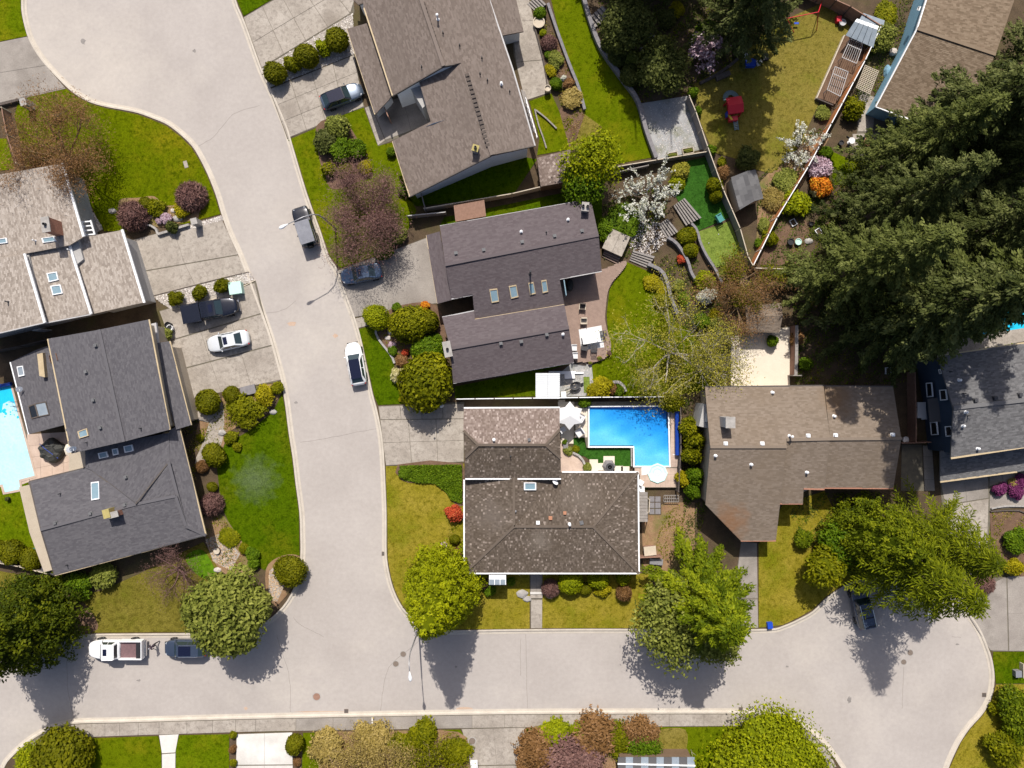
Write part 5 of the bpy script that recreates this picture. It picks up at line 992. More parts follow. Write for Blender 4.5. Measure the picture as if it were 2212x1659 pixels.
# -- shrubs: kind, material, u, v, radius, height, label
B_ = 'clipped shrubs and bushes'
def many(rows, group):
    for k, m, u, v, r, h, lab in rows:
        if k in 'lt' and v > 1565 and 680 < u < 1420: shrub('lumpy', m if m in M else 'leaf_' + m, u, v, r * 1.22, lab, h, group=group, loose=.3, core=False, spread=.74, n=4200); continue
        if k == 'b': shrub('ball', 'leaf_' + m, u, v, r, lab, h, group=group)
        elif k == 'l': shrub('lumpy', m if m in M else 'leaf_' + m, u, v, r, lab, h, group=group)
        elif k == 't': twig_shrub(m if m in M else 'leaf_' + m, u, v, r, lab, h, group=group)
many([('b', 'box', 594, 158, 22, 1.9, 'clipped ball shrub nearest the road in the top pebble strip'), ('l', 'gold', 630, 138, 19, 1.6, 'loose bronze-green bush between the two left ball shrubs of the pebble strip'), ('b', 'box', 661, 121, 23, 2.0, 'middle clipped ball shrub of the top pebble strip'), ('l', 'lime', 698, 103, 18, 1.6, 'lime-green bush in the top pebble strip'), ('b', 'box', 728, 86, 23, 2.0, 'clipped ball shrub of the top pebble strip nearest the house'),
      ('l', 'box', 378, 644, 17, 1.4, 'cloud-clipped shrub nearest the tan house in the driveway pebble strip'), ('l', 'box', 431, 632, 16.5, 1.4, 'middle cloud-clipped shrub above the black pickup'), ('l', 'box', 478, 617, 17.5, 1.5, 'cloud-clipped shrub beside the mint utility box'),
      ('b', 'box', 449, 868, 24, 1.8, 'large mustard-green ball shrub beside the white-sedan driveway'), ('b', 'box', 500, 853, 17, 1.4, 'small ball shrub by the slate lid and garden path'), ('b', 'box', 462, 983, 23, 1.8, 'ball shrub on the left side of the path end'), ('b', 'box', 458, 1052, 10, .8, 'tiny ball shrub by the charcoal house wall'), ('b', 'box', 628, 1234, 32, 2.2, 'big dark ball shrub on the chip bed at the street corner'),
      ('b', 'box', 26, 1193, 24, 1.8, 'oval clipped bush left of the small lean-to roof, the larger of two'), ('b', 'box', 65, 1208, 21, 1.6, 'oval clipped bush touching the lean-to roof'), ('b', 'box', -3, 1182, 14, 1.4, 'clipped bush cut by the left edge'), ('b', 'box', 636, 1608, 19, 1.6, 'ball shrub beside the white driveway at the bottom'),
      ('b', 'lime', 1232, 1257, 24, 1.9, 'broad yellow-green clipped bush below the white gutter'), ('b', 'lime', 1293, 1250, 20, 1.7, 'two-tone yellow clipped bush, middle of three under the gutter'), ('b', 'lime', 1348, 1248, 14, 1.4, 'smallest clipped bush under the gutter, near the house corner'), ('b', 'box', 1265, 1272, 12, .9, 'low dull green ball between yellow clipped bushes'), ('l', 'yellow', 1303, 1275, 17, 1.1, 'loose golden bush in front of the two-tone one'),
      ('b', 'lime', 813, 685, 26, 2.0, 'bright lime clipped bush at the driveway corner'), ('b', 'box', 982, 1165, 10, .8, 'small olive ball near the purple flower mound'), ('b', 'green', 923, 760, 33, 2.4, 'glossy green rounded shrub in the bed before the purple-grey house'), ('b', 'gold', 884, 700, 39, 3.0, 'tall shaggy green round conifer beside the chimney bed'), ('b', 'box', 923, 695, 22, 2.2, 'olive ball shrub between shaggy conifer and house wall'), ('b', 'gold', 920, 826, 55, 4.6, 'largest round golden-green shrub, casting shade on the driveway')], B_)
many([('l', 'olive', 728, 272, 27, 1.8, 'olive rhododendron at the top of the bed below the steel car'), ('l', 'dull', 703, 304, 26, 1.7, 'grey-blue juniper mound left of the bed'), ('l', 'green', 735, 325, 24, 1.7, 'dark green bush in the middle of the bed'), ('l', 'green', 770, 322, 22, 1.6, 'dark green bush at the right of the bed'), ('l', 'gold', 710, 365, 15, 1.3, 'narrow yellow-green bush left of the maroon maple'), ('l', 'box', 746, 370, 18, 1.3, 'olive bush touching the maroon maple'), ('l', 'yellow', 789, 361, 16, 1.0, 'yellow-green spreading bush at the bed foot'), ('l', 'green', 845, 328, 10, .9, 'small green bush at the brown roof corner'), ('l', 'green', 872, 410, 12, 1.0, 'small bush by the house wall next to the maple'), ('l', 'olive', 858, 508, 22, 1.4, 'ragged olive bush right of the maroon maple'), ('l', 'green', 828, 540, 22, 1.2, 'low green bush at the lawn edge by the blue sedan'),
      ('t', 'maroon', 411, 424, 33, 1.7, 'maroon twiggy dome on the lawn point beside the road'), ('t', 'maroon', 285, 466, 32, 2.0, 'maroon twiggy dome at the left end of the rockery'), ('b', 'box', 314, 440, 13, 1.0, 'mustard bush between the two maroon domes'), ('l', 'gold', 335, 447, 20, 1.2, 'yellow-green mound in the rockery'), ('l', 'yellow', 392, 453, 18, .9, 'bright yellow ground bush in the rockery'), ('l', 'petal_pink', 358, 472, 12, .9, 'pink-flowered bush in the rockery'), ('l', 'dull', 370, 490, 13, 1.3, 'dark bush on the retaining wall'), ('l', 'petal_pink', 343, 478, 7, .6, 'small pink bloom left in the rockery'),
      ('l', 'olive', 355, 722, 17, 1.1, 'rusty planted bush by the two pots'), ('l', 'gold', 528, 885, 40, 1.8, 'wide yellow-green bush on the left garden bed'), ('l', 'yellow', 571, 853, 22, 1.4, 'golden bush at the top of the left garden'), ('l', 'gold', 598, 838, 13, 1.0, 'small gold bush at the road end of the left garden'), ('t', 'rust', 436, 1008, 14, .9, 'rusty bush at the house path'), ('l', 'gold', 498, 945, 15, .8, 'low bush below the wide yellow-green one'), ('l', 'gold', 432, 945, 8, .6, 'small golden bush at the path left'), ('l', 'gold', 511, 965, 10, .6, 'small bush by the stones near the path'),
      ('t', 'maroon', 456, 1090, 25, 1.6, 'rounded pinkish-brown bush by the lawn and roof corner'), ('l', 'gold', 495, 1160, 22, .5, 'ground cover clump by the tree stump'), ('l', 'green', 545, 1197, 15, .9, 'green mound at the foot of the worn lawn'), ('l', 'gold', 526, 1185, 12, .7, 'yellow mound beside the green one by the chips'), ('l', 'green', 548, 1218, 12, .9, 'low green bush above the round glossy tree'),
      ('l', 'green', 166, 1263, 32, 1.9, 'glossy green bush between cypress and charcoal roof'), ('l', 'olive', 225, 1243, 30, 1.7, 'olive bush under the charcoal eave'), ('l', 'cedar', 60, 1262, 22, 2.4, 'dark green bush at the cypress top'), ('l', 'cedar', 112, 1258, 18, 1.8, 'small dark bush right of the lean-to'),
      ('b', 'box', 132, 1642, 62, 3.2, 'huge olive rounded bush at the bottom left'), ('l', 'lime', 66, 1640, 36, 2.2, 'yellow-green bush at the bottom left kerb'), ('l', 'gold', 503, 1588, 8, .7, 'upper small plant in the strip beside the white drive'), ('t', 'rust', 503, 1618, 8, .6, 'brown plant in the strip beside the white drive'), ('l', 'gold', 503, 1648, 8, .7, 'lowest small plant in the strip beside the white drive'), ('t', 'rust', 642, 1645, 9, .6, 'brown tuft below the bottom ball shrub'),
      ('l', 'gold', 912, 1590, 25, 1.6, 'green bush at the pavement above the olive twiggy tree'), ('t', 'straw', 705, 1612, 26, 1.3, 'straw-coloured bush at the lawn edge'), ('t', 'straw', 800, 1598, 30, 1.4, 'pale brown bush along the lower pavement'), ('l', 'gold', 868, 1612, 22, 1.2, 'olive clump in the middle of the straw-coloured bushes'), ('l', 'gold', 985, 1622, 22, 1.2, 'olive bush nearest the bottom driveway')], B_)
many([('l', 'rust', 1160, 1630, 38, 2.0, 'russet bush at the corner of the bottom driveway'), ('t', 'maroon', 1215, 1640, 42, 2.2, 'maroon bush between two russet ones at the bottom'), ('l', 'lime', 1198, 1588, 24, 1.4, 'bright lime bush on the pavement edge'), ('l', 'lime', 1252, 1580, 16, 1.1, 'small lime bush right of the bright lime one'), ('t', 'rust', 1285, 1592, 40, 1.9, 'russet-brown bush in the middle of the lower hedge'), ('t', 'maroon', 1272, 1638, 34, 1.8, 'dark russet bush below the middle of the hedge'), ('l', 'gold', 1335, 1600, 30, 1.4, 'yellow-green bush in the lower hedge'), ('t', 'rust', 1385, 1588, 32, 1.7, 'orange-brown bush at the right end of the hedge'), ('l', 'green', 1392, 1618, 28, 1.8, 'bright green bush over the panelled roof'), ('l', 'lime', 1165, 1655, 18, 1.0, 'lime bush at the very bottom by the driveway'), ('l', 'gold', 1618, 1572, 15, .9, 'small bush at the pavement by the lime tree'),
      ('l', 'cedar', 2192, 1525, 40, 3.0, 'dark hedge mass at the right edge'), ('l', 'cedar', 2205, 1580, 30, 2.6, 'lower dark hedge mass at the right edge'), ('l', 'gold', 2172, 1622, 42, 2.8, 'olive rounded bush at the bottom right corner'), ('l', 'gold', 2150, 1530, 14, 1.0, 'low yellow bush beside the curved kerb'),
      ('l', 'petal_cream', 862, 812, 19, 1.5, 'cream-flowered bush beside the largest golden shrub'), ('l', 'petal_red', 875, 762, 9, .8, 'crimson azalea in the stone-edged bed'), ('l', 'rust', 868, 778, 13, .9, 'russet azalea in the stone-edged bed'), ('l', 'petal_pink', 846, 746, 8, .5, 'pink heather on the stone edging'), ('l', 'green', 848, 757, 11, .6, 'low green mat by the pink heather'), ('l', 'green', 857, 664, 10, .7, 'pale green plant by the driveway'), ('l', 'petal_orange', 917, 661, 11, .8, 'golden flowering plant by the garage path'), ('l', 'leaf_yellow', 872, 862, 9, .5, 'yellow-green tuft at the foot of the lawn bed'), ('b', 'green', 940, 735, 14, 1.0, 'small bush in the shade by the house'),
      ('l', 'petal_red', 981, 1110, 19, 1.4, 'red-orange azalea against the white-guttered wall'), ('l', 'petal_pink', 959, 1178, 8, .7, 'purple-pink flower mound on the yellow lawn'), ('t', 'rust', 995, 1190, 12, .8, 'brown tuft by the corner of the shake-roofed house'), ('l', 'green', 1058, 1275, 13, 1.0, 'green bush between golden cedar and bay roof'), ('t', 'maroon', 1046, 1262, 12, 1.0, 'maroon bush under the gutter by the bay roof'), ('l', 'green', 1104, 1256, 9, .9, 'small bush left of the garden steps'), ('t', 'maroon', 1190, 1272, 20, 1.4, 'mauve twiggy bush right of the garden steps'), ('t', 'rust', 1348, 1282, 17, 1.5, 'red-brown twiggy bush near the right house corner'), ('l', 'green', 872, 1022, 12, .6, 'left end clump of the green ground cover'),
      ('l', 'yellow', 1298, 838, 26, 1.4, 'yellow bush beside the curved stone planter'), ('l', 'rust', 1322, 842, 12, .8, 'rusty plant beside the curved planter'), ('l', 'green', 1336, 843, 12, .7, 'green plant inside the curved planter'), ('l', 'green', 1262, 870, 12, 1.4, 'dark bush at the pool fence corner'), ('l', 'green', 1220, 955, 6, .7, 'green plant in the grey planter box'), ('l', 'gold', 1244, 970, 8, .5, 'yellow clump at the edge of the pool turf'), ('l', 'olive', 1226, 973, 10, .6, 'herbs in the stone bed by the round patio'), ('l', 'olive', 1269, 1009, 10, .6, 'herbs in the lower round bed')], B_)
many([('l', 'gold', 1488, 925, 22, 3.0, 'bamboo-like bush at the top of the row right of the pool'), ('l', 'gold', 1500, 950, 24, 3.2, 'second bush in the row right of the pool'), ('l', 'gold', 1495, 985, 22, 3.2, 'middle bush in the row right of the pool'), ('l', 'yellow', 1478, 1035, 18, 2.0, 'yellow bush at the spa corner'), ('l', 'green', 1500, 1028, 20, 2.4, 'dark green bush behind the yellow one at the spa'), ('l', 'green', 1496, 1062, 18, 2.2, 'lowest green bush right of the spa'), ('l', 'gold', 1452, 868, 24, 2.2, 'yellow-green bush at the far fence corner of the pool'),
      ('l', 'yellow', 1410, 610, 20, .8, 'yellow groundcover at the top of the terraced bed'), ('l', 'gold', 1430, 650, 20, .9, 'olive groundcover on the terraced bed bend'), ('l', 'yellow', 1432, 628, 16, .7, 'yellow mound in the middle of the terraced bed'), ('l', 'green', 1477, 645, 14, 1.0, 'green mound at the terraced wall foot'), ('l', 'olive', 1465, 618, 14, .9, 'olive tuft above the green mound'), ('l', 'lime', 1524, 606, 22, 1.6, 'bright lime bush at the terrace wall'), ('l', 'petal_white', 1526, 638, 20, 1.4, 'white-flowered bush below the bright lime one'), ('b', 'gold', 1483, 510, 18, 1.4, 'round olive ball at the timber steps'), ('b', 'gold', 1491, 540, 15, 1.2, 'smaller olive ball between terrace walls'), ('l', 'petal_red', 1473, 560, 10, .7, 'scarlet azalea between terrace walls'), ('l', 'green', 1516, 693, 18, 1.2, 'fresh green bush beside the birch'), ('l', 'olive', 1547, 700, 16, 1.2, 'grey-green bush right of the fresh green one'), ('l', 'green', 1668, 737, 12, 1.4, 'small green bush overhanging the concrete court'), ('l', 'spring', 1470, 370, 20, 1.5, 'wispy lime grass clump by the dark turf'), ('l', 'lime', 1463, 395, 17, 1.2, 'pale lime tuft at the turf edge'), ('b', 'gold', 1543, 402, 16, 1.9, 'larger clipped ball over the dark turf fence'), ('b', 'gold', 1546, 425, 12, 1.7, 'smaller clipped ball over the dark turf fence'), ('l', 'green', 1345, 478, 40, .7, 'bright green ground planting above the hot tub'), ('l', 'green', 1305, 495, 20, 1.6, 'green bush at the purple-grey gable end'), ('l', 'olive', 1565, 590, 16, 1.0, 'pale blossoming shrub at the putting green end'), ('l', 'leaf_yellow', 1545, 680, 14, 1.0, 'yellow bush between birch and twiggy tree')], B_)
many([('b', 'green', 1167, 28, 12, .9, 'round green bush at the planter top'), ('b', 'lime', 1173, 71, 7, .5, 'little lime ball below the round pot'), ('t', 'maroon', 1186, 93, 18, 1.0, 'maroon weeping bush in the planter strip'), ('l', 'olive', 1200, 128, 18, .9, 'olive plant in the planter strip'), ('l', 'yellow', 1190, 152, 13, .7, 'yellow flowers in the planter strip'), ('b', 'green', 1201, 181, 12, .9, 'green ball at the lower planter strip'), ('l', 'rust', 1230, 180, 12, .8, 'pinkish plant beside the green ball'), ('l', 'straw', 1235, 213, 24, .9, 'tan cushion bush at the planter foot'), ('l', 'green', 1186, 118, 9, .6, 'green tuft by the patio wall'), ('l', 'petal_white', 1217, 168, 6, .5, 'white flowers in the planter strip'),
      ('b', 'dull', 1314, 97, 16, 1.4, 'dark ball bush on the stone wall'), ('b', 'dull', 1335, 122, 20, 1.4, 'grey-green mound on the stone wall'), ('b', 'dull', 1364, 163, 22, 1.7, 'round dull ball bush by the gravel yard'), ('b', 'olive', 1368, 128, 18, 1.4, 'olive ball in the middle of the shaded garden'), ('b', 'olive', 1428, 98, 20, 1.5, 'olive bush right in the shaded garden'), ('l', 'dull', 1440, 40, 22, 1.7, 'dull bush at the top of the shaded garden'), ('l', 'yellow', 1462, 22, 18, 1.2, 'golden bush at the top edge'), ('l', 'green', 1525, 70, 26, 1.2, 'grassy green mound by the magnolia'), ('l', 'green', 1497, 200, 11, 1.2, 'green bush at the fence top'), ('l', 'green', 1507, 240, 10, 1.0, 'leafy plant at the middle of the fence'), ('l', 'green', 1535, 325, 12, 1.0, 'green plant at the fence bend'), ('l', 'dull', 1615, 342, 26, 1.8, 'dark bush beside the grey shed'), ('l', 'rust', 1562, 372, 16, 1.2, 'rusty bush between fence and grey shed'), ('l', 'gold', 1560, 350, 10, .8, 'golden tuft above the grey shed'),
      ('l', 'gold', 1845, 235, 24, 2.0, 'fresh green round tree-bush by the trellis table'), ('l', 'olive', 1905, 80, 34, 2.2, 'leafy bush beside the pale blue wall'), ('l', 'gold', 1915, 30, 26, .9, 'yellowish scrub at the top fence'), ('l', 'petal_pink', 1772, 362, 25, 1.8, 'lilac-pink rhododendron behind the orange fence'), ('l', 'petal_orange', 1773, 400, 24, 1.7, 'orange azalea below the lilac rhododendron'), ('l', 'petal_cream', 1763, 415, 12, 1.0, 'pale yellow azalea beside the orange one'), ('l', 'lime', 1722, 440, 30, 1.9, 'cream-lime bush beside the orange fence'), ('l', 'gold', 1663, 514, 19, 1.3, 'lime bush at the fence corner bed'), ('l', 'olive', 1698, 390, 26, 1.0, 'trailing green plant left of the orange fence'), ('t', 'straw', 1672, 430, 26, .9, 'dry tangle of canes by the grey shed'), ('l', 'olive', 1650, 485, 14, .7, 'weedy plants in the kitchen garden'), ('l', 'green', 1640, 525, 10, .7, 'leafy vegetables at the fence tip'), ('l', 'olive', 1778, 245, 16, .8, 'straggly plants at the raised bed foot'), ('l', 'green', 1785, 330, 14, 1.1, 'dark green bush by the white blossoming tree'), ('l', 'olive', 1705, 590, 24, 2.0, 'bush in shade under the lowest fir'), ('l', 'rust', 1722, 730, 16, 1.4, 'orange-brown bush beside the brown wall'), ('l', 'green', 1740, 785, 16, 1.0, 'dark green plant in the shaded side yard'),
      ('l', 'purple', 2160, 1058, 16, 1.0, 'purple heather mound left of the straw grass'), ('l', 'purple', 2195, 1062, 18, 1.0, 'purple heather mound below the straw grass'), ('l', 'purple', 2205, 1040, 16, 1.0, 'purple heather mound at the right edge'), ('l', 'straw', 2193, 1044, 12, .8, 'straw-coloured ornamental grass among the heather'), ('l', 'green', 2195, 1170, 26, 1.6, 'green bush at the right edge by the brown bed'), ('l', 'yellow', 2192, 1225, 20, 1.3, 'yellow bush at the driveway top on the right'), ('t', 'maroon', 2128, 1262, 22, 1.2, 'dark red bush at the kerb under the paler conifer'), ('l', 'cedar', 1735, 1165, 20, 1.6, 'dark foliage at the corner of the brown house'), ('l', 'petal_white', 1790, 1195, 12, 1.0, 'white-speckled bush behind the conical tree')], B_)
# ground cover hedge before the shake-roofed house: leaves past counting
rng = np.random.default_rng(3); pg = [(864, 1005), (998, 1003), (999, 1088), (975, 1078), (960, 1058), (938, 1043), (900, 1041), (872, 1036)]; P2 = np.array(poly_uv(pg)); Q = rng.uniform(P2.min(0), P2.max(0), (16000, 2)); Q = Q[inpoly(Q, [tuple(p) for p in P2])]; n = len(Q)
hh = .34 + .12 * np.sin(Q[:, 0] * 2.1) * np.sin(Q[:, 1] * 2.7 + 1) + rng.normal(0, .06, n); f = Fol(); f.leaves(np.c_[Q, hh], rng.normal(0, .6, (n, 3)) + [0, 0, 1], rng.normal(0, 1, (n, 3)), .2, .12, .55 + rng.normal(0, .25, n), rng)
tag(link('ground_cover', f.mesh('ground_cover', 'leaf_green')), 'bright green ground cover leaves before the shake-roofed house', None, None, 'stuff')

# weeds, litter and low plants over the open soil: leaves past counting
def scatter(name, label, polys, dens, mat_, seed, hmax=.3, ln=.22, wd=.10, patch=.35, z=.12):
    rng = np.random.default_rng(seed); Ps = []; f = Fol()
    for poly in polys:
        P = np.array(poly_uv(poly)); lo, hi = P.min(0), P.max(0); n = int((hi - lo).prod() * dens); Q = rng.uniform(lo, hi, (n, 2)); Q = Q[inpoly(Q, [tuple(p) for p in P])]
        w = np.sin(Q[:, 0] * 1.3 + seed) * np.sin(Q[:, 1] * 1.7 + seed * 2) + .6 * np.sin(Q[:, 0] * 3.1 - Q[:, 1] * 2.3 + seed) + rng.normal(0, .3, len(Q)); Q = Q[w > patch - .6]; w = w[w > patch - .6]; n = len(Q)
        hh = z + np.clip((w - patch + .6) * .35, .02, 1) * hmax * rng.uniform(.3, 1, n); f.leaves(np.c_[Q, hh], rng.normal(0, .55, (n, 3)) + [0, 0, 1], rng.normal(0, 1, (n, 3)), ln, wd, .42 + rng.normal(0, .22, n), rng)
    tag(link(name, f.mesh(name, mat_)), label, None, None, 'stuff')
yards = [[(1290, -20), (1490, -20), (1500, 185), (1490, 205), (1385, 222), (1340, 165), (1300, 105)], [(1490, -20), (1760, -20), (1600, 125), (1505, 180)], [(1632, 390), (1745, 290), (1800, 265), (1720, 410), (1640, 560)], [(1660, 480), (1840, 340), (1880, 380), (1760, 580), (1640, 578)], [(1408, 580), (1470, 520), (1560, 620), (1570, 730), (1520, 745), (1465, 700), (1440, 620)], [(1480, 715), (1580, 730), (1578, 835), (1545, 838)], [(1475, 862), (1525, 860), (1530, 1090), (1480, 1240), (1475, 1070)], [(1710, 600), (1990, 600), (2000, 800), (1950, 830), (1715, 830)], [(1300, 440), (1440, 400), (1440, 470), (1420, 500), (1350, 560), (1300, 560)], [(1690, 1070), (1900, 1060), (1880, 1230), (1780, 1190), (1740, 1190)], [(1740, 420), (1990, 270), (2200, 200), (2212, 640), (1760, 640)], [(1900, 20), (1990, -20), (1980, 60), (1880, 220), (1830, 230), (1870, 140)]]
scatter('undergrowth', 'low green undergrowth over the shaded garden soil', yards, 42, 'leaf_dull', 1, .35)
scatter('undergrowth', 'patches of fresh green weeds in the back gardens', yards, 30, 'leaf_green', 2, .3, patch=.75)
scatter('undergrowth', 'olive weeds and dry stalks in the back gardens', yards, 24, 'leaf_gold', 3, .25, patch=.95)
beds = [[(440, 880), (500, 850), (605, 830), (560, 905), (490, 960), (430, 960)], [(440, 1115), (478, 1110), (545, 1205), (490, 1240), (455, 1195)], [(1140, 1580), (1400, 1572), (1420, 1625), (1330, 1660), (1130, 1700)], [(700, 1582), (990, 1580), (1010, 1640), (1000, 1700), (690, 1700)], [(1165, 20), (1200, 80), (1250, 200), (1262, 250), (1235, 300), (1208, 215), (1180, 120)], [(1210, 250), (1300, 275), (1290, 320), (1235, 322)], [(2140, 1105), (2230, 1100), (2230, 1235), (2150, 1190)], [(690, 275), (760, 290), (800, 375), (705, 400)], [(810, 710), (860, 665), (935, 860), (885, 860), (855, 780)], [(262, 440), (430, 445), (400, 482), (320, 485)], [(1440, 1090), (1480, 1090), (1470, 1200), (1400, 1230)], [(380, 920), (440, 900), (420, 1080), (400, 1000)], [(985, 1120), (1002, 1100), (1002, 1236), (940, 1200)]]
scatter('undergrowth', 'yellow-green groundcover between the garden shrubs', beds, 46, 'leaf_gold', 4, .3, patch=.45)
scatter('leaf_litter', 'straw and leaf litter on the garden beds', beds, 36, 'leaf_straw', 5, .14, .18, .07, patch=.55)
scatter('leaf_litter', 'russet twigs and leaves in the lower garden beds', beds[1:5], 40, 'leaf_rust', 6, .3, .3, .05, patch=.45)
# ------------------------------------------------------------------ vehicles
def loft(mb, rings):
    m = len(rings[0]); k = len(mb.v); mb.v += [tuple(p) for r in rings for p in r]
    for i in range(len(rings) - 1):
        for j in range(m): mb.f.append((k + i * m + j, k + i * m + (j + 1) % m, k + (i + 1) * m + (j + 1) % m, k + (i + 1) * m + j))
    mb.f.append(tuple(k + j for j in range(m - 1, -1, -1))); mb.f.append(tuple(k + (len(rings) - 1) * m + j for j in range(m)))
def lp(xs, ys): return lambda x: float(np.interp(x, xs, ys))
def vehicle(name, label, cat, u, v, deg, paint_, L=4.65, Wd=1.84, roof_z=1.45, hood=.78, belt=.95, tail=1.02, cowl=.30, wst=.43, rwt=.76, rwb=.93, zb=.22, roof_mat=None, glass='car_glass', sunroof=None, bed=None, boxy=0.0, spare=False, rails=False, group='parked vehicles', hood_mat=None, wheel=.33, pan=None, roofbars=False, ribs=False):
    """x forward; fractions are measured from the nose"""
    x0, y0, _ = W(u, v, .75); r = empty(name, (x0, y0, 0.012), label, cat, group, math.radians(deg))
    X = lambda f: L / 2 - f * L
    hw = lp([0, .015, .04, .08, .13, .2, .3, .5, .78, .88, .94, .975, 1], [.34, .52, .68, .82, .91, .97, 1, 1, .985, .94, .86, .75, .52] if not boxy else [.7, .8, .88, .93, .96, 1, 1, 1, 1, 1, 1, .97, .9])
    end = bed['rail'] if bed else tail
    top = lp([0, .025, .12, cowl, .5, rwb, .965, 1], [.52, hood * .88, hood + .04, belt, belt + .02, end, end - .02, end - .28] if not bed else [.66, hood * .92, hood + .03, belt, belt + .02, end, end, end - .04])
    bot = lp([0, .06, .94, 1], [.34, zb, zb, .40]); rings = []
    for f in np.concatenate([[0, .012, .03, .06, .1], np.linspace(.15, .85, 13), [.9, .94, .97, .99, 1]]):
        x = X(f); w = Wd / 2 * hw(f); t = top(f); b = bot(f); mid = (t + b) / 2
        half = [(w * .86, b), (w * .98, b + .12), (w, mid), (w * .985, t - .14), (w * .93, t - .035), (w * .80, t), (w * .4, t + .02), (0, t + .028)]
        rings.append([(x, -y, z) for y, z in half] + [(x, y, z) for y, z in half[-2::-1]])
    if bed:   # cab and nose end where the bed begins
        bx = bed['x']; rings = [q for q in rings if q[0][0] >= X(bx) - 1e-6] ; w = Wd / 2; t = top(bx); half = [(w * .86, zb), (w * .98, zb + .12), (w, (t + zb) / 2), (w * .985, t - .14), (w * .93, t - .035), (w * .80, t), (w * .4, t + .02), (0, t + .028)]
        rings.append([(X(bx), -y, z) for y, z in half] + [(X(bx), y, z) for y, z in half[-2::-1]])
    mb = MB(); loft(mb, rings)
    body = mb.build('body', paint_, r, smooth=True, local=True)
    rw = Wd / 2 * .70; bw = Wd / 2 * .90
    if boxy or bed: rw = Wd / 2 * .83
    cab = MB(); zt = roof_z; ring_b = []; ring_t = []
    fb = [cowl, cowl + .03, (cowl + rwb) / 2, rwb - .03, rwb]; ft = [wst, wst + .03, (wst + rwt) / 2, rwt - .03, rwt]
    for k_, (a, b) in enumerate(zip(fb, ft)):
        e = .93 if k_ in (0, 4) else 1.0; ring_b.append((X(a), bw * e, top(a) - .03)); ring_t.append((X(b), rw * (.93 if k_ in (0, 4) else 1), zt - (.05 if k_ in (0, 4) else 0)))
    vb = [(x, -y, z) for x, y, z in ring_b] + [(x, y, z) for x, y, z in ring_b[::-1]]; vt = [(x, -y, z) for x, y, z in ring_t] + [(x, y, z) for x, y, z in ring_t[::-1]]
    n = len(vb); cab.add(vb + vt, [tuple(range(n, 2 * n))] + [(i, (i + 1) % n, n + (i + 1) % n, n + i) for i in range(n)])
    c_ = cab.build('cabin', roof_mat or paint_, r, local=True)
    def pane(nm, q, m_, lift=.012):
        q = [Vector(p) for p in q]; nn = (q[1] - q[0]).cross(q[3] - q[0]).normalized(); cc = sum(q, Vector()) / 4
        if nn.dot(cc - Vector((0, 0, belt * .6))) < 0: nn = -nn
        g = MB(); g.add([p + nn * lift for p in q] + [p - nn * .01 for p in q], [(0, 1, 2, 3), (7, 6, 5, 4), (0, 4, 5, 1), (1, 5, 6, 2), (2, 6, 7, 3), (3, 7, 4, 0)]); o = g.build(nm, m_, r, local=True)
        return o
    def mixp(a, b, t): return tuple(a[i] * (1 - t) + b[i] * t for i in range(3))
    def quad(b0, b1, t0, t1, m=.07, mv=.08):
        B0, B1, T0, T1 = mixp(b0, b1, m), mixp(b0, b1, 1 - m), mixp(t0, t1, m), mixp(t0, t1, 1 - m); return [mixp(B0, T0, mv), mixp(B1, T1, mv), mixp(B1, T1, 1 - mv * .6), mixp(B0, T0, 1 - mv * .6)]
    pane('windshield', quad(vb[n - 1], vb[0], vt[n - 1], vt[0], .05), 'clear_glass'); pane('rear_window', quad(vb[4], vb[5], vt[4], vt[5], .08, .12), 'clear_glass' if not boxy else glass)
    for s in (0, 1):
        idx = (1, 2, 3) if s == 0 else (6, 7, 8)
        for a, b in zip(idx[:-1], idx[1:]): pane('side_window', quad(vb[a], vb[b], vt[a], vt[b], .05, .1), glass)
    if pan: pane('glass_roof', [(X(pan[0]), -rw * pan[2], zt), (X(pan[0]), rw * pan[2], zt), (X(pan[1]), rw * pan[2], zt), (X(pan[1]), -rw * pan[2], zt)], 'roof_glass', .012)
    if ribs:
        for y in np.linspace(-.8, .8, 6): g = MB(); g.box((X((wst + .1 + rwt) / 2), y * rw, zt + .005), (L * (rwt - wst - .14), .03, .02)); g.build('roof_rib', paint_, r, local=True)
    if rails:
        for y in (-1, 1): g = MB(); g.tube([(X(wst + .02), y * rw * .93, zt), (X(wst + .06), y * rw * .93, zt + .07), (X(rwt - .04), y * rw * .93, zt + .07), (X(rwt), y * rw * .93, zt)], .022, 5); g.build('roof_rail', 'chrome', r, local=True)
    if roofbars:
        for f in np.linspace(wst + .12, rwt - .04, 3): g = MB(); g.box((X(f), 0, zt + .05), (.06, rw * 1.9, .03)); g.build('roof_bar', 'plastic_black', r, local=True)
    for s in (-1, 1):
        g = MB(); g.lathe([(.0, .0), (.08, .02), (.09, .10), (0, .12)], 8, (0, 0, 0)); g.v = [(X(cowl + .05) + p[0] * .7, s * (Wd / 2 + .05) + p[1] * 1.1, belt - .02 + p[2]) for p in g.v]; g.build('mirror', paint_, r, local=True, smooth=True)
        g = MB(); g.box((X(.075), s * Wd / 2 * .62, hood * .92), (.2, .16, .08), s * -.6); g.build('headlight', 'lamp_lens', r, local=True)
        g = MB(); g.box((X(.968), s * Wd / 2 * .74, end - .2), (.1, .2, .14), s * .5); g.build('taillight', 'tail_red', r, local=True)
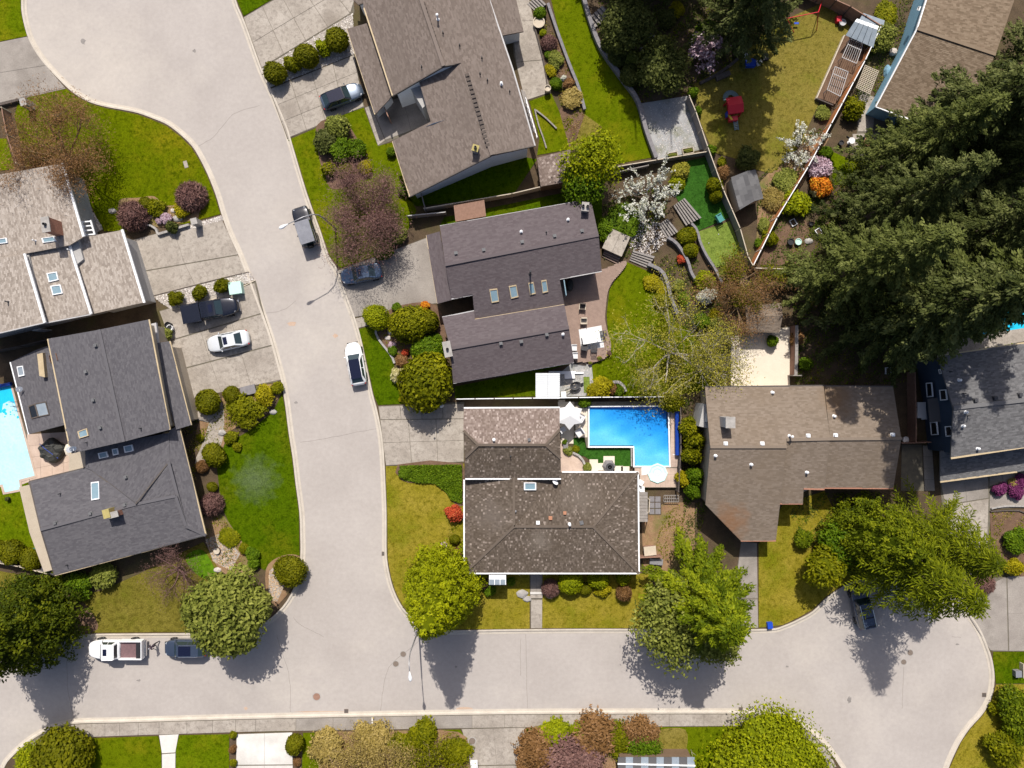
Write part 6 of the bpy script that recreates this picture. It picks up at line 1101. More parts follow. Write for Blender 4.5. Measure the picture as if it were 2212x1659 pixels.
        for f in (.19, .80):
            wy = s * (Wd / 2 - .10); ty = MB(); ty.lathe([(wheel * .62, -.11), (wheel, -.10), (wheel, .10), (wheel * .62, .11)], 18); ty.v = [(X(f) + p[0], wy + p[2], wheel + p[1]) for p in ty.v]; wh = ty.build('wheel', 'tyre', r, local=True)
            rm = MB(); rm.lathe([(0, -.09), (wheel * .62, -.115), (wheel * .62, .115), (0, .09)], 10); rm.v = [(X(f) + p[0], wy + p[2], wheel + p[1]) for p in rm.v]; q = rm.build('rim', 'rim', r, local=True); q.parent = wh
    g = MB(); g.box((X(.004), 0, .42), (.1, Wd * .62, .2)); g.build('bumper', 'plastic_black' if not bed else 'chrome', r, local=True)
    if spare: g = MB(); g.lathe([(.12, -.1), (.36, -.1), (.36, .1), (.12, .1)], 16); g.v = [(X(1) - .12 + p[2], p[0], 1.0 + p[1]) for p in g.v]; g.build('spare_wheel', 'tyre', r, local=True)
    if bed:
        bx = X(bed['x'] + .004); ex = X(1); w = Wd / 2; rl = bed['rail']
        for s in (-1, 1): g = MB(); g.box(((bx + ex) / 2, s * (w - .055), (zb + .2 + rl) / 2), (bx - ex, .11, rl - zb - .2)); g.build('bed_side', paint_, r, local=True)
        g = MB(); g.box((ex + .04, 0, (zb + .25 + rl) / 2), (.08, Wd - .22, rl - zb - .25)); g.build('tailgate', paint_, r, local=True)
        if bed.get('cover'): g = MB(); g.box(((bx + ex) / 2, 0, rl - .02), (bx - ex - .12, Wd - .24, .05)); g.build('bed_cover', bed['cover'], r, local=True)
        else:
            g = MB(); g.box(((bx + ex) / 2, 0, rl - .42), (bx - ex, Wd - .22, .05)); g.build('bed_floor', 'bed_liner', r, local=True)
            g = MB(); g.box((ex + .38, 0, rl - .25), (.5, Wd - .3, .3)); g.build('bed_box', 'plastic_black', r, local=True)
        g = MB(); g.box((ex - .06, 0, .5), (.14, Wd * .86, .16)); g.build('bumper', 'chrome', r, local=True)
    return r
vehicle('parked_car', 'steel-blue car with pale bonnet and dark glass roof parked beside the brown-roofed house', 'car', 738, 207, 21, 'paint_steel', roof_mat='paint_black', pan=(.45, .80, .92), rwb=.95, rwt=.80)
vehicle('off_road_car', 'boxy black off-roader with pale grey roof and rear spare wheel on the street', 'car', 659, 489, 107.6, 'paint_black', L=4.4, Wd=1.86, roof_z=1.82, hood=1.02, belt=1.12, tail=1.12, cowl=.36, wst=.41, rwt=.965, rwb=.985, roof_mat='soft_top', boxy=1, spare=True, wheel=.4, zb=.4)
vehicle('parked_car', 'dark blue sedan with sunroof on the driveway of the purple-grey house', 'car', 780, 591, 191, 'paint_bluegrey', L=4.5, pan=(.45, .54, .6), rwt=.70, rwb=.86, tail=1.0)
vehicle('parked_car', 'white car with full black glass roof parked on the street', 'car', 768, 786, 100, 'paint_white', L=4.65, pan=(.40, .84, .9), cowl=.27, wst=.42, rwt=.82, rwb=.95)
vehicle('pickup_truck', 'black crew-cab pickup with covered bed on the driveway', 'pickup truck', 456, 670, 11, 'paint_navy', L=5.95, Wd=2.0, roof_z=1.9, hood=1.1, belt=1.25, tail=1.25, cowl=.26, wst=.36, rwt=.62, rwb=.645, zb=.42, wheel=.4, bed=dict(x=.66, rail=1.28, cover='paint_navy'), pan=(.40, .47, .5), ribs=True)
vehicle('parked_car', 'silver-white sedan with sunroof on the driveway below the black pickup', 'car', 492, 737, 192, 'paint_silver', L=4.6, pan=(.45, .54, .6), rwt=.70, rwb=.86, tail=1.0)
vehicle('pickup_truck', 'white pickup with open reddish bed parked along the lower street', 'pickup truck', 252, 1401, 180, 'paint_white', L=5.9, Wd=2.0, roof_z=1.9, hood=1.1, belt=1.25, tail=1.25, cowl=.24, wst=.33, rwt=.55, rwb=.57, zb=.42, wheel=.4, bed=dict(x=.585, rail=1.32), pan=(.36, .43, .42))
vehicle('crossover_car', 'slate-blue crossover with panoramic roof behind the white pickup', 'car', 401, 1400, 180, 'paint_slate', L=4.6, Wd=1.86, roof_z=1.65, hood=.95, belt=1.05, tail=1.1, cowl=.26, wst=.37, rwt=.86, rwb=.96, pan=(.42, .70, .78), rails=True, wheel=.36)
vehicle('crossover_car', 'dark blue vehicle with roof bars in the shade of the feathery conifer', 'car', 1862, 1311, 102.3, 'paint_slate', L=4.75, Wd=1.9, roof_z=1.75, hood=1.0, belt=1.1, tail=1.12, cowl=.27, wst=.37, rwt=.93, rwb=.975, roofbars=True, wheel=.37, rails=True)
# ------------------------------------------------------------------ the walking person
def person():
    x, y, _ = W(341, 1388, 0); r = empty('person', (x, y, .012), 'person in dark clothes with bare head walking between the white pickup and crossover', 'person', None, math.radians(205))
    V = [(0, 0, .92), (.02, 0, 1.08), (.05, 0, 1.30), (.06, 0, 1.44), (.08, 0, 1.52), (.11, 0, 1.62), (.11, 0, 1.74),
         (.05, .19, 1.41), (-.06, .26, 1.14), (.10, .27, .92), (.05, -.19, 1.41), (.12, -.25, 1.14), (.28, -.22, .98),
         (0, .09, .90), (.20, .10, .50), (.26, .10, .09), (.40, .11, .05), (0, -.09, .90), (-.06, -.10, .48), (-.30, -.10, .12), (-.20, -.11, .05),
         (.14, .27, .85), (.33, -.21, .93)]
    E_ = [(0, 1), (1, 2), (2, 3), (3, 4), (4, 5), (5, 6), (3, 7), (7, 8), (8, 9), (9, 21), (3, 10), (10, 11), (11, 12), (12, 22), (0, 13), (13, 14), (14, 15), (15, 16), (0, 17), (17, 18), (18, 19), (19, 20)]
    R_ = [.15, .14, .165, .12, .055, .095, .08, .075, .055, .042, .075, .055, .042, .10, .075, .05, .045, .10, .075, .05, .045, .035, .035]
    me = bpy.data.meshes.new('body'); me.from_pydata(V, E_, []); o = link('body', me, r)
    sk = o.modifiers.new('skin', 'SKIN'); lay = me.skin_vertices[0].data if me.skin_vertices else None
    if lay is None:
        bpy.context.view_layer.update(); bmx = bmesh.new(); bmx.from_mesh(me); bmx.verts.layers.skin.verify(); bmx.to_mesh(me); bmx.free(); lay = me.skin_vertices[0].data
    for i, q in enumerate(R_): lay[i].radius = (q, q * (.72 if i in (1, 2, 3) else 1)) if i not in (1, 2) else (q * .7, q)
    lay[0].use_root = True
    o.modifiers.new('sub', 'SUBSURF').levels = 1; o.modifiers['sub'].render_levels = 1
    dg = bpy.context.evaluated_depsgraph_get(); nm = bpy.data.meshes.new_from_object(o.evaluated_get(dg)); o.modifiers.clear(); o.data = nm; nm.name = 'body'
    nm.materials.clear()
    for m_ in ('cloth_plum', 'skin', 'cloth_dark'): nm.materials.append(M[m_])
    for p in nm.polygons:
        c = p.center; p.use_smooth = True
        p.material_index = 1 if (c.z > 1.535 or (abs(c.y) > .17 and c.z < .97 and c.z > .80)) else (2 if c.z < .93 else 0)
    for sy in (-1, 1):     # hands with five fingers
        hx, hy, hz = ((.14, .27, .85) if sy > 0 else (.33, -.21, .93)); mb = MB()
        for k in range(4): a = (k - 1.5) * .018; mb.tube([(hx, hy + a, hz), (hx + .02, hy + a * 1.1, hz - .05 - .008 * (1.5 - abs(k - 1.5))), (hx + .045, hy + a, hz - .085)], [.010, .009, .007], 5)
        mb.tube([(hx, hy - sy * .03, hz + .01), (hx + .035, hy - sy * .045, hz - .02), (hx + .05, hy - sy * .035, hz - .045)], [.011, .010, .008], 5); mb.build('hand', 'skin', r, local=True)
    mb = MB(); mb.lathe([(0, .12), (.055, .10), (.085, .05), (.095, -.01), (.09, -.05)], 10); mb.v = [(p[0] + .095, p[1] * .9, p[2] + 1.655) for p in mb.v if 1]; mb.build('hair', 'fabric_grey', r, local=True, smooth=True)
    for sy in (-1, 1):
        mb = MB(); mb.lathe([(0, .008), (.012, 0), (0, -.008)], 6); mb.v = [(p[0] * .5 + .198, p[1] + sy * .035, p[2] + 1.655) for p in mb.v]; mb.build('eye', 'plastic_black', r, local=True)
        mb = MB(); mb.lathe([(0, .03), (.02, 0), (0, -.03)], 6); mb.v = [(p[0] + .11, p[1] * .5 + sy * .1, p[2] + 1.64) for p in mb.v]; mb.build('ear', 'skin', r, local=True)
    mb = MB(); mb.bar((.2, 0, 1.66), (.235, 0, 1.61), .03, n=5); mb.build('nose', 'skin', r, local=True); mb = MB(); mb.box((.2, 0, 1.575), (.02, .06, .012)); mb.build('mouth', 'plastic_red', r, local=True)
person()
# ------------------------------------------------------------------ street furniture
def street_lamp(u, v, hu, hv, label, hz=7.85):
    B0 = Vector(W(u, v, 0)); T0 = Vector(W(hu, hv, hz)); r = empty('street_lamp', B0, label, 'street lamp', 'street lamps')
    d = Vector((T0.x - B0.x, T0.y - B0.y, 0)); L = d.length; d.normalize(); b = MB()
    b.tube([(0, 0, 0), (0, 0, hz * .6), d * L * .03 + Vector((0, 0, hz * .8)), d * L * .14 + Vector((0, 0, hz * .92)), d * L * .38 + Vector((0, 0, hz * .985)), d * (L - .5) + Vector((0, 0, hz))], [.10, .075, .065, .055, .045, .04], 8); b.build('pole', 'metal_grey', r, local=True, smooth=True)
    s = MB(); s.lathe([(.14, 0), (.14, .35), (.1, .42)], 8); s.build('base', 'metal_grey', r, local=True)
    h = MB(); x = d; yv = Vector((-d.y, d.x, 0)); c0 = d * (L - .6) + Vector((0, 0, hz)); rings = []
    for t, w, hh in ((0, .05, .05), (.25, .10, .08), (.55, .19, .11), (.8, .17, .10), (.95, .08, .06)): rings.append([c0 + x * t + yv * (w * math.cos(a)) + Vector((0, 0, hh * math.sin(a))) for a in np.linspace(0, 5.5, 8)])
    loft(h, rings); h.build('lamp_head', 'metal_white', r, local=True, smooth=True)
    g = MB(); g.lathe([(0, -.1), (.13, -.06), (.15, 0)], 10, c0 + x * .6); g.build('lens', 'lamp_lens', r, local=True)
street_lamp(725, 494, 610, 490, 'street lamp with long curved arm over the boxy off-roader')
street_lamp(905, 1358, 886, 1464, 'street lamp reaching over the junction beside the golden cedar')
street_lamp(1914, 1242, 2008, 1326, 'street lamp head showing below the feathery conifers at the cul-de-sac')
def disc(name, u, v, r_, label, cat, group, mat_='metal_dark', z=.006, ring='stone', n=18):
    o = empty(name, W(u, v, z), label, cat, group); m = MB(); m.lathe([(r_ * 1.25, -.004), (r_ * 1.25, .006), (r_ * 1.02, .008), (r_ * 1.02, .003)], n); m.build('ring', ring, o, local=True)
    m = MB(); m.lathe([(0, .006), (r_, .006), (r_, -.004)], n); m.build('lid', mat_, o, local=True)
mat('iron', (.14, .11, .09), (.20, .16, .13), 8, .7)
disc('manhole_cover', 871, 1413, .30, 'upper of two round manhole covers at the junction', 'manhole cover', 'manhole covers', 'iron'); disc('manhole_cover', 855, 1434, .30, 'lower of two round manhole covers at the junction', 'manhole cover', 'manhole covers', 'iron')
disc('manhole_cover', 684, 1505, .38, 'rust-stained manhole cover on the lower street', 'manhole cover', 'manhole covers', 'wood_redbrown'); disc('manhole_cover', 1966, 1410, .30, 'right one of two manhole covers in the cul-de-sac', 'manhole cover', 'manhole covers', 'iron'); disc('manhole_cover', 1952, 1430, .28, 'left one of two manhole covers in the cul-de-sac', 'manhole cover', 'manhole covers', 'iron')
disc('drain_cover', 1020, 1601, .36, 'dark round drain cover on the bottom driveway', 'drain', None, 'iron', .135)
for u, v, lab in ((829, 1196, 'gutter grate on the kerb beside the yellow lawn'), (748, 1536, 'gutter grate on the lower kerb left of the junction lamp shadow'), (1600, 1532, 'gutter grate on the lower kerb near the lime tree'), (2126, 1501, 'gutter grate at the far right cul-de-sac kerb')):
    o = empty('street_drain', W(u, v, .02), lab, 'drain', 'kerb drains'); m = MB(); m.box((0, 0, .002), (.45, .45, .03)); m.build('frame', 'iron', o, local=True); m = MB()
    for k in range(5): m.box((-.16 + k * .08, 0, .02), (.04, .36, .02))
    m.build('grate', 'metal_dark', o, local=True)
def boxthing(name, label, cat, u, v, size, mat_, z=.12, rz=0.0, lid=None, group=None, lidname='lid'):
    x, y, _ = W(u, v, z + size[2]); o = empty(name, (x, y, z), label, cat, group, rz); m = MB(); m.box((0, 0, size[2] / 2), size); m.build('body', mat_, o, local=True)
    if lid: m = MB(); m.box((0, 0, size[2] + .03), (size[0] * 1.08, size[1] * 1.08, .07)); m.build(lidname, lid, o, local=True)
    return o
boxthing('utility_box', 'mint-green utility box at the end of the driveway pebble strip', 'utility box', 508, 622, (1.25, 1.2, .85), 'mint', .1, .16, 'mint')
boxthing('utility_cover', 'small concrete utility cover set in the left lawn', 'utility cover', 401, 355, (.4, .75, .04), 'concrete', .12, .3)
boxthing('stone_pillar', 'stone gate pillar with lamp at the driveway end of the rockery', 'pillar', 419, 478, (.62, .62, 1.3), 'stone', .1, .25, 'stone', 'stone pillars', 'cap'); boxthing('stone_pillar', 'stone gate pillar at the top left driveway', 'pillar', 50, 220, (.62, .75, 1.4), 'stone', .1, .25, 'stone', 'stone pillars', 'cap')
boxthing('stone_lid', 'slate-topped garden box beside the white-sedan driveway', 'garden box', 536, 843, (1.5, .9, .35), 'block_grey', .13, .25, 'block_grey')
boxthing('blue_bin', 'small blue recycling box on the kerb by the yellow lawn', 'recycling box', 1664, 1352, (.55, .65, .4), 'plastic_blue', .13, .1); boxthing('wheeled_bin', 'black wheeled bin at the shaded end of the white concrete driveway', 'bin', 925, 884, (.8, .75, 1.0), 'plastic_black', .13, .3, 'plastic_black')
boxthing('utility_box', 'grey utility box on the small deep-green lawn at the right edge', 'utility box', 2200, 1456, (.6, .65, .5), 'block_grey', .13, .05, 'metal_grey')
def pot(u, v, r_, h, label, mat_='terracotta', plant=None, group='plant pots', z=.12, fill=True):
    x, y, _ = W(u, v, z + h); o = empty('plant_pot', (x, y, z), label, 'plant pot', group); m = MB(); m.lathe([(r_ * .72, 0), (r_ * .95, h * .9), (r_, h), (r_ * .82, h), (r_ * .8, h * .8), (0, h * .8)], 16); m.build('pot', mat_, o, local=True, smooth=False)
    if plant: q = link('plant', lumpy_mesh(plant, 1, .3, .85, n=900, lobes=6), o); q.scale = (r_ * .9, r_ * .9, r_ * .7); q.location = (0, 0, h * .8)
    return o
for a in ((362, 702, .36, .7, 'black pot by the rusty bush at the driveway', 'plastic_black'), (366, 708, .34, .6, 'pale pot by the rusty bush at the driveway', 'plastic_white'), (1164, 47, .65, .5, 'large round pale-rimmed pot on the patio edge', 'wood_pale'), (1183, 190, .36, .8, 'wooden barrel pot at the patio corner', 'wood_pale'), (1176, 785, .01, .1, '', 'terracotta'),
          (1275, 784, .22, .3, 'leftmost planted pot on the deck corner', 'terracotta', 'leaf_olive'), (1295, 774, .3, .35, 'middle and largest planted pot on the deck corner', 'terracotta', 'leaf_olive'), (1316, 763, .26, .35, 'right planted pot on the deck corner', 'plastic_black', 'leaf_maroon'), (1709, 522, .36, .5, 'dark round pot in the orange fence corner garden', 'plastic_black'), (1725, 522, .36, .4, 'pale-rimmed round pot in the orange fence corner garden', 'mint'),
          (1863, 300, .25, .5, 'small pot left of the big patio pot', 'plastic_black'), (1877, 305, .5, .9, 'big dark pot on the round patio by the firs', 'terracotta'), (1890, 309, .26, .45, 'small pot right of the big patio pot', 'plastic_black'), (1902, 300, .24, .4, 'pot nearest the firs on the round patio', 'plastic_black'), (1818, 308, .28, .5, 'dark pot beside the white patio fountain', 'plastic_black'), (1753, 483, .22, .3, 'pot under the firs near the square frames', 'plastic_black'),
          (1821, 48, .36, .5, 'grey metal tub beside the greenhouse', 'metal_grey'), (15, 1078, .22, .35, 'left planted pot at the pool patio edge', 'plastic_black', 'leaf_dull'), (55, 1068, .25, .4, 'right planted pot at the pool patio edge', 'plastic_black', 'leaf_dull'), (1957, 950, .35, .4, 'round white tub by the blue house side yard', 'plastic_white')):
    if a[4]: pot(*a)
def rock(u, v, r_, label, mat_='stone', h=.5, sx=1.2, rz=0):
    rng = np.random.default_rng(int(u * 7 + v)); D = sph(60, rng, -.3); bmx = bmesh.new()
    for d in D: bmx.verts.new(Vector((d[0] * r_ * sx, d[1] * r_ / sx, d[2] * r_ * h)) * rng.uniform(.85, 1.08))
    bmesh.ops.convex_hull(bmx, input=bmx.verts); me = bpy.data.meshes.new('boulder'); bmx.to_mesh(me); bmx.free(); me.materials.append(M[mat_]); o = link('boulder', me); o.location = W(u, v, .14); o.rotation_euler = (0, 0, rz); return tag(o, label, 'rock', 'garden rocks')
for a in ((243, 456, .38, 'square grey rock on the lawn left of the maroon dome'), (384, 472, .46, 'grey boulder beside the yellow rockery bush', 'stone'), (375, 455, .3, 'pale rock between yellow mound and bush', 'pebble'), (320, 468, .35, 'pale rock at the right of the lower maroon dome', 'pebble'), (444, 898, .85, 'large flat pale boulder below the large ball shrub', 'concrete', .3), (480, 935, .4, 'rock beside the garden path', 'stone'), (1128, 1283, .55, 'round mossy rock left of the garden steps', 'stone'), (1139, 1294, .4, 'smaller mossy rock left of the garden steps', 'stone'), (590, 890, .35, 'rock on the lawn below the gold bushes', 'stone'), (1187, 1286, .4, 'grey rock at the mauve bush', 'stone'), (845, 718, .35, 'slate rock inside the stone edging', 'block_grey'), (838, 730, .3, 'pale slate at the stone edging', 'pebble'), (1747, 521, .4, 'boulder under the firs by the round pots', 'stone'), (470, 1231, .35, 'pale rock on the bright green ground cover', 'pebble')): rock(*a)
o = empty('tree_stump', W(470, 1189, .13), 'freshly cut pale tree stump on the chip bed', 'tree stump'); m = MB(); m.lathe([(.42, 0), (.36, .18), (.35, .28)], 14); m.build('trunk', 'bark_brown', o, local=True); m = MB(); m.lathe([(.345, .283), (0, .285)], 14); q = m.build('cut_face', 'wood_pale', o, local=True)
for u, v, lab, mt in ((77, 1187, 'cyan garden ball beside the oval clipped bush', 'plastic_teal'), (954, 875, 'white globe at the shaded driveway end', 'plastic_white')):
    m = MB(); m.lathe([(0, 0), (.2, .06), (.3, .28), (.2, .52), (0, .58)], 12); m.v = [(p[0] + W(u, v)[0], p[1] + W(u, v)[1], p[2] + .13) for p in m.v]; q = m.build('garden_ball', mt, None, smooth=True); tag(q, lab, 'garden ball')
# ------------------------------------------------------------------ fences and walls
def fence(label, pts, h, mat_, post_mat=None, bay=2.2, z0=.05, cap=None, group='garden fences', board=.16, vertical=True, thick=.03):
    """pts: picture positions of the fence's top edge"""
    P = [Vector(W(u, v, h)) for u, v in pts]; o = empty('fence', (P[0].x, P[0].y, z0), label, 'fence', group)
    for a, b in zip(P[:-1], P[1:]):
        L = (b - a).length; n = max(1, round(L / bay)); d = (b - a).normalized(); ang = math.atan2(d.y, d.x)
        for i in range(n + 1):
            p = a.lerp(b, i / n); m = MB(); m.box((p.x, p.y, (z0 + h + .06) / 2), (.11, .11, h + .06 - z0), ang); m.build('post', post_mat or mat_, o)
        for i in range(n):
            p, q = a.lerp(b, i / n), a.lerp(b, (i + 1) / n); m = MB(); l = (q - p).length - .12; k = max(2, int(l / board))
            for j in range(k):
                c = p.lerp(q, (.06 + (j + .5) / k * l) / (l + .12)); m.box((c.x, c.y, (z0 + .06 + h - .05) / 2 + random.uniform(-.01, .01)), (l / k - .008, thick, h - .1 - z0), ang)
            m.build('panel', mat_, o)
            m = MB(); c = (p + q) / 2; m.box((c.x, c.y, h - .02), (l, .09, .05), ang); m.build('rail', cap or mat_, o)
    return o
fence('orange-stained cedar fence with white top rail running along the kitchen garden', [(1628, 572), (1679, 470), (1746, 360), (1796, 267), (1869, 130), (1904, 55)], 1.8, 'wood_orange', 'wood_pale', cap='trim_white')
fence('brown fence along the top edge behind the swing', [(1904, 55), (1838, 14), (1776, -14), (1720, -40)], 1.8, 'wood_redbrown', 'wood_dark')
fence('grey timber fence between putting green and kids lawn', [(1489, 207), (1503, 240), (1529, 317), (1563, 410), (1599, 493), (1616, 553), (1627, 574)], 1.7, 'wood_grey', 'wood_pale', cap='wood_pale')
fence('low pale fence closing the kitchen garden corner', [(1633, 579), (1704, 581)], 1.5, 'wood_grey', 'wood_pale', cap='wood_pale')
fence('grey fence along the lower side of the gravel yard', [(1313, 363), (1419, 345), (1529, 327)], 1.3, 'wood_grey', 'wood_grey', cap='wood_pale')
fence('second grey fence rail in front of the white cherry', [(1316, 375), (1400, 357)], 1.0, 'wood_grey', 'wood_grey')
fence('weathered fence under the white wall of the brown-roofed house', [(916, 450), (1106, 418), (1169, 403), (1222, 393)], 1.5, 'wood_pale', 'wood_pale')
fence('grey garden fence stub left of the plank-roofed shed', [(880, 466), (962, 458)], 1.3, 'wood_grey', 'wood_grey', cap='trim_grey'); fence('short fence from stub to the shed', [(908, 412), (918, 450)], 1.5, 'wood_grey', 'wood_grey')
fence('white-topped fence between the driveways and pool', [(985, 862), (1150, 860), (1300, 858), (1436, 857)], 1.7, 'wood_dark', 'wood_dark', cap='trim_white')
fence('dark fence on the right side of the pool', [(1470, 872), (1471, 960), (1466, 1062)], 1.6, 'wood_dark', 'wood_dark'); fence('red-brown fence beside the dark blue house', [(1977, 805), (1979, 880), (1979, 956)], 1.7, 'wood_redbrown', 'wood_redbrown')
fence('red-brown fence return at the corner of the blue house', [(1948, 957), (1979, 957), (2010, 955)], 1.6, 'wood_redbrown', 'wood_redbrown'); fence('brown slatted fence at the top left beside the bare maple', [(3, 232), (14, 290), (35, 352)], 1.5, 'wood_redbrown', 'wood_pale')
fence('low fence under the oval clipped bushes', [(-20, 1213), (40, 1224), (116, 1243)], 1.2, 'wood_grey', 'wood_pale', cap='wood_pale'); fence('grey side gate fence by the tan shed corner', [(1714, 811), (1731, 811)], 1.6, 'wood_grey', 'wood_grey')
fence('dark low fence between shake-roofed house and side yard', [(1380, 1108), (1402, 1108), (1403, 1080)], 1.2, 'wood_pale', 'wood_pale'); fence('fence in front of the bright cedar by the stored barrow', [(1383, 1205), (1430, 1203)], 1.3, 'wood_redbrown', 'wood_redbrown')
fence('timber side fence between tan and charcoal houses', [(-20, 760), (40, 748), (104, 733)], 1.4, 'wood_dark', 'wood_dark')
def gwall(label, pts, h, w, mat_, cap=None, z0=.08, sm=5, piece=.62, name='garden_wall', group='garden walls'):
    """curved wall: a core and a run of separate coping stones"""
    P = [np.array(W(*p)[:2]) for p in spline(pts, sm)]; o = empty(name, (*P[0], z0), label, 'garden wall', group); n = len(P); L = []; R = []
    for i in range(n):
        d = P[min(i + 1, n - 1)] - P[max(i - 1, 0)]; d /= max(np.linalg.norm(d), 1e-6); nr = np.array([-d[1], d[0]]) * w / 2; L.append(P[i] + nr); R.append(P[i] - nr)
    m = MB()
    for i in range(n - 1): m.prism([tuple(L[i] * .92 + R[i] * .08), tuple(R[i] * .92 + L[i] * .08), tuple(R[i + 1] * .92 + L[i + 1] * .08), tuple(L[i + 1] * .92 + R[i + 1] * .08)], z0 - .1, h - .08)
    m.build('core', mat_, o)
    S = np.r_[0, np.cumsum([np.linalg.norm(P[i + 1] - P[i]) for i in range(n - 1)])]; tot = S[-1]; k = max(1, int(tot / piece))
    def at(s, A): return np.array([np.interp(s, S, [a[0] for a in A]), np.interp(s, S, [a[1] for a in A])])
    for j in range(k):
        s0, s1 = tot * j / k + .008, tot * (j + 1) / k - .008; m = MB(); m.prism([tuple(at(s0, L)), tuple(at(s0, R)), tuple(at(s1, R)), tuple(at(s1, L))], h - .08, h + random.uniform(-.008, .008)); m.build('coping_stone', cap or mat_, o)
    return o
gwall('grey block wall between planter strip and long lawn', [(1183, 12), (1206, 80), (1230, 145), (1248, 190), (1262, 240)], .55, .3, 'block_grey'); gwall('long grey block wall on the right of the long lawn', [(1256, -10), (1275, 55), (1297, 110), (1340, 172), (1375, 222), (1393, 285), (1415, 345)], .8, .42, 'block_grey')
gwall('curved dark block wall around the back lawn', [(1397, 573), (1412, 579), (1428, 590), (1438, 612), (1446, 645), (1460, 680)], .85, .36, 'block_grey'); gwall('upper curved wall beside the putting green', [(1490, 486), (1502, 500), (1508, 524), (1522, 554), (1540, 582), (1556, 614)], .8, .26, 'block_grey'); gwall('middle curved wall in the terraced garden', [(1440, 516), (1460, 530), (1482, 566), (1490, 592), (1508, 618)], .8, .3, 'block_grey')
gwall('curved stone planter edge below the birch', [(1316, 835), (1322, 826), (1335, 825), (1346, 834), (1350, 846)], .5, .3, 'stone'); gwall('curved stone edging of the front bed by the white car', [(813, 708), (814, 724), (824, 740), (836, 755), (848, 772), (853, 785)], .3, .22, 'stone')
gwall('low stone wall under the rockery', [(345, 508), (368, 501), (392, 493), (412, 487)], .5, .24, 'stone', sm=2); gwall('curved end of the rockery wall', [(345, 508), (341, 497), (330, 489), (318, 487)], .45, .2, 'stone'); gwall('low stone wall at the top left gate pillar', [(-10, 233), (20, 226), (46, 219)], .5, .24, 'wood_dark', sm=2)
gwall('angled timber edging on the small lawn', [(1155, 238), (1163, 272), (1172, 296), (1180, 322)], .35, .14, 'wood_grey', sm=2); gwall('second timber edging on the dry bed', [(1157, 240), (1180, 258), (1202, 280)], .35, .14, 'wood_grey', sm=2); gwall('patio edge wall beside the planter strip', [(1156, 66), (1165, 100), (1176, 145), (1183, 195)], .4, .12, 'wood_dark', sm=2)
gwall('dark log edging by the magnolia', [(1510, 183), (1540, 168), (1570, 148), (1592, 130)], .45, .3, 'wood_dark'); gwall('grey wall stub in the shaded garden', [(1386, 74), (1414, 84)], .5, .28, 'block_grey', sm=2); gwall('upright grey wall stub in the shaded garden', [(1383, 105), (1392, 132)], .5, .25, 'block_grey', sm=2); gwall('stone curb round the round pool patio', [(1237, 977), (1252, 985), (1262, 1000), (1266, 1018)], .5, .22, 'stone')
gwall('brown wall with wide flat top beside the concrete court', [(1709, 705), (1709, 740), (1708, 790), (1707, 812)], 1.5, .32, 'wood_redbrown', 'wood_grey', sm=2, piece=1.2)
gwall('pool side retaining wall above the turf', [(1268, 964), (1320, 964), (1362, 964), (1363, 1006)], .5, .14, 'stone', 'stone', sm=1, piece=.9); gwall('stone edging by the brown planting at the right edge', [(2138, 1098), (2170, 1092), (2240, 1094)], .3, .16, 'stone', sm=2); gwall('timber edging of the brown bed on the right', [(2136, 1104), (2200, 1102), (2230, 1120)], .3, .12, 'wood_dark', sm=2)
gwall('kerb stones along the upper edge of the driveway pebble strip', [(326, 641), (400, 622), (470, 604), (538, 588)], .17, .09, 'wood_dark', sm=2, piece=1.2); gwall('kerb stones along the lower edge of the driveway pebble strip', [(373, 670), (430, 655), (480, 641), (552, 606)], .17, .09, 'wood_pale', sm=2, piece=1.2)
def steps(label, a, b, c, d, n, mat_, z0=.1, z1=.9, name='garden_steps', gapf=.35, riser='block_grey'):
    """treads run from edge a-b to edge d-c; rising from a/d to b/c"""
    A, B, C_, D_ = [np.array(W(*p)[:2]) for p in (a, b, c, d)]; o = empty(name, (*A, z0), label, 'steps', 'garden steps')
    for i in range(n):
        t0, t1 = i / n, (i + 1 - gapf) / n; q = [A + (B - A) * t0, D_ + (C_ - D_) * t0, D_ + (C_ - D_) * t1, A + (B - A) * t1]; z = z0 + (z1 - z0) * (i + 1) / n; m = MB(); m.prism([tuple(p) for p in q], z - .14, z); m.build('tread', mat_, o)
        q = [A + (B - A) * t1, D_ + (C_ - D_) * t1, D_ + (C_ - D_) * (i + 1) / n, A + (B - A) * (i + 1) / n]; m = MB(); m.prism([tuple(p) for p in q], .05, z - .1); m.build('riser', riser, o)
    return o
steps('upper timber steps beside the dark turf', (1453, 446), (1475, 432), (1511, 474), (1480, 489), 6, 'wood_grey', .3, .9); steps('middle timber steps below the white cherry', (1421, 486), (1440, 474), (1463, 503), (1440, 516), 5, 'wood_grey', .1, .6); steps('timber steps rising from the back lawn', (1359, 563), (1366, 543), (1412, 556), (1399, 580), 5, 'wood_grey', .1, .7); steps('timber steps below the hot tub', (1300, 555), (1305, 540), (1340, 554), (1333, 571), 4, 'deck_wood', .1, .6)
steps('slatted timber stair at the top patio', (1139, 10), (1160, -6), (1180, 14), (1160, 30), 5, 'wood_grey', .1, .5); steps('slatted timber stair in the shaded top garden', (1270, 42), (1300, 20), (1320, 40), (1285, 62), 5, 'wood_grey', .2, .8)
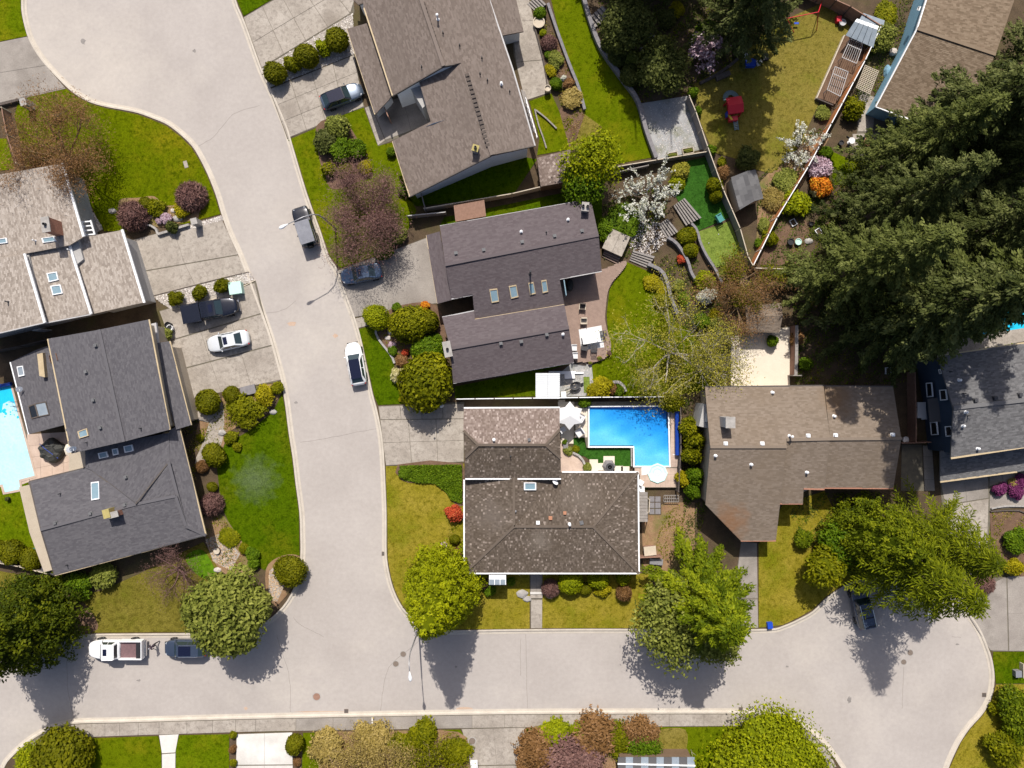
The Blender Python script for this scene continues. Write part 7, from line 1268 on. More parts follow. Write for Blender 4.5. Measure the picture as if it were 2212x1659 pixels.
# ------------------------------------------------------------------ sheds, canopies, decks
def shed(name, label, planes, mat_, wall, h=2.2, planks=0, cat='shed', shingle=True, **kw):
    c = planes[0][0]; r = empty(name, W(c[0], c[1], 0), label, cat, 'sheds and canopies'); HOUSE[r] = []; section(r, planes, mat_, wall, inset=.1, thick=.08, shingle=shingle, **kw); return r
shed('garden_shed', 'garden shed with pale weathered shake roof under the lime tree', [[(1160, 341, 2.3), (1232, 323, 2.5), (1234, 391, 2.4), (1168, 403, 2.2)]], 'shake_pale', 'wall_brown', ex=.24, wd=.2, th=.03)
shed('grey_shed', 'grey plastic shed with gabled roof in the kitchen garden', [[(1579, 383, 2.1), (1612, 370, 2.6), (1630, 434, 2.6), (1598, 453, 2.1)], [(1612, 370, 2.6), (1632, 366, 2.1), (1649, 429, 2.1), (1630, 434, 2.6)]], 'shingle_grey', 'wall_tan', ex=.4, wd=.6, th=.01)
shed('brown_shed', 'little brown shed roof half hidden by the twiggy tree', [[(1610, 660, 2.2), (1688, 655, 2.2), (1691, 682, 2.7), (1612, 684, 2.7)], [(1612, 684, 2.7), (1691, 682, 2.7), (1684, 718, 2.2), (1612, 718, 2.2)]], 'shingle_tan_brown', 'wall_brown')
pr = shed('plank_shed', 'small lean-to with red-brown plank roof between the two middle houses', [[(980, 444, 1.9), (1046, 432, 1.9), (1050, 467, 1.8), (984, 479, 1.8)]], 'shingle_cedar', 'wall_brown', shingle=False)
A_, B2, C2, D2 = [WV(p) for p in ((980, 444, 1.95), (1046, 432, 1.95), (1050, 467, 1.85), (984, 479, 1.85))]
for i in range(22):
    t0, t1 = i / 22 + .003, (i + 1) / 22 - .003; m = MB(); m.prism([tuple(A_.lerp(B2, t0) + Vector((0, 0, .03))), tuple(A_.lerp(B2, t1) + Vector((0, 0, .03))), tuple(D2.lerp(C2, t1) + Vector((0, 0, .03))), tuple(D2.lerp(C2, t0) + Vector((0, 0, .03)))], lambda p: p[2] - .03); m.build('plank', 'wood_redbrown', pr)
can = empty('canopy', W(1183, 832, 0), 'white corrugated canopy roof beside the purple-grey house', 'canopy', 'sheds and canopies')
for i in range(13):
    for half in (0, 1):
        v0 = 806 + i * 4.25; m = MB(); u0 = 1157 + half * 26.3; m.prism([W(u0, v0, 2.35 + (i < 6) * .02), W(u0 + 26, v0, 2.35), W(u0 + 26, v0 + 4.1, 2.4), W(u0, v0 + 4.1, 2.4)], lambda p: p[2] - .04); m.build('sheet', 'corrugated', can)
for u, v in ((1159, 808), (1208, 808), (1159, 859), (1208, 859)): m = MB(); m.bar(W(u, v, 0), W(u, v, 2.3), .1); m.build('post', 'trim_white', can)
pr2 = empty('panel_roof', W(1417, 1652, 0), 'dark panelled flat roof with white edge at the bottom picture edge', 'canopy', 'sheds and canopies')
for i in range(10): m = MB(); u0 = 1335 + i * 16.6; m.prism([W(u0, 1636, 2.3), W(u0 + 16, 1636, 2.3), W(u0 + 16, 1690, 2.35), W(u0, 1690, 2.35)], 2.22); m.build('panel', 'poly_glass' if i % 2 else 'shingle_grey', pr2)
m = MB(); m.bar(W(1334, 1650, 2.42), W(1502, 1654, 2.42), .12); m.build('rail', 'trim_white', pr2); m = MB(); m.prism([W(u, v, 2.2) for u, v in ((1340, 1640), (1495, 1640), (1495, 1690), (1340, 1690))], 0); m.build('wall', 'wall_brown', pr2)
# deck of the purple-grey house: boards laid one by one
dk = empty('deck', W(1260, 680, 0), 'curved timber deck behind the purple-grey house', 'deck'); dpoly = poly_uv(spline([(1205, 600), (1300, 583), (1345, 565), (1352, 572), (1338, 592), (1322, 610), (1312, 632), (1308, 660), (1306, 690), (1311, 715), (1318, 740), (1317, 760), (1303, 776), (1284, 782), (1265, 782), (1236, 775), (1222, 700)], 3, True))
ang = math.radians(10.5); ca, sa = math.cos(ang), math.sin(ang); rot = [(x * ca + y * sa, -x * sa + y * ca) for x, y in dpoly]; ys = [p[1] for p in rot]; y = min(ys); rows = []
while y < max(ys):
    xs = []
    for i in range(len(rot)):
        (x1, y1), (x2, y2) = rot[i], rot[(i + 1) % len(rot)]
        if (y1 > y + .07) != (y2 > y + .07): xs.append(x1 + (x2 - x1) * (y + .07 - y1) / (y2 - y1))
    xs.sort()
    for a, b in zip(xs[::2], xs[1::2]):
        if b - a > .1: q = [(a, y), (b, y), (b, y + .132), (a, y + .132)]; m = MB(); m.prism([(p[0] * ca - p[1] * sa, p[0] * sa + p[1] * ca) for p in q], .38, .42 + random.uniform(-.003, .003)); m.build('deck_board', 'deck_wood', dk)
    y += .142
m = MB(); m.prism([(p[0] * .998, p[1]) for p in dpoly], .05, .375); m.build('frame', 'wood_dark', dk); m = MB()
for i in range(2): m.prism(poly_uv([(1232 + i * 0, 778 + i * 4), (1266, 783 + i * 4), (1266, 786.5 + i * 4), (1232, 781.5 + i * 4)]), .05, .28 - i * .12)
m.build('step', 'wood_dark', dk)
m = MB(); m.prism(poly_uv([(1240, 690), (1310, 690), (1310, 690.5), (1240, 690.5)]), .421, .423)
pr3 = paved('side_yard', [(1240, 780), (1278, 788), (1284, 855), (1210, 857), (1209, 806)], 'grey_gravel', .11); stones('gravel', [(1212, 806), (1276, 790), (1282, 853), (1212, 855)], 700, .11, 'stone_mix', (.025, .06))
o = empty('outdoor_rug', W(1277, 729, .425), 'white patterned rug on the deck under the dining chairs', 'rug'); m = MB(); m.prism([(p[0] - W(1277, 729)[0], p[1] - W(1277, 729)[1]) for p in poly_uv([(1250, 712), (1299, 703), (1305, 750), (1256, 757)])], .004, .016); m.build('rug', 'fabric_white', o, local=True)
def table(u, v, w, d, h, label, top, z, rz=0, legs='metal_dark', round_=False, cat='table'):
    x, y, _ = W(u, v, h + z); o = empty('table', (x, y, z), label, cat, 'garden tables', rz); m = MB()
    if round_: m.lathe([(w / 2, h - .04), (w / 2, h), (0, h)], 20)
    else: m.box((0, 0, h - .02), (w, d, .04))
    m.build('table_top', top, o, local=True)
    for sx in (-1, 1):
        for sy in (-1, 1): m = MB(); m.bar((sx * w * .36, sy * d * .36, 0), (sx * w * .36, sy * d * .36, h - .04), .05); m.build('leg', legs, o, local=True)
    return o
def chair(u, v, deg, label, mat_, frame, z=.13, w=.62, d=.62, back=.9, seat=.42, group='garden chairs', arms=True, slat=False):
    x, y, _ = W(u, v, .5 + z); o = empty('garden_chair', (x, y, z), label, 'chair', group, math.radians(deg)); m = MB()
    if slat:
        for k in range(5): m.box((-d / 2 + (k + .5) * d / 5, 0, seat), (d / 5 - .03, w, .03))
    else: m.box((0, 0, seat), (d, w, .12))
    m.build('seat', mat_, o, local=True); m = MB()
    if slat:
        for k in range(4): m.box((-d / 2 - .05 - k * .03, 0, seat + .12 + k * .11), (.03, w, .06))
    else: m.box((-d / 2, 0, (seat + back) / 2), (.12, w, back - seat + .1))
    m.build('backrest', mat_, o, local=True)
    for sx in (-1, 1):
        for sy in (-1, 1): m = MB(); m.bar((sx * d * .45, sy * w * .45, 0), (sx * d * .45, sy * w * .45, seat), .04); m.build('leg', frame, o, local=True)
    if arms:
        for sy in (-1, 1): m = MB(); m.box((0, sy * w * .52, seat + .2), (d, .07, .05)); m.build('armrest', frame, o, local=True)
    return o
table(1277, 728, 1.9, 1.3, .74, 'glass-topped dining table on the white deck rug', 'tile_white', .43, .17)
chair(1300, 722, 190, 'dark wire chair at the right side of the deck rug', 'metal_dark', 'metal_dark', .43, slat=True); chair(1262, 750, 80, 'dark chair at the lower left of the deck rug', 'metal_dark', 'metal_dark', .43); chair(1283, 752, 90, 'black wire chair at the lower edge of the deck rug', 'metal_dark', 'metal_dark', .43, slat=True)
chair(1258, 663, 265, 'wooden deck armchair nearest the house wall shade', 'wood_dark', 'wood_pale', .43); chair(1261, 694, 270, 'wooden deck armchair above the white rug', 'wood_pale', 'wood_pale', .43); chair(1240, 751, 0, 'white cushioned chair at the house corner, upper one', 'fabric_white', 'trim_grey', .43); chair(1242, 768, 0, 'white cushioned chair at the house corner, lower one', 'fabric_white', 'trim_grey', .43)
o = empty('barbecue', W(1230, 618, .43), 'covered dark barbecue in the deck shade', 'barbecue'); m = MB(); m.lathe([(.3, 0), (.42, .35), (.5, .7), (.38, 1.0), (0, 1.1)], 12); m.v = [(p[0] * .8, p[1] * 1.4, p[2]) for p in m.v]; m.build('cover', 'fabric_black', o, local=True); m = MB(); m.box((0, 0, .03), (.5, .9, .06)); m.build('base', 'metal_dark', o, local=True)
# hot tub
x, y, _ = W(1331, 524, 1.0); o = empty('hot_tub', (x, y, .1), 'square hot tub with cream folding cover at the purple-grey gable', 'hot tub', None, -.42); m = MB(); m.box((0, 0, .42), (2.2, 2.2, .84)); m.build('cabinet', 'wall_brown', o, local=True)
for s in (-1, 1): m = MB(); m.box((s * .57, 0, .92), (1.12, 2.3, .12)); m.build('cover', 'concrete', o, local=True)
# wheelbarrow, planks, turf strip
x, y, _ = W(1243, 833, .6); o = empty('wheelbarrow', (x, y, .12), 'black wheelbarrow on the side yard gravel', 'wheelbarrow', None, .3); m = MB(); m.lathe([(.2, .3), (.42, .62), (.38, .6), (.18, .36), (0, .36)], 12); m.v = [(p[0] * 1.5, p[1], p[2]) for p in m.v]; m.build('tray', 'metal_dark', o, local=True)
for s in (-1, 1): m = MB(); m.bar((.4, s * .12, .25), (-1.15, s * .3, .6), .05); m.build('handle', 'wood_pale', o, local=True)
m = MB(); m.lathe([(0, -.05), (.2, -.05), (.2, .05), (0, .05)], 12); m.v = [(.75 + p[0], p[2], .2 + p[1]) for p in m.v]; m.build('wheel', 'tyre', o, local=True)
for i, (u, v, w, d, lab, mt) in enumerate(((1214, 804, 2.9, .22, 'upper long white board leaning in the side yard', 'trim_white'), (1228, 806, 3.2, .2, 'lower long white board in the side yard', 'trim_white'), (1230, 813, 1.1, .5, 'white sheet of scrap in the side yard', 'plastic_white'), (1213, 866, .7, .2, 'wood offcut at the fence foot', 'wood_pale'), (1217, 853, .55, .75, 'white box at the fence', 'plastic_white'))):
    m = MB(); m.box((*W(u, v)[:2], .2 + .05 * i), (w, d, .06), .02 * i); tag(m.build('board', mt), lab, 'board', 'boards in the side yard')
sheet('turf_mat', [(1260, 814), (1273, 814), (1275, 848), (1261, 848)], .16, 'turf_light', .1, None); bpy.data.objects['turf_mat']['label'] = 'strip of artificial turf on the side yard'
# ------------------------------------------------------------------ pools
def water_mat(name, col, dens, rough=.03):
    m = bpy.data.materials.new(name); m.use_nodes = True; M[name] = m; nt = m.node_tree; N = nt.nodes; L = nt.links; N.remove(N['Principled BSDF'])
    t = N.new('ShaderNodeBsdfTransparent'); g = N.new('ShaderNodeBsdfGlossy'); g.inputs['Roughness'].default_value = rough; fr = N.new('ShaderNodeFresnel'); fr.inputs[0].default_value = 1.33; mx = N.new('ShaderNodeMixShader')
    no = N.new('ShaderNodeTexNoise'); no.inputs['Scale'].default_value = 3; gg = N.new('ShaderNodeNewGeometry'); L.new(gg.outputs['Position'], no.inputs['Vector']); bp = N.new('ShaderNodeBump'); bp.inputs['Strength'].default_value = .12; L.new(no.outputs['Fac'], bp.inputs['Height']); L.new(bp.outputs[0], g.inputs['Normal']); L.new(bp.outputs[0], fr.inputs['Normal'])
    L.new(fr.outputs[0], mx.inputs[0]); L.new(t.outputs[0], mx.inputs[1]); L.new(g.outputs[0], mx.inputs[2]); L.new(mx.outputs[0], N['Material Output'].inputs[0])
    v = N.new('ShaderNodeVolumeAbsorption'); v.inputs['Color'].default_value = (*col, 1); v.inputs['Density'].default_value = dens; L.new(v.outputs[0], N['Material Output'].inputs['Volume'])
water_mat('pool_water', (.0, .66, .92), 3.6)
pl = empty('swimming_pool', W(1357, 940, 0), 'L-shaped blue swimming pool with white edge behind the shake-roofed house', 'swimming pool', 'swimming pools')
deckp = [(1240, 868), (1470, 866), (1470, 1052), (1383, 1052), (1383, 1010), (1367, 1010), (1367, 966), (1266, 966), (1262, 944), (1240, 944)]
pool = [(1272, 879), (1440, 878), (1443, 1005), (1369, 1005), (1368, 963), (1272, 963)]; inner = poly_uv(pool); outer = poly_uv(deckp)
def ring(name, out, inn, z, z0, mat_, parent):
    """flat surround with a hole: ear-cut top plus both side walls"""
    o2 = [Vector((*p, 0)) for p in out]; i2 = [Vector((*p, 0)) for p in inn]; tri = tessellate_polygon([o2, i2]); allp = out + inn; m = MB(); vs = [(*p, z) for p in allp]; fs = []
    for t in tri:
        a, b, c = [allp[k] for k in t]; fs.append(tuple(t) if (b[0] - a[0]) * (c[1] - a[1]) - (b[1] - a[1]) * (c[0] - a[0]) > 0 else tuple(t[::-1]))
    n = len(out); k = len(inn); vs += [(*p, z0) for p in allp]; t_ = n + k
    fs += [(i, (i + 1) % n, (i + 1) % n + t_, i + t_) for i in range(n)] + [(n + i, n + (i + 1) % k, n + (i + 1) % k + t_, n + i + t_) for i in range(k)]
    m.add(vs, fs); return m.build(name, mat_, parent)
ring('surround', outer, poly_uv([(1269, 876), (1443, 875), (1446, 1008), (1366, 1008), (1365, 966), (1269, 966)]), .50, .05, 'joint', pl)
# pavers of the surround, one by one where they show
def grid_pavers(parent, poly, z, size, mat_, skip=None, name='paver', gap=.012, ang=0.0):
    P = np.array(poly_uv(poly)); lo, hi = P.min(0), P.max(0); nx = int((hi[0] - lo[0]) / size[0]); ny = int((hi[1] - lo[1]) / size[1]); sx, sy = (hi[0] - lo[0]) / nx, (hi[1] - lo[1]) / ny
    for j in range(ny):
        for i in range(nx):
            c = np.array([[lo[0] + (i + .5) * sx, lo[1] + (j + .5) * sy]])
            if not inpoly(c, [tuple(p) for p in P])[0]: continue
            m = MB(); m.box((c[0, 0], c[0, 1], z - .02 + random.uniform(-.002, .003)), (sx - gap, sy - gap, .05)); m.build(name, mat_, parent)
for poly, mt in (([(1446, 868), (1469, 868), (1469, 1008), (1446, 1008)], 'paver'), ([(1242, 868), (1469, 867), (1469, 875), (1242, 875)], 'paver'), ([(1242, 876), (1268, 876), (1268, 944), (1242, 944)], 'cream_concrete'), ([(1369, 1010), (1469, 1010), (1469, 1051), (1384, 1051)], 'paver')): grid_pavers(pl, poly, .52, (.52, .52), mt)
ring('coping', poly_uv([(1269, 876), (1443, 875), (1446, 1008), (1366, 1008), (1365, 966), (1269, 966)]), inner, .56, .3, 'tile_white', pl)
m = MB(); top_z = .47
def depth(x, y):       # deep towards the top right; pale cloud reflections shaped as shallows at lower left
    u = x / .05 + 1106; v = 829.5 - y / .05; s = (u - 1330) * .42 + (945 - v) * 1.05 + 9 * math.sin(u * .09 + v * .04) * math.sin(v * .11); return .06 + .30 * max(0, min(1, (s + 6) / 90)) ** .8
P = np.array(inner); xs = np.linspace(P[:, 0].min(), P[:, 0].max(), 46); ys = np.linspace(P[:, 1].min(), P[:, 1].max(), 36); vs = []; idx = {}
for i in range(45):
    for j in range(35):
        if inpoly(np.array([[(xs[i] + xs[i + 1]) / 2, (ys[j] + ys[j + 1]) / 2]]), inner)[0]:
            q = []
            for a, b in ((i, j), (i + 1, j), (i + 1, j + 1), (i, j + 1)):
                if (a, b) not in idx: idx[(a, b)] = len(m.v); m.v.append((xs[a], ys[b], top_z - depth(xs[a], ys[b])))
                q.append(idx[(a, b)])
            m.f.append(tuple(q))
m.build('basin', 'pool_liner', pl, smooth=True)
m = MB(); m.prism(inner, .04, .50); m.build('water', 'pool_water', pl)
o = empty('pool_cover_reel', W(1462, 930, .5), 'long blue pool cover rolled on its reel beside the pool', 'pool cover'); m = MB(); a, b = Vector(W(1462, 876, .95)), Vector(W(1463, 983, .95)); m.bar(a, b, .42, n=10); m.build('cover', 'cover_blue', o)
for p in (a, b): m = MB(); m.bar((p.x - .4, p.y, .52), (p.x + .4, p.y, .52), .06).bar((p.x, p.y, .5), (p.x, p.y, 1.0), .08); m.build('stand', 'trim_white', o)
ou = empty('spa', W(1420, 1022, .5), 'octagonal pale mint spa at the lower end of the pool', 'spa'); m = MB(); m.lathe([(1.08, 0), (1.08, .14), (.95, .16), (.86, .12), (.80, .09), (.5, .07), (.45, .04), (0, .04)], 8); m.build('shell', 'spa_mint', ou, local=True)
m = MB(); m.prism(poly_uv([(1384, 1008), (1410, 1008), (1406, 1022), (1384, 1025)]), .5, .535); m.build('step', 'tile_white', pl)
pt = empty('pool_patio', W(1232, 990, 0), 'round paved patio between turf and house wall', 'patio'); m = MB(); m.prism(poly_uv(spline([(1211, 958), (1240, 975), (1255, 988), (1264, 1002), (1266, 1020), (1212, 1020)], 3, True)), .05, .2); m.build('base', 'paver', pt)
for u, v, w, d in ((1282, 1000, .9, .8), (1300, 1008, .9, .8), (1282, 1016, .9, .8), (1330, 1012, 1.5, .6), (1350, 1013, .9, .6), (1315, 995, 1.2, 1.0), (1315, 1014, 1.2, .8)): m = MB(); m.box((*W(u, v)[:2], .17), (w, d, .06)); m.build('paver', 'cream_concrete', pt)
o = empty('patio_heater', W(1315, 1007, .2), 'round black patio heater on a grey base beside the pool lawn', 'patio heater'); m = MB(); m.lathe([(.75, 0), (.5, .5), (.4, .55), (0, .55)], 6); m.build('base', 'block_grey', o, local=True); m = MB(); m.lathe([(.40, .8), (.44, .86), (.40, .92), (.22, .92), (.2, .8)], 20); m.build('ring', 'metal_dark', o, local=True); m = MB(); m.lathe([(.1, .5), (.1, .9), (0, 1.05)], 10); m.build('burner', 'chrome', o, local=True)
ur = empty('parasol', W(1227, 896, 0), 'white hexagonal parasol with scalloped edge by the pool', 'parasol', 'parasols'); m = MB(); m.bar((0, 0, 0), (0, 0, 2.5), .06, n=8); m.build('pole', 'metal_grey', ur, local=True); c0 = Vector((0, 0, 2.55))
for k in range(6):
    a0, a1 = k * math.pi / 3 + .5, (k + 1) * math.pi / 3 + .5; R_ = 1.5; p0 = Vector((R_ * math.cos(a0), R_ * math.sin(a0), 2.1)); p1 = Vector((R_ * math.cos(a1), R_ * math.sin(a1), 2.1)); am = (a0 + a1) / 2; pm = Vector((1.02 * math.cos(am), 1.02 * math.sin(am), 2.2)); m = MB(); m.add([c0, p0, pm, p1, c0 - Vector((0, 0, .02)), p0 - Vector((0, 0, .02)), pm - Vector((0, 0, .02)), p1 - Vector((0, 0, .02))], [(0, 1, 2), (0, 2, 3), (4, 6, 5), (4, 7, 6)]); m.build('canopy_panel', 'fabric_white', ur, local=True)
m = MB(); m.box((0, 0, .05), (.6, .6, .1)); m.build('base', 'metal_dark', ur, local=True)
paved('pool_terrace', [(1205, 868), (1240, 868), (1240, 958), (1212, 958)], 'cream_concrete', .13)
chair(1253, 901, 150, 'white cushioned armchair nearest the parasol', 'fabric_white', 'wood_pale', .53, .8, .8); chair(1252, 934, 215, 'white cushioned armchair nearer the pool lawn', 'fabric_white', 'wood_pale', .53, .8, .8); chair(1216, 928, 30, 'white chair tucked under the parasol shade', 'fabric_white', 'wood_pale', .14, .6, .6)
boxthing('planter_box', 'grey planter box at the pool terrace end', 'planter', 1222, 962, (.5, .7, .45), 'block_grey', .13)
for i, (u, v, lab) in enumerate(((1384, 1042, 'folded white garden chair beside the house gutter, upper'), (1386, 1056, 'folded white garden chair beside the house gutter, lower'))): chair(u, v, 60 + i * 30, lab, 'plastic_white', 'plastic_white', .13, .5, .5)
so = empty('side_canopy', W(1391, 1085, 0), 'small weathered slatted canopy at the house corner', 'canopy', 'sheds and canopies')
for i in range(9): m = MB(); v0 = 1063 + i * 7.2; m.prism([W(u, v, 2.1) for u, v in ((1380, v0), (1399, v0), (1399, v0 + 6.6), (1380, v0 + 6.6))], 2.05); m.build('slat', 'wood_grey', so)
for u, v in ((1381, 1064), (1398, 1064), (1381, 1124), (1398, 1124)): m = MB(); m.bar(W(u, v, 0), W(u, v, 2.05), .09); m.build('post', 'wood_grey', so)
sy = paved('side_paving', [(1400, 1070), (1428, 1070), (1428, 1112), (1400, 1112)], 'soil', .125); grid_pavers(sy, [(1401, 1071), (1427, 1071), (1427, 1111), (1401, 1111)], .15, (.62, .62), 'block_grey', gap=.09)
o = empty('trellis_gate', W(1447, 1078, 0), 'pale lattice gate below the spa', 'gate'); m = MB()
for i in range(9): m.bar(W(1434 + i * 4, 1070, .5), W(1434 + i * 4, 1084, .5), .05)
for v in (1070, 1077, 1084): m.bar(W(1434, v, .55), W(1466, v, .55), .06)
m.build('lattice', 'wood_grey', o)
# left pool with its pale cover
pl2 = empty('swimming_pool', W(30, 940, 0), 'pool under a bright white cover at the left edge', 'swimming pool', 'swimming pools')
pp = [(-60, 850), (25, 834), (77, 1027), (43, 1036), (46, 1056), (13, 1063), (8, 1046), (-60, 1056)]
ring('coping', poly_uv([(-64, 846), (28, 829), (82, 1030), (48, 1040), (51, 1060), (9, 1068), (4, 1051), (-64, 1060)]), poly_uv(pp), .16, .05, 'paver', pl2)
m = MB(); m.prism(poly_uv(pp), .05, .14); m.build('water', 'pool_cyan', pl2)
m = MB(); m.prism(poly_uv(spline([(-60, 892), (6, 892), (9, 872), (22, 866), (34, 872), (44, 905), (77, 1027), (43, 1036), (46, 1056), (13, 1063), (8, 1046), (-60, 1056)], 1, True)), .10, .165); m.build('cover', 'pool_white', pl2)
for u, v, r_ in ((17, 874, 2.2), (25, 890, 1.6), (30, 886, 1.2), (11, 887, 4.5), (15, 893, 3), (33, 896, 1.2), (41, 901, 2.6), (25, 895, 1.4), (13, 900, 1.5), (38, 886, 1.2)):
    pts = [(u + r_ * 1.2 * math.cos(a) * random.uniform(.6, 1.3), v + r_ * math.sin(a) * random.uniform(.6, 1.3)) for a in np.arange(0, 6.2, .6)]; m = MB(); m.prism(poly_uv(pts), .15, .17); m.build('puddle', 'pool_cyan', pl2)
m = MB(); m.bar(W(-60, 846, .4), W(24, 829, .4), .4, n=10); m.build('cover_reel', 'cover_blue', pl2)
o = empty('pool_ladder', W(40, 873, .15), 'chrome handrail at the covered pool edge', 'pool handrail')
for k in (0, 1): m = MB(); x, y, _ = W(36 + k * 4, 868 + k * 9); m.tube([(x - .3, y, .15), (x - .3, y, .8), (x + .2, y, .9), (x + .25, y, .15)], .03, 6); m.build('rail', 'chrome', o)
# covered furniture beside it
x, y, _ = W(108, 974, .8); o = empty('covered_furniture', (x, y, .13), 'black tarpaulin over patio furniture beside the covered pool', 'covered furniture'); rng = np.random.default_rng(9); m = MB(); rings = []
for z, s in ((0, 1.2), (.25, 1.26), (.6, 1.15), (.78, .95), (.86, .6)): rings.append([(s * 1.12 * math.cos(a) * (1 + .10 * math.sin(5 * a + z)), s * math.sin(a) * (1 + .12 * math.sin(4 * a + 1)), z + .07 * math.sin(7 * a)) for a in np.arange(24) * 2 * math.pi / 24])
loft(m, rings); m.build('tarpaulin', 'fabric_black', o, local=True, smooth=False); m = MB(); m.tube([(-1.1, .75, .66), (-.3, .2, .93), (.9, -.8, .72)], .025, 5); m.build('strap', 'plastic_blue', o, local=True); m = MB(); m.box((0, 0, .3), (1.7, 1.5, .6)); m.build('base', 'plastic_black', o, local=True)
ur = empty('parasol', (*W(150, 972, 2.0)[:2], 0), 'pale pink parasol under the charcoal roof corner', 'parasol', 'parasols'); m = MB(); m.bar((0, 0, .1), (0, 0, 2.2), .05, n=8); m.build('pole', 'metal_grey', ur, local=True); m = MB(); m.lathe([(.75, 1.75), (0, 2.05)], 8); m.build('canopy', 'cream_concrete', ur, local=True)
# far right pool
pl3 = empty('swimming_pool', W(2170, 700, 0), 'turquoise pool showing between firs and the dark blue house', 'swimming pool', 'swimming pools'); rp = [(2070, 690), (2290, 655), (2290, 705), (2160, 722), (2080, 730)]
m = MB(); m.prism(poly_uv(rp), .05, .17); m.build('water', 'pool_cyan', pl3); m = MB(); m.prism(poly_uv([(2040, 735), (2300, 695), (2300, 720), (2030, 772)]), .05, .18); m.build('coping', 'concrete', pl3)
stones('ground_cover_edge', [(2060, 764), (2190, 742), (2190, 746), (2062, 769)], 260, .2, 'leaf_lime', (.08, .16)); bpy.data.objects['ground_cover_edge']['label'] = 'row of lime green edging plants along the blue house eave'
# ------------------------------------------------------------------ children's garden and kitchen garden
o = empty('play_house', (*W(1586, 232, 1.2)[:2], .12), 'red and blue plastic playhouse with red roof on the dry lawn', 'playhouse', None, .15); m = MB()
for sx in (-1, 1):
    for sy in (-1, 1): m.bar((sx * .7, sy * .7, 0), (sx * .62, sy * .62, 1.5), .14)
m.build('frame', 'plastic_red', o, local=True); m = MB(); m.prism([(-.85, .05, 1.75), (.8, .05, 1.75), (.8, 1.0, 1.4), (-.85, 1.0, 1.4)], lambda p: p[2] - .06); m.prism([(-.85, -.75, 1.45), (.8, -.75, 1.45), (.8, .04, 1.75), (-.85, .04, 1.75)], lambda p: p[2] - .06); m.build('roof', 'plastic_red', o, local=True)
m = MB(); m.box((0, 0, .8), (1.3, 1.3, .1)); m.build('platform', 'plastic_red', o, local=True); m = MB(); m.box((-.2, -1.1, .75), (.9, .5, .5)); m.build('balcony', 'plastic_red', o, local=True); m = MB(); m.box((-.55, -.95, 1.02), (.18, .7, .1), .4); m.build('telescope', 'plastic_yellow', o, local=True); m = MB(); m.box((-.75, -.5, .6), (.1, .5, .6)); m.build('side_panel', 'plastic_blue', o, local=True)
m = MB()
for k in range(6): m.box((.0 + .05 * k, -1.3 - k * .14, .75 - k * .13), (.42, .07, .05))
for s in (-1, 1): m.bar((s * .2, -1.2, .85), (s * .2 + .3, -2.1, .05), .06)
m.build('ladder', 'sky_glass', o, local=True)
m = MB(); cs = [(math.cos(a) * .78, 1.0 + math.sin(a) * .78, 1.15 - .95 * (a + .3) / 3.6) for a in np.linspace(3.3, -.3, 14)]; cs = [(x_, y_, 1.1 - i * .075) for i, (x_, y_, z_) in enumerate(cs)]
for i in range(len(cs) - 1): m.bar(cs[i], cs[i + 1], .5, .07)
m.build('slide', 'plastic_grey', o, local=True)
o = empty('swing_frame', W(1750, 36, 0), 'red swing frame with crossbar beside the top fence', 'swing'); T1 = Vector(W(1768, 26, 2.1)); T2 = Vector(W(1700, 40, 2.1))
for T, a in ((T1, ((1764, 66), (1778, -5))), (T2, ((1715, 70), (1695, 5)))):
    for u, v in a: m = MB(); m.bar(T, W(u, v, .1), .09, n=6); m.build('leg', 'plastic_red', o)
m = MB(); m.bar(T1, T2, .1, n=6); m.build('crossbar', 'plastic_red', o); q = T1.lerp(T2, .5); m = MB(); m.box((q.x, q.y, .5), (.5, .2, .04)); st = m.build('seat', 'plastic_blue', o); m = MB()
for s in (-1, 1): m.bar((q.x + s * .22, q.y, .5), (q.x + s * .22, q.y, 2.1), .02)
m.build('chain', 'metal_grey', o)
boxthing('toy_box', 'blue toy box under the drooping fir', 'toy box', 1622, 135, (1.0, .75, .5), 'plastic_blue', .12, 0, 'plastic_blue'); boxthing('water_table', 'white plastic bag beside the blue toy box', 'bag', 1641, 134, (.55, .5, .3), 'plastic_white', .12, .4); boxthing('toy_slide', 'white toy chair above the blue toy box', 'toy', 1611, 116, (.3, .9, .35), 'plastic_white', .12, .5); boxthing('toy_cart', 'dark toy cart right of the blue toy box', 'toy', 1654, 122, (.6, .7, .35), 'plastic_black', .12, .1)
boxthing('garden_bench', 'dark bench along the log edging', 'bench', 1562, 163, (1.5, .5, .42), 'wood_dark', .12, .4, 'wood_dark'); boxthing('crate', 'red crate beside the metal tub', 'crate', 1813, 40, (.5, .6, .5), 'plastic_red', .12)
chair(1555, 471, 30, 'teal plastic garden chair on the dark turf', 'plastic_teal', 'plastic_teal', .15, .8, .7)
for u, v, lb in ((1530, 526, 'leftmost white golf ball on the light putting green, near the curved wall'), (1551, 507, 'topmost white golf ball on the light putting green, near the dark turf'), (1575, 556, 'lowest white golf ball on the light putting green, near the fence')): m = MB(); m.lathe([(0, 0), (.05, .03), (.05, .07), (0, .1)], 8); m.v = [(p[0] + W(u, v)[0], p[1] + W(u, v)[1], p[2] + .145) for p in m.v]; tag(m.build('golf_ball', 'plastic_white', None, smooth=True), lb, 'golf ball', 'golf balls on the putting green')
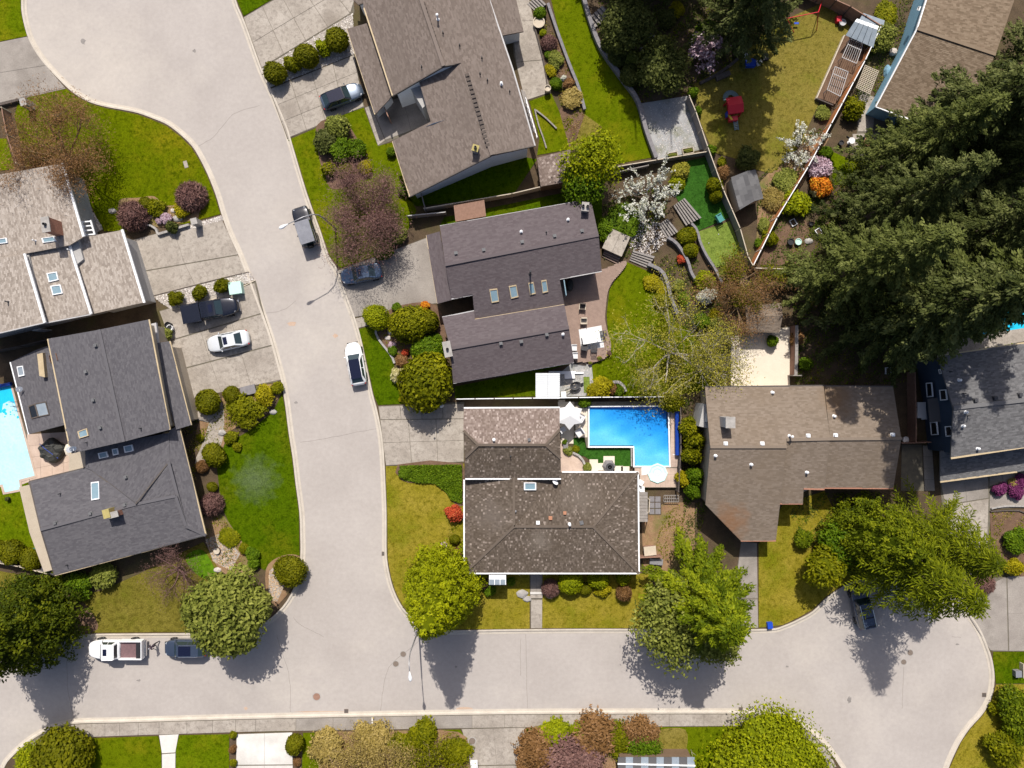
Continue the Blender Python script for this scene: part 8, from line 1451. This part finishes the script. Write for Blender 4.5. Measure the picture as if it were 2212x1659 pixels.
for u, v, lab in ((1452, 336, 'left timber-framed planting box on the gravel yard'), (1486, 326, 'right timber-framed planting box on the gravel yard')):
    x, y, _ = W(u, v, .3); o = empty('raised_bed', (x, y, .12), lab, 'raised bed', 'raised beds', .18)
    for sx, sy, w, d in ((0, .3, 1.2, .06), (0, -.3, 1.2, .06), (.57, 0, .06, .6), (-.57, 0, .06, .6)): m = MB(); m.box((sx, sy, .15), (w, d, .3)); m.build('board', 'wood_pale', o, local=True)
    m = MB(); m.box((0, 0, .12), (1.1, .54, .2)); m.build('soil', 'soil', o, local=True); q = link('plants', lumpy_mesh('leaf_olive', 1, .3, .85, n=900, lobes=6), o); q.scale = (.5, .24, .16); q.location = (0, 0, .2)
# greenhouse and trellised beds
gh = empty('greenhouse', W(1860, 60, 0), 'lean-to greenhouse with grey roof panels against the orange fence', 'greenhouse'); Q4 = [(1846, 46), (1896, 64), (1887, 103), (1826, 76)]; A_, B2, C2, D2 = [Vector(W(u, v, z)) for (u, v), z in zip(Q4, (2.2, 2.2, 1.8, 1.8))]
for i in range(5): t0, t1 = i / 5 + .008, (i + 1) / 5 - .008; m = MB(); m.prism([tuple(A_.lerp(B2, t0)), tuple(A_.lerp(B2, t1)), tuple(D2.lerp(C2, t1)), tuple(D2.lerp(C2, t0))], lambda p: p[2] - .03); m.build('roof_panel', 'poly_glass', gh)
Q5 = [(1851, 39), (1898, 57)]
for i in range(5): t0, t1 = i / 5 + .01, (i + 1) / 5 - .01; E0, E1 = Vector(W(1851, 40, 1.9)), Vector(W(1899, 57, 1.9)); m = MB(); m.prism([tuple(E0.lerp(E1, t0)), tuple(E0.lerp(E1, t1)), tuple(A_.lerp(B2, t1)), tuple(A_.lerp(B2, t0))], lambda p: p[2] - .03); m.build('roof_panel', 'metal_white' if i != 2 else 'tile_white', gh)
m = MB(); m.prism(poly_uv([(1848, 46), (1893, 62), (1884, 98), (1830, 76)]), .05, 1.7); m.build('wall', 'poly_glass', gh)
rb = empty('raised_bed', W(1800, 170, 0), 'long dark raised bed with trellis frames beside the orange fence', 'raised bed', 'raised beds'); m = MB(); m.prism(poly_uv([(1822, 80), (1880, 106), (1800, 228), (1762, 214)]), .05, .4); m.build('soil', 'mulch', rb)
for a, b in (((1822, 78), (1762, 214)), ((1762, 214), (1798, 229))): m = MB(); m.bar(W(*a, .35), W(*b, .35), .12, .5); m.build('board', 'wood_pale' if a[0] == 1822 else 'wood_dark', rb)
def trellis(label, c0, c1, c2, c3, n):
    A_, B2, C2, D2 = [Vector(W(*p, 1.3)) for p in (c0, c1, c2, c3)]; o = empty('trellis', (A_.x, A_.y, .4), label, 'trellis', 'white trellis frames')
    for a, b in ((A_, B2), (B2, C2), (C2, D2), (D2, A_), (A_.lerp(D2, .3), B2.lerp(C2, .3))): m = MB(); m.bar(a, b, .06); m.build('rail', 'trim_grey', o)
    for i in range(1, n): m = MB(); m.bar(A_.lerp(B2, i / n), D2.lerp(C2, i / n), .03); m.build('bar', 'trim_grey', o)
    for a in (A_, B2, C2, D2): m = MB(); m.bar(a, (a.x, a.y, .3), .06); m.build('post', 'trim_grey', o)
trellis('upper white trellis frame over the dark bed', (1837, 84), (1864, 96), (1850, 137), (1819, 124), 7); trellis('lower white trellis frame over the dark bed', (1804, 144), (1832, 155), (1815, 208), (1787, 194), 7)
o = empty('lattice_table', W(1873, 167, 0), 'pale lattice-topped garden table beside the orange fence', 'table', 'garden tables'); Q4 = [(1869, 141), (1898, 154), (1879, 203), (1850, 189)]; A_, B2, C2, D2 = [Vector(W(*p, .9)) for p in Q4]; m = MB()
for i in range(15): m.bar(A_.lerp(D2, i / 14), B2.lerp(C2, i / 14), .06, .03)
for i in range(8): m.bar(A_.lerp(B2, i / 7) + Vector((0, 0, -.03)), D2.lerp(C2, i / 7) + Vector((0, 0, -.03)), .05, .03)
m.build('lattice', 'wood_pale', o); 
for a in (A_, B2, C2, D2): m = MB(); m.bar(a, (a.x, a.y, .08), .08); m.build('leg', 'wood_pale', o)
o = empty('garden_fountain', W(1834, 308, .13), 'white round bird bath on the patio edge by the firs', 'bird bath'); m = MB(); m.lathe([(.2, 0), (.1, .1), (.1, .5), (.36, .62), (.34, .68), (.1, .6), (0, .6)], 14); m.build('basin', 'plastic_white', o, local=True)
for u, v, rz, lab in ((1713, 481, .5, 'upper white square frame lying in the garden under the firs'), (1768, 501, .6, 'lower white square frame lying in the garden under the firs'), (1918, 801, 0, 'white rectangular frame on the shaded side yard')):
    x, y, _ = W(u, v, .2); o = empty('cold_frame', (x, y, .13), lab, 'cold frame', 'white cold frames', rz)
    for sx, sy, w, d in ((0, .33, .6, .06), (0, -.33, .6, .06), (.27, 0, .06, .6), (-.27, 0, .06, .6)): m = MB(); m.box((sx, sy, .1), (w, d, .2)); m.build('board', 'trim_white', o, local=True)
    m = MB(); m.box((0, 0, .05), (.5, .6, .08)); m.build('soil', 'soil', o, local=True)
o = empty('hose', W(1850, 295, .14), 'dark garden hose curling over the round patio', 'hose'); m = MB(); m.tube([W(1829, 294, .15), W(1838, 300, .15), W(1848, 304, .15), W(1860, 306, .15)], .06, 5); m.build('tube', 'plastic_black', o)
o = empty('tarp', W(1918, 156, .2), 'blue tarpaulin heap below the pale blue wall', 'tarpaulin'); m = MB(); m.lathe([(.75, 0), (.5, .35), (.15, .5), (0, .5)], 9); m.v = [(p[0] * .6 + W(1916, 158)[0], p[1] * 1.2 + W(1916, 158)[1], p[2] + .1) for p in m.v]; m.build('sheet', 'wall_sky', o)
o = empty('flower_pot_stand', W(1923, 114, .1), 'pale stone ornament below the pale blue wall', 'garden ornament'); m = MB(); m.lathe([(.35, 0), (.42, .4), (.3, .6), (0, .65)], 7); m.v = [(p[0] + W(1925, 116)[0], p[1] + W(1925, 116)[1], p[2] + .1) for p in m.v]; m.build('stone', 'pebble', o)
boxthing('timber_planter', 'pale timber planter at the right edge beside the grey utility box', 'timber frame', 2212, 1450, (.12, 1.5, .6), 'wood_pale', .13)
boxthing('side_barrow', 'grey barrow stored beside the bright cedar', 'barrow', 1418, 1214, (1.4, .6, .5), 'metal_grey', .13, -.1); boxthing('storage_box', 'dark wooden crate at the house corner by the bright cedar', 'crate', 1404, 1190, (1.2, .9, .7), 'wood_redbrown', .13, .1, 'wood_pale')
boxthing('white_board', 'white framed goal board lying at the bottom driveway edge', 'board', 1024, 1652, (.75, .9, .1), 'plastic_white', .8, .05)
boxthing('patio_chest', 'white chest against the blue house side wall', 'chest', 1991, 886, (.9, 1.7, .5), 'plastic_white', .13)
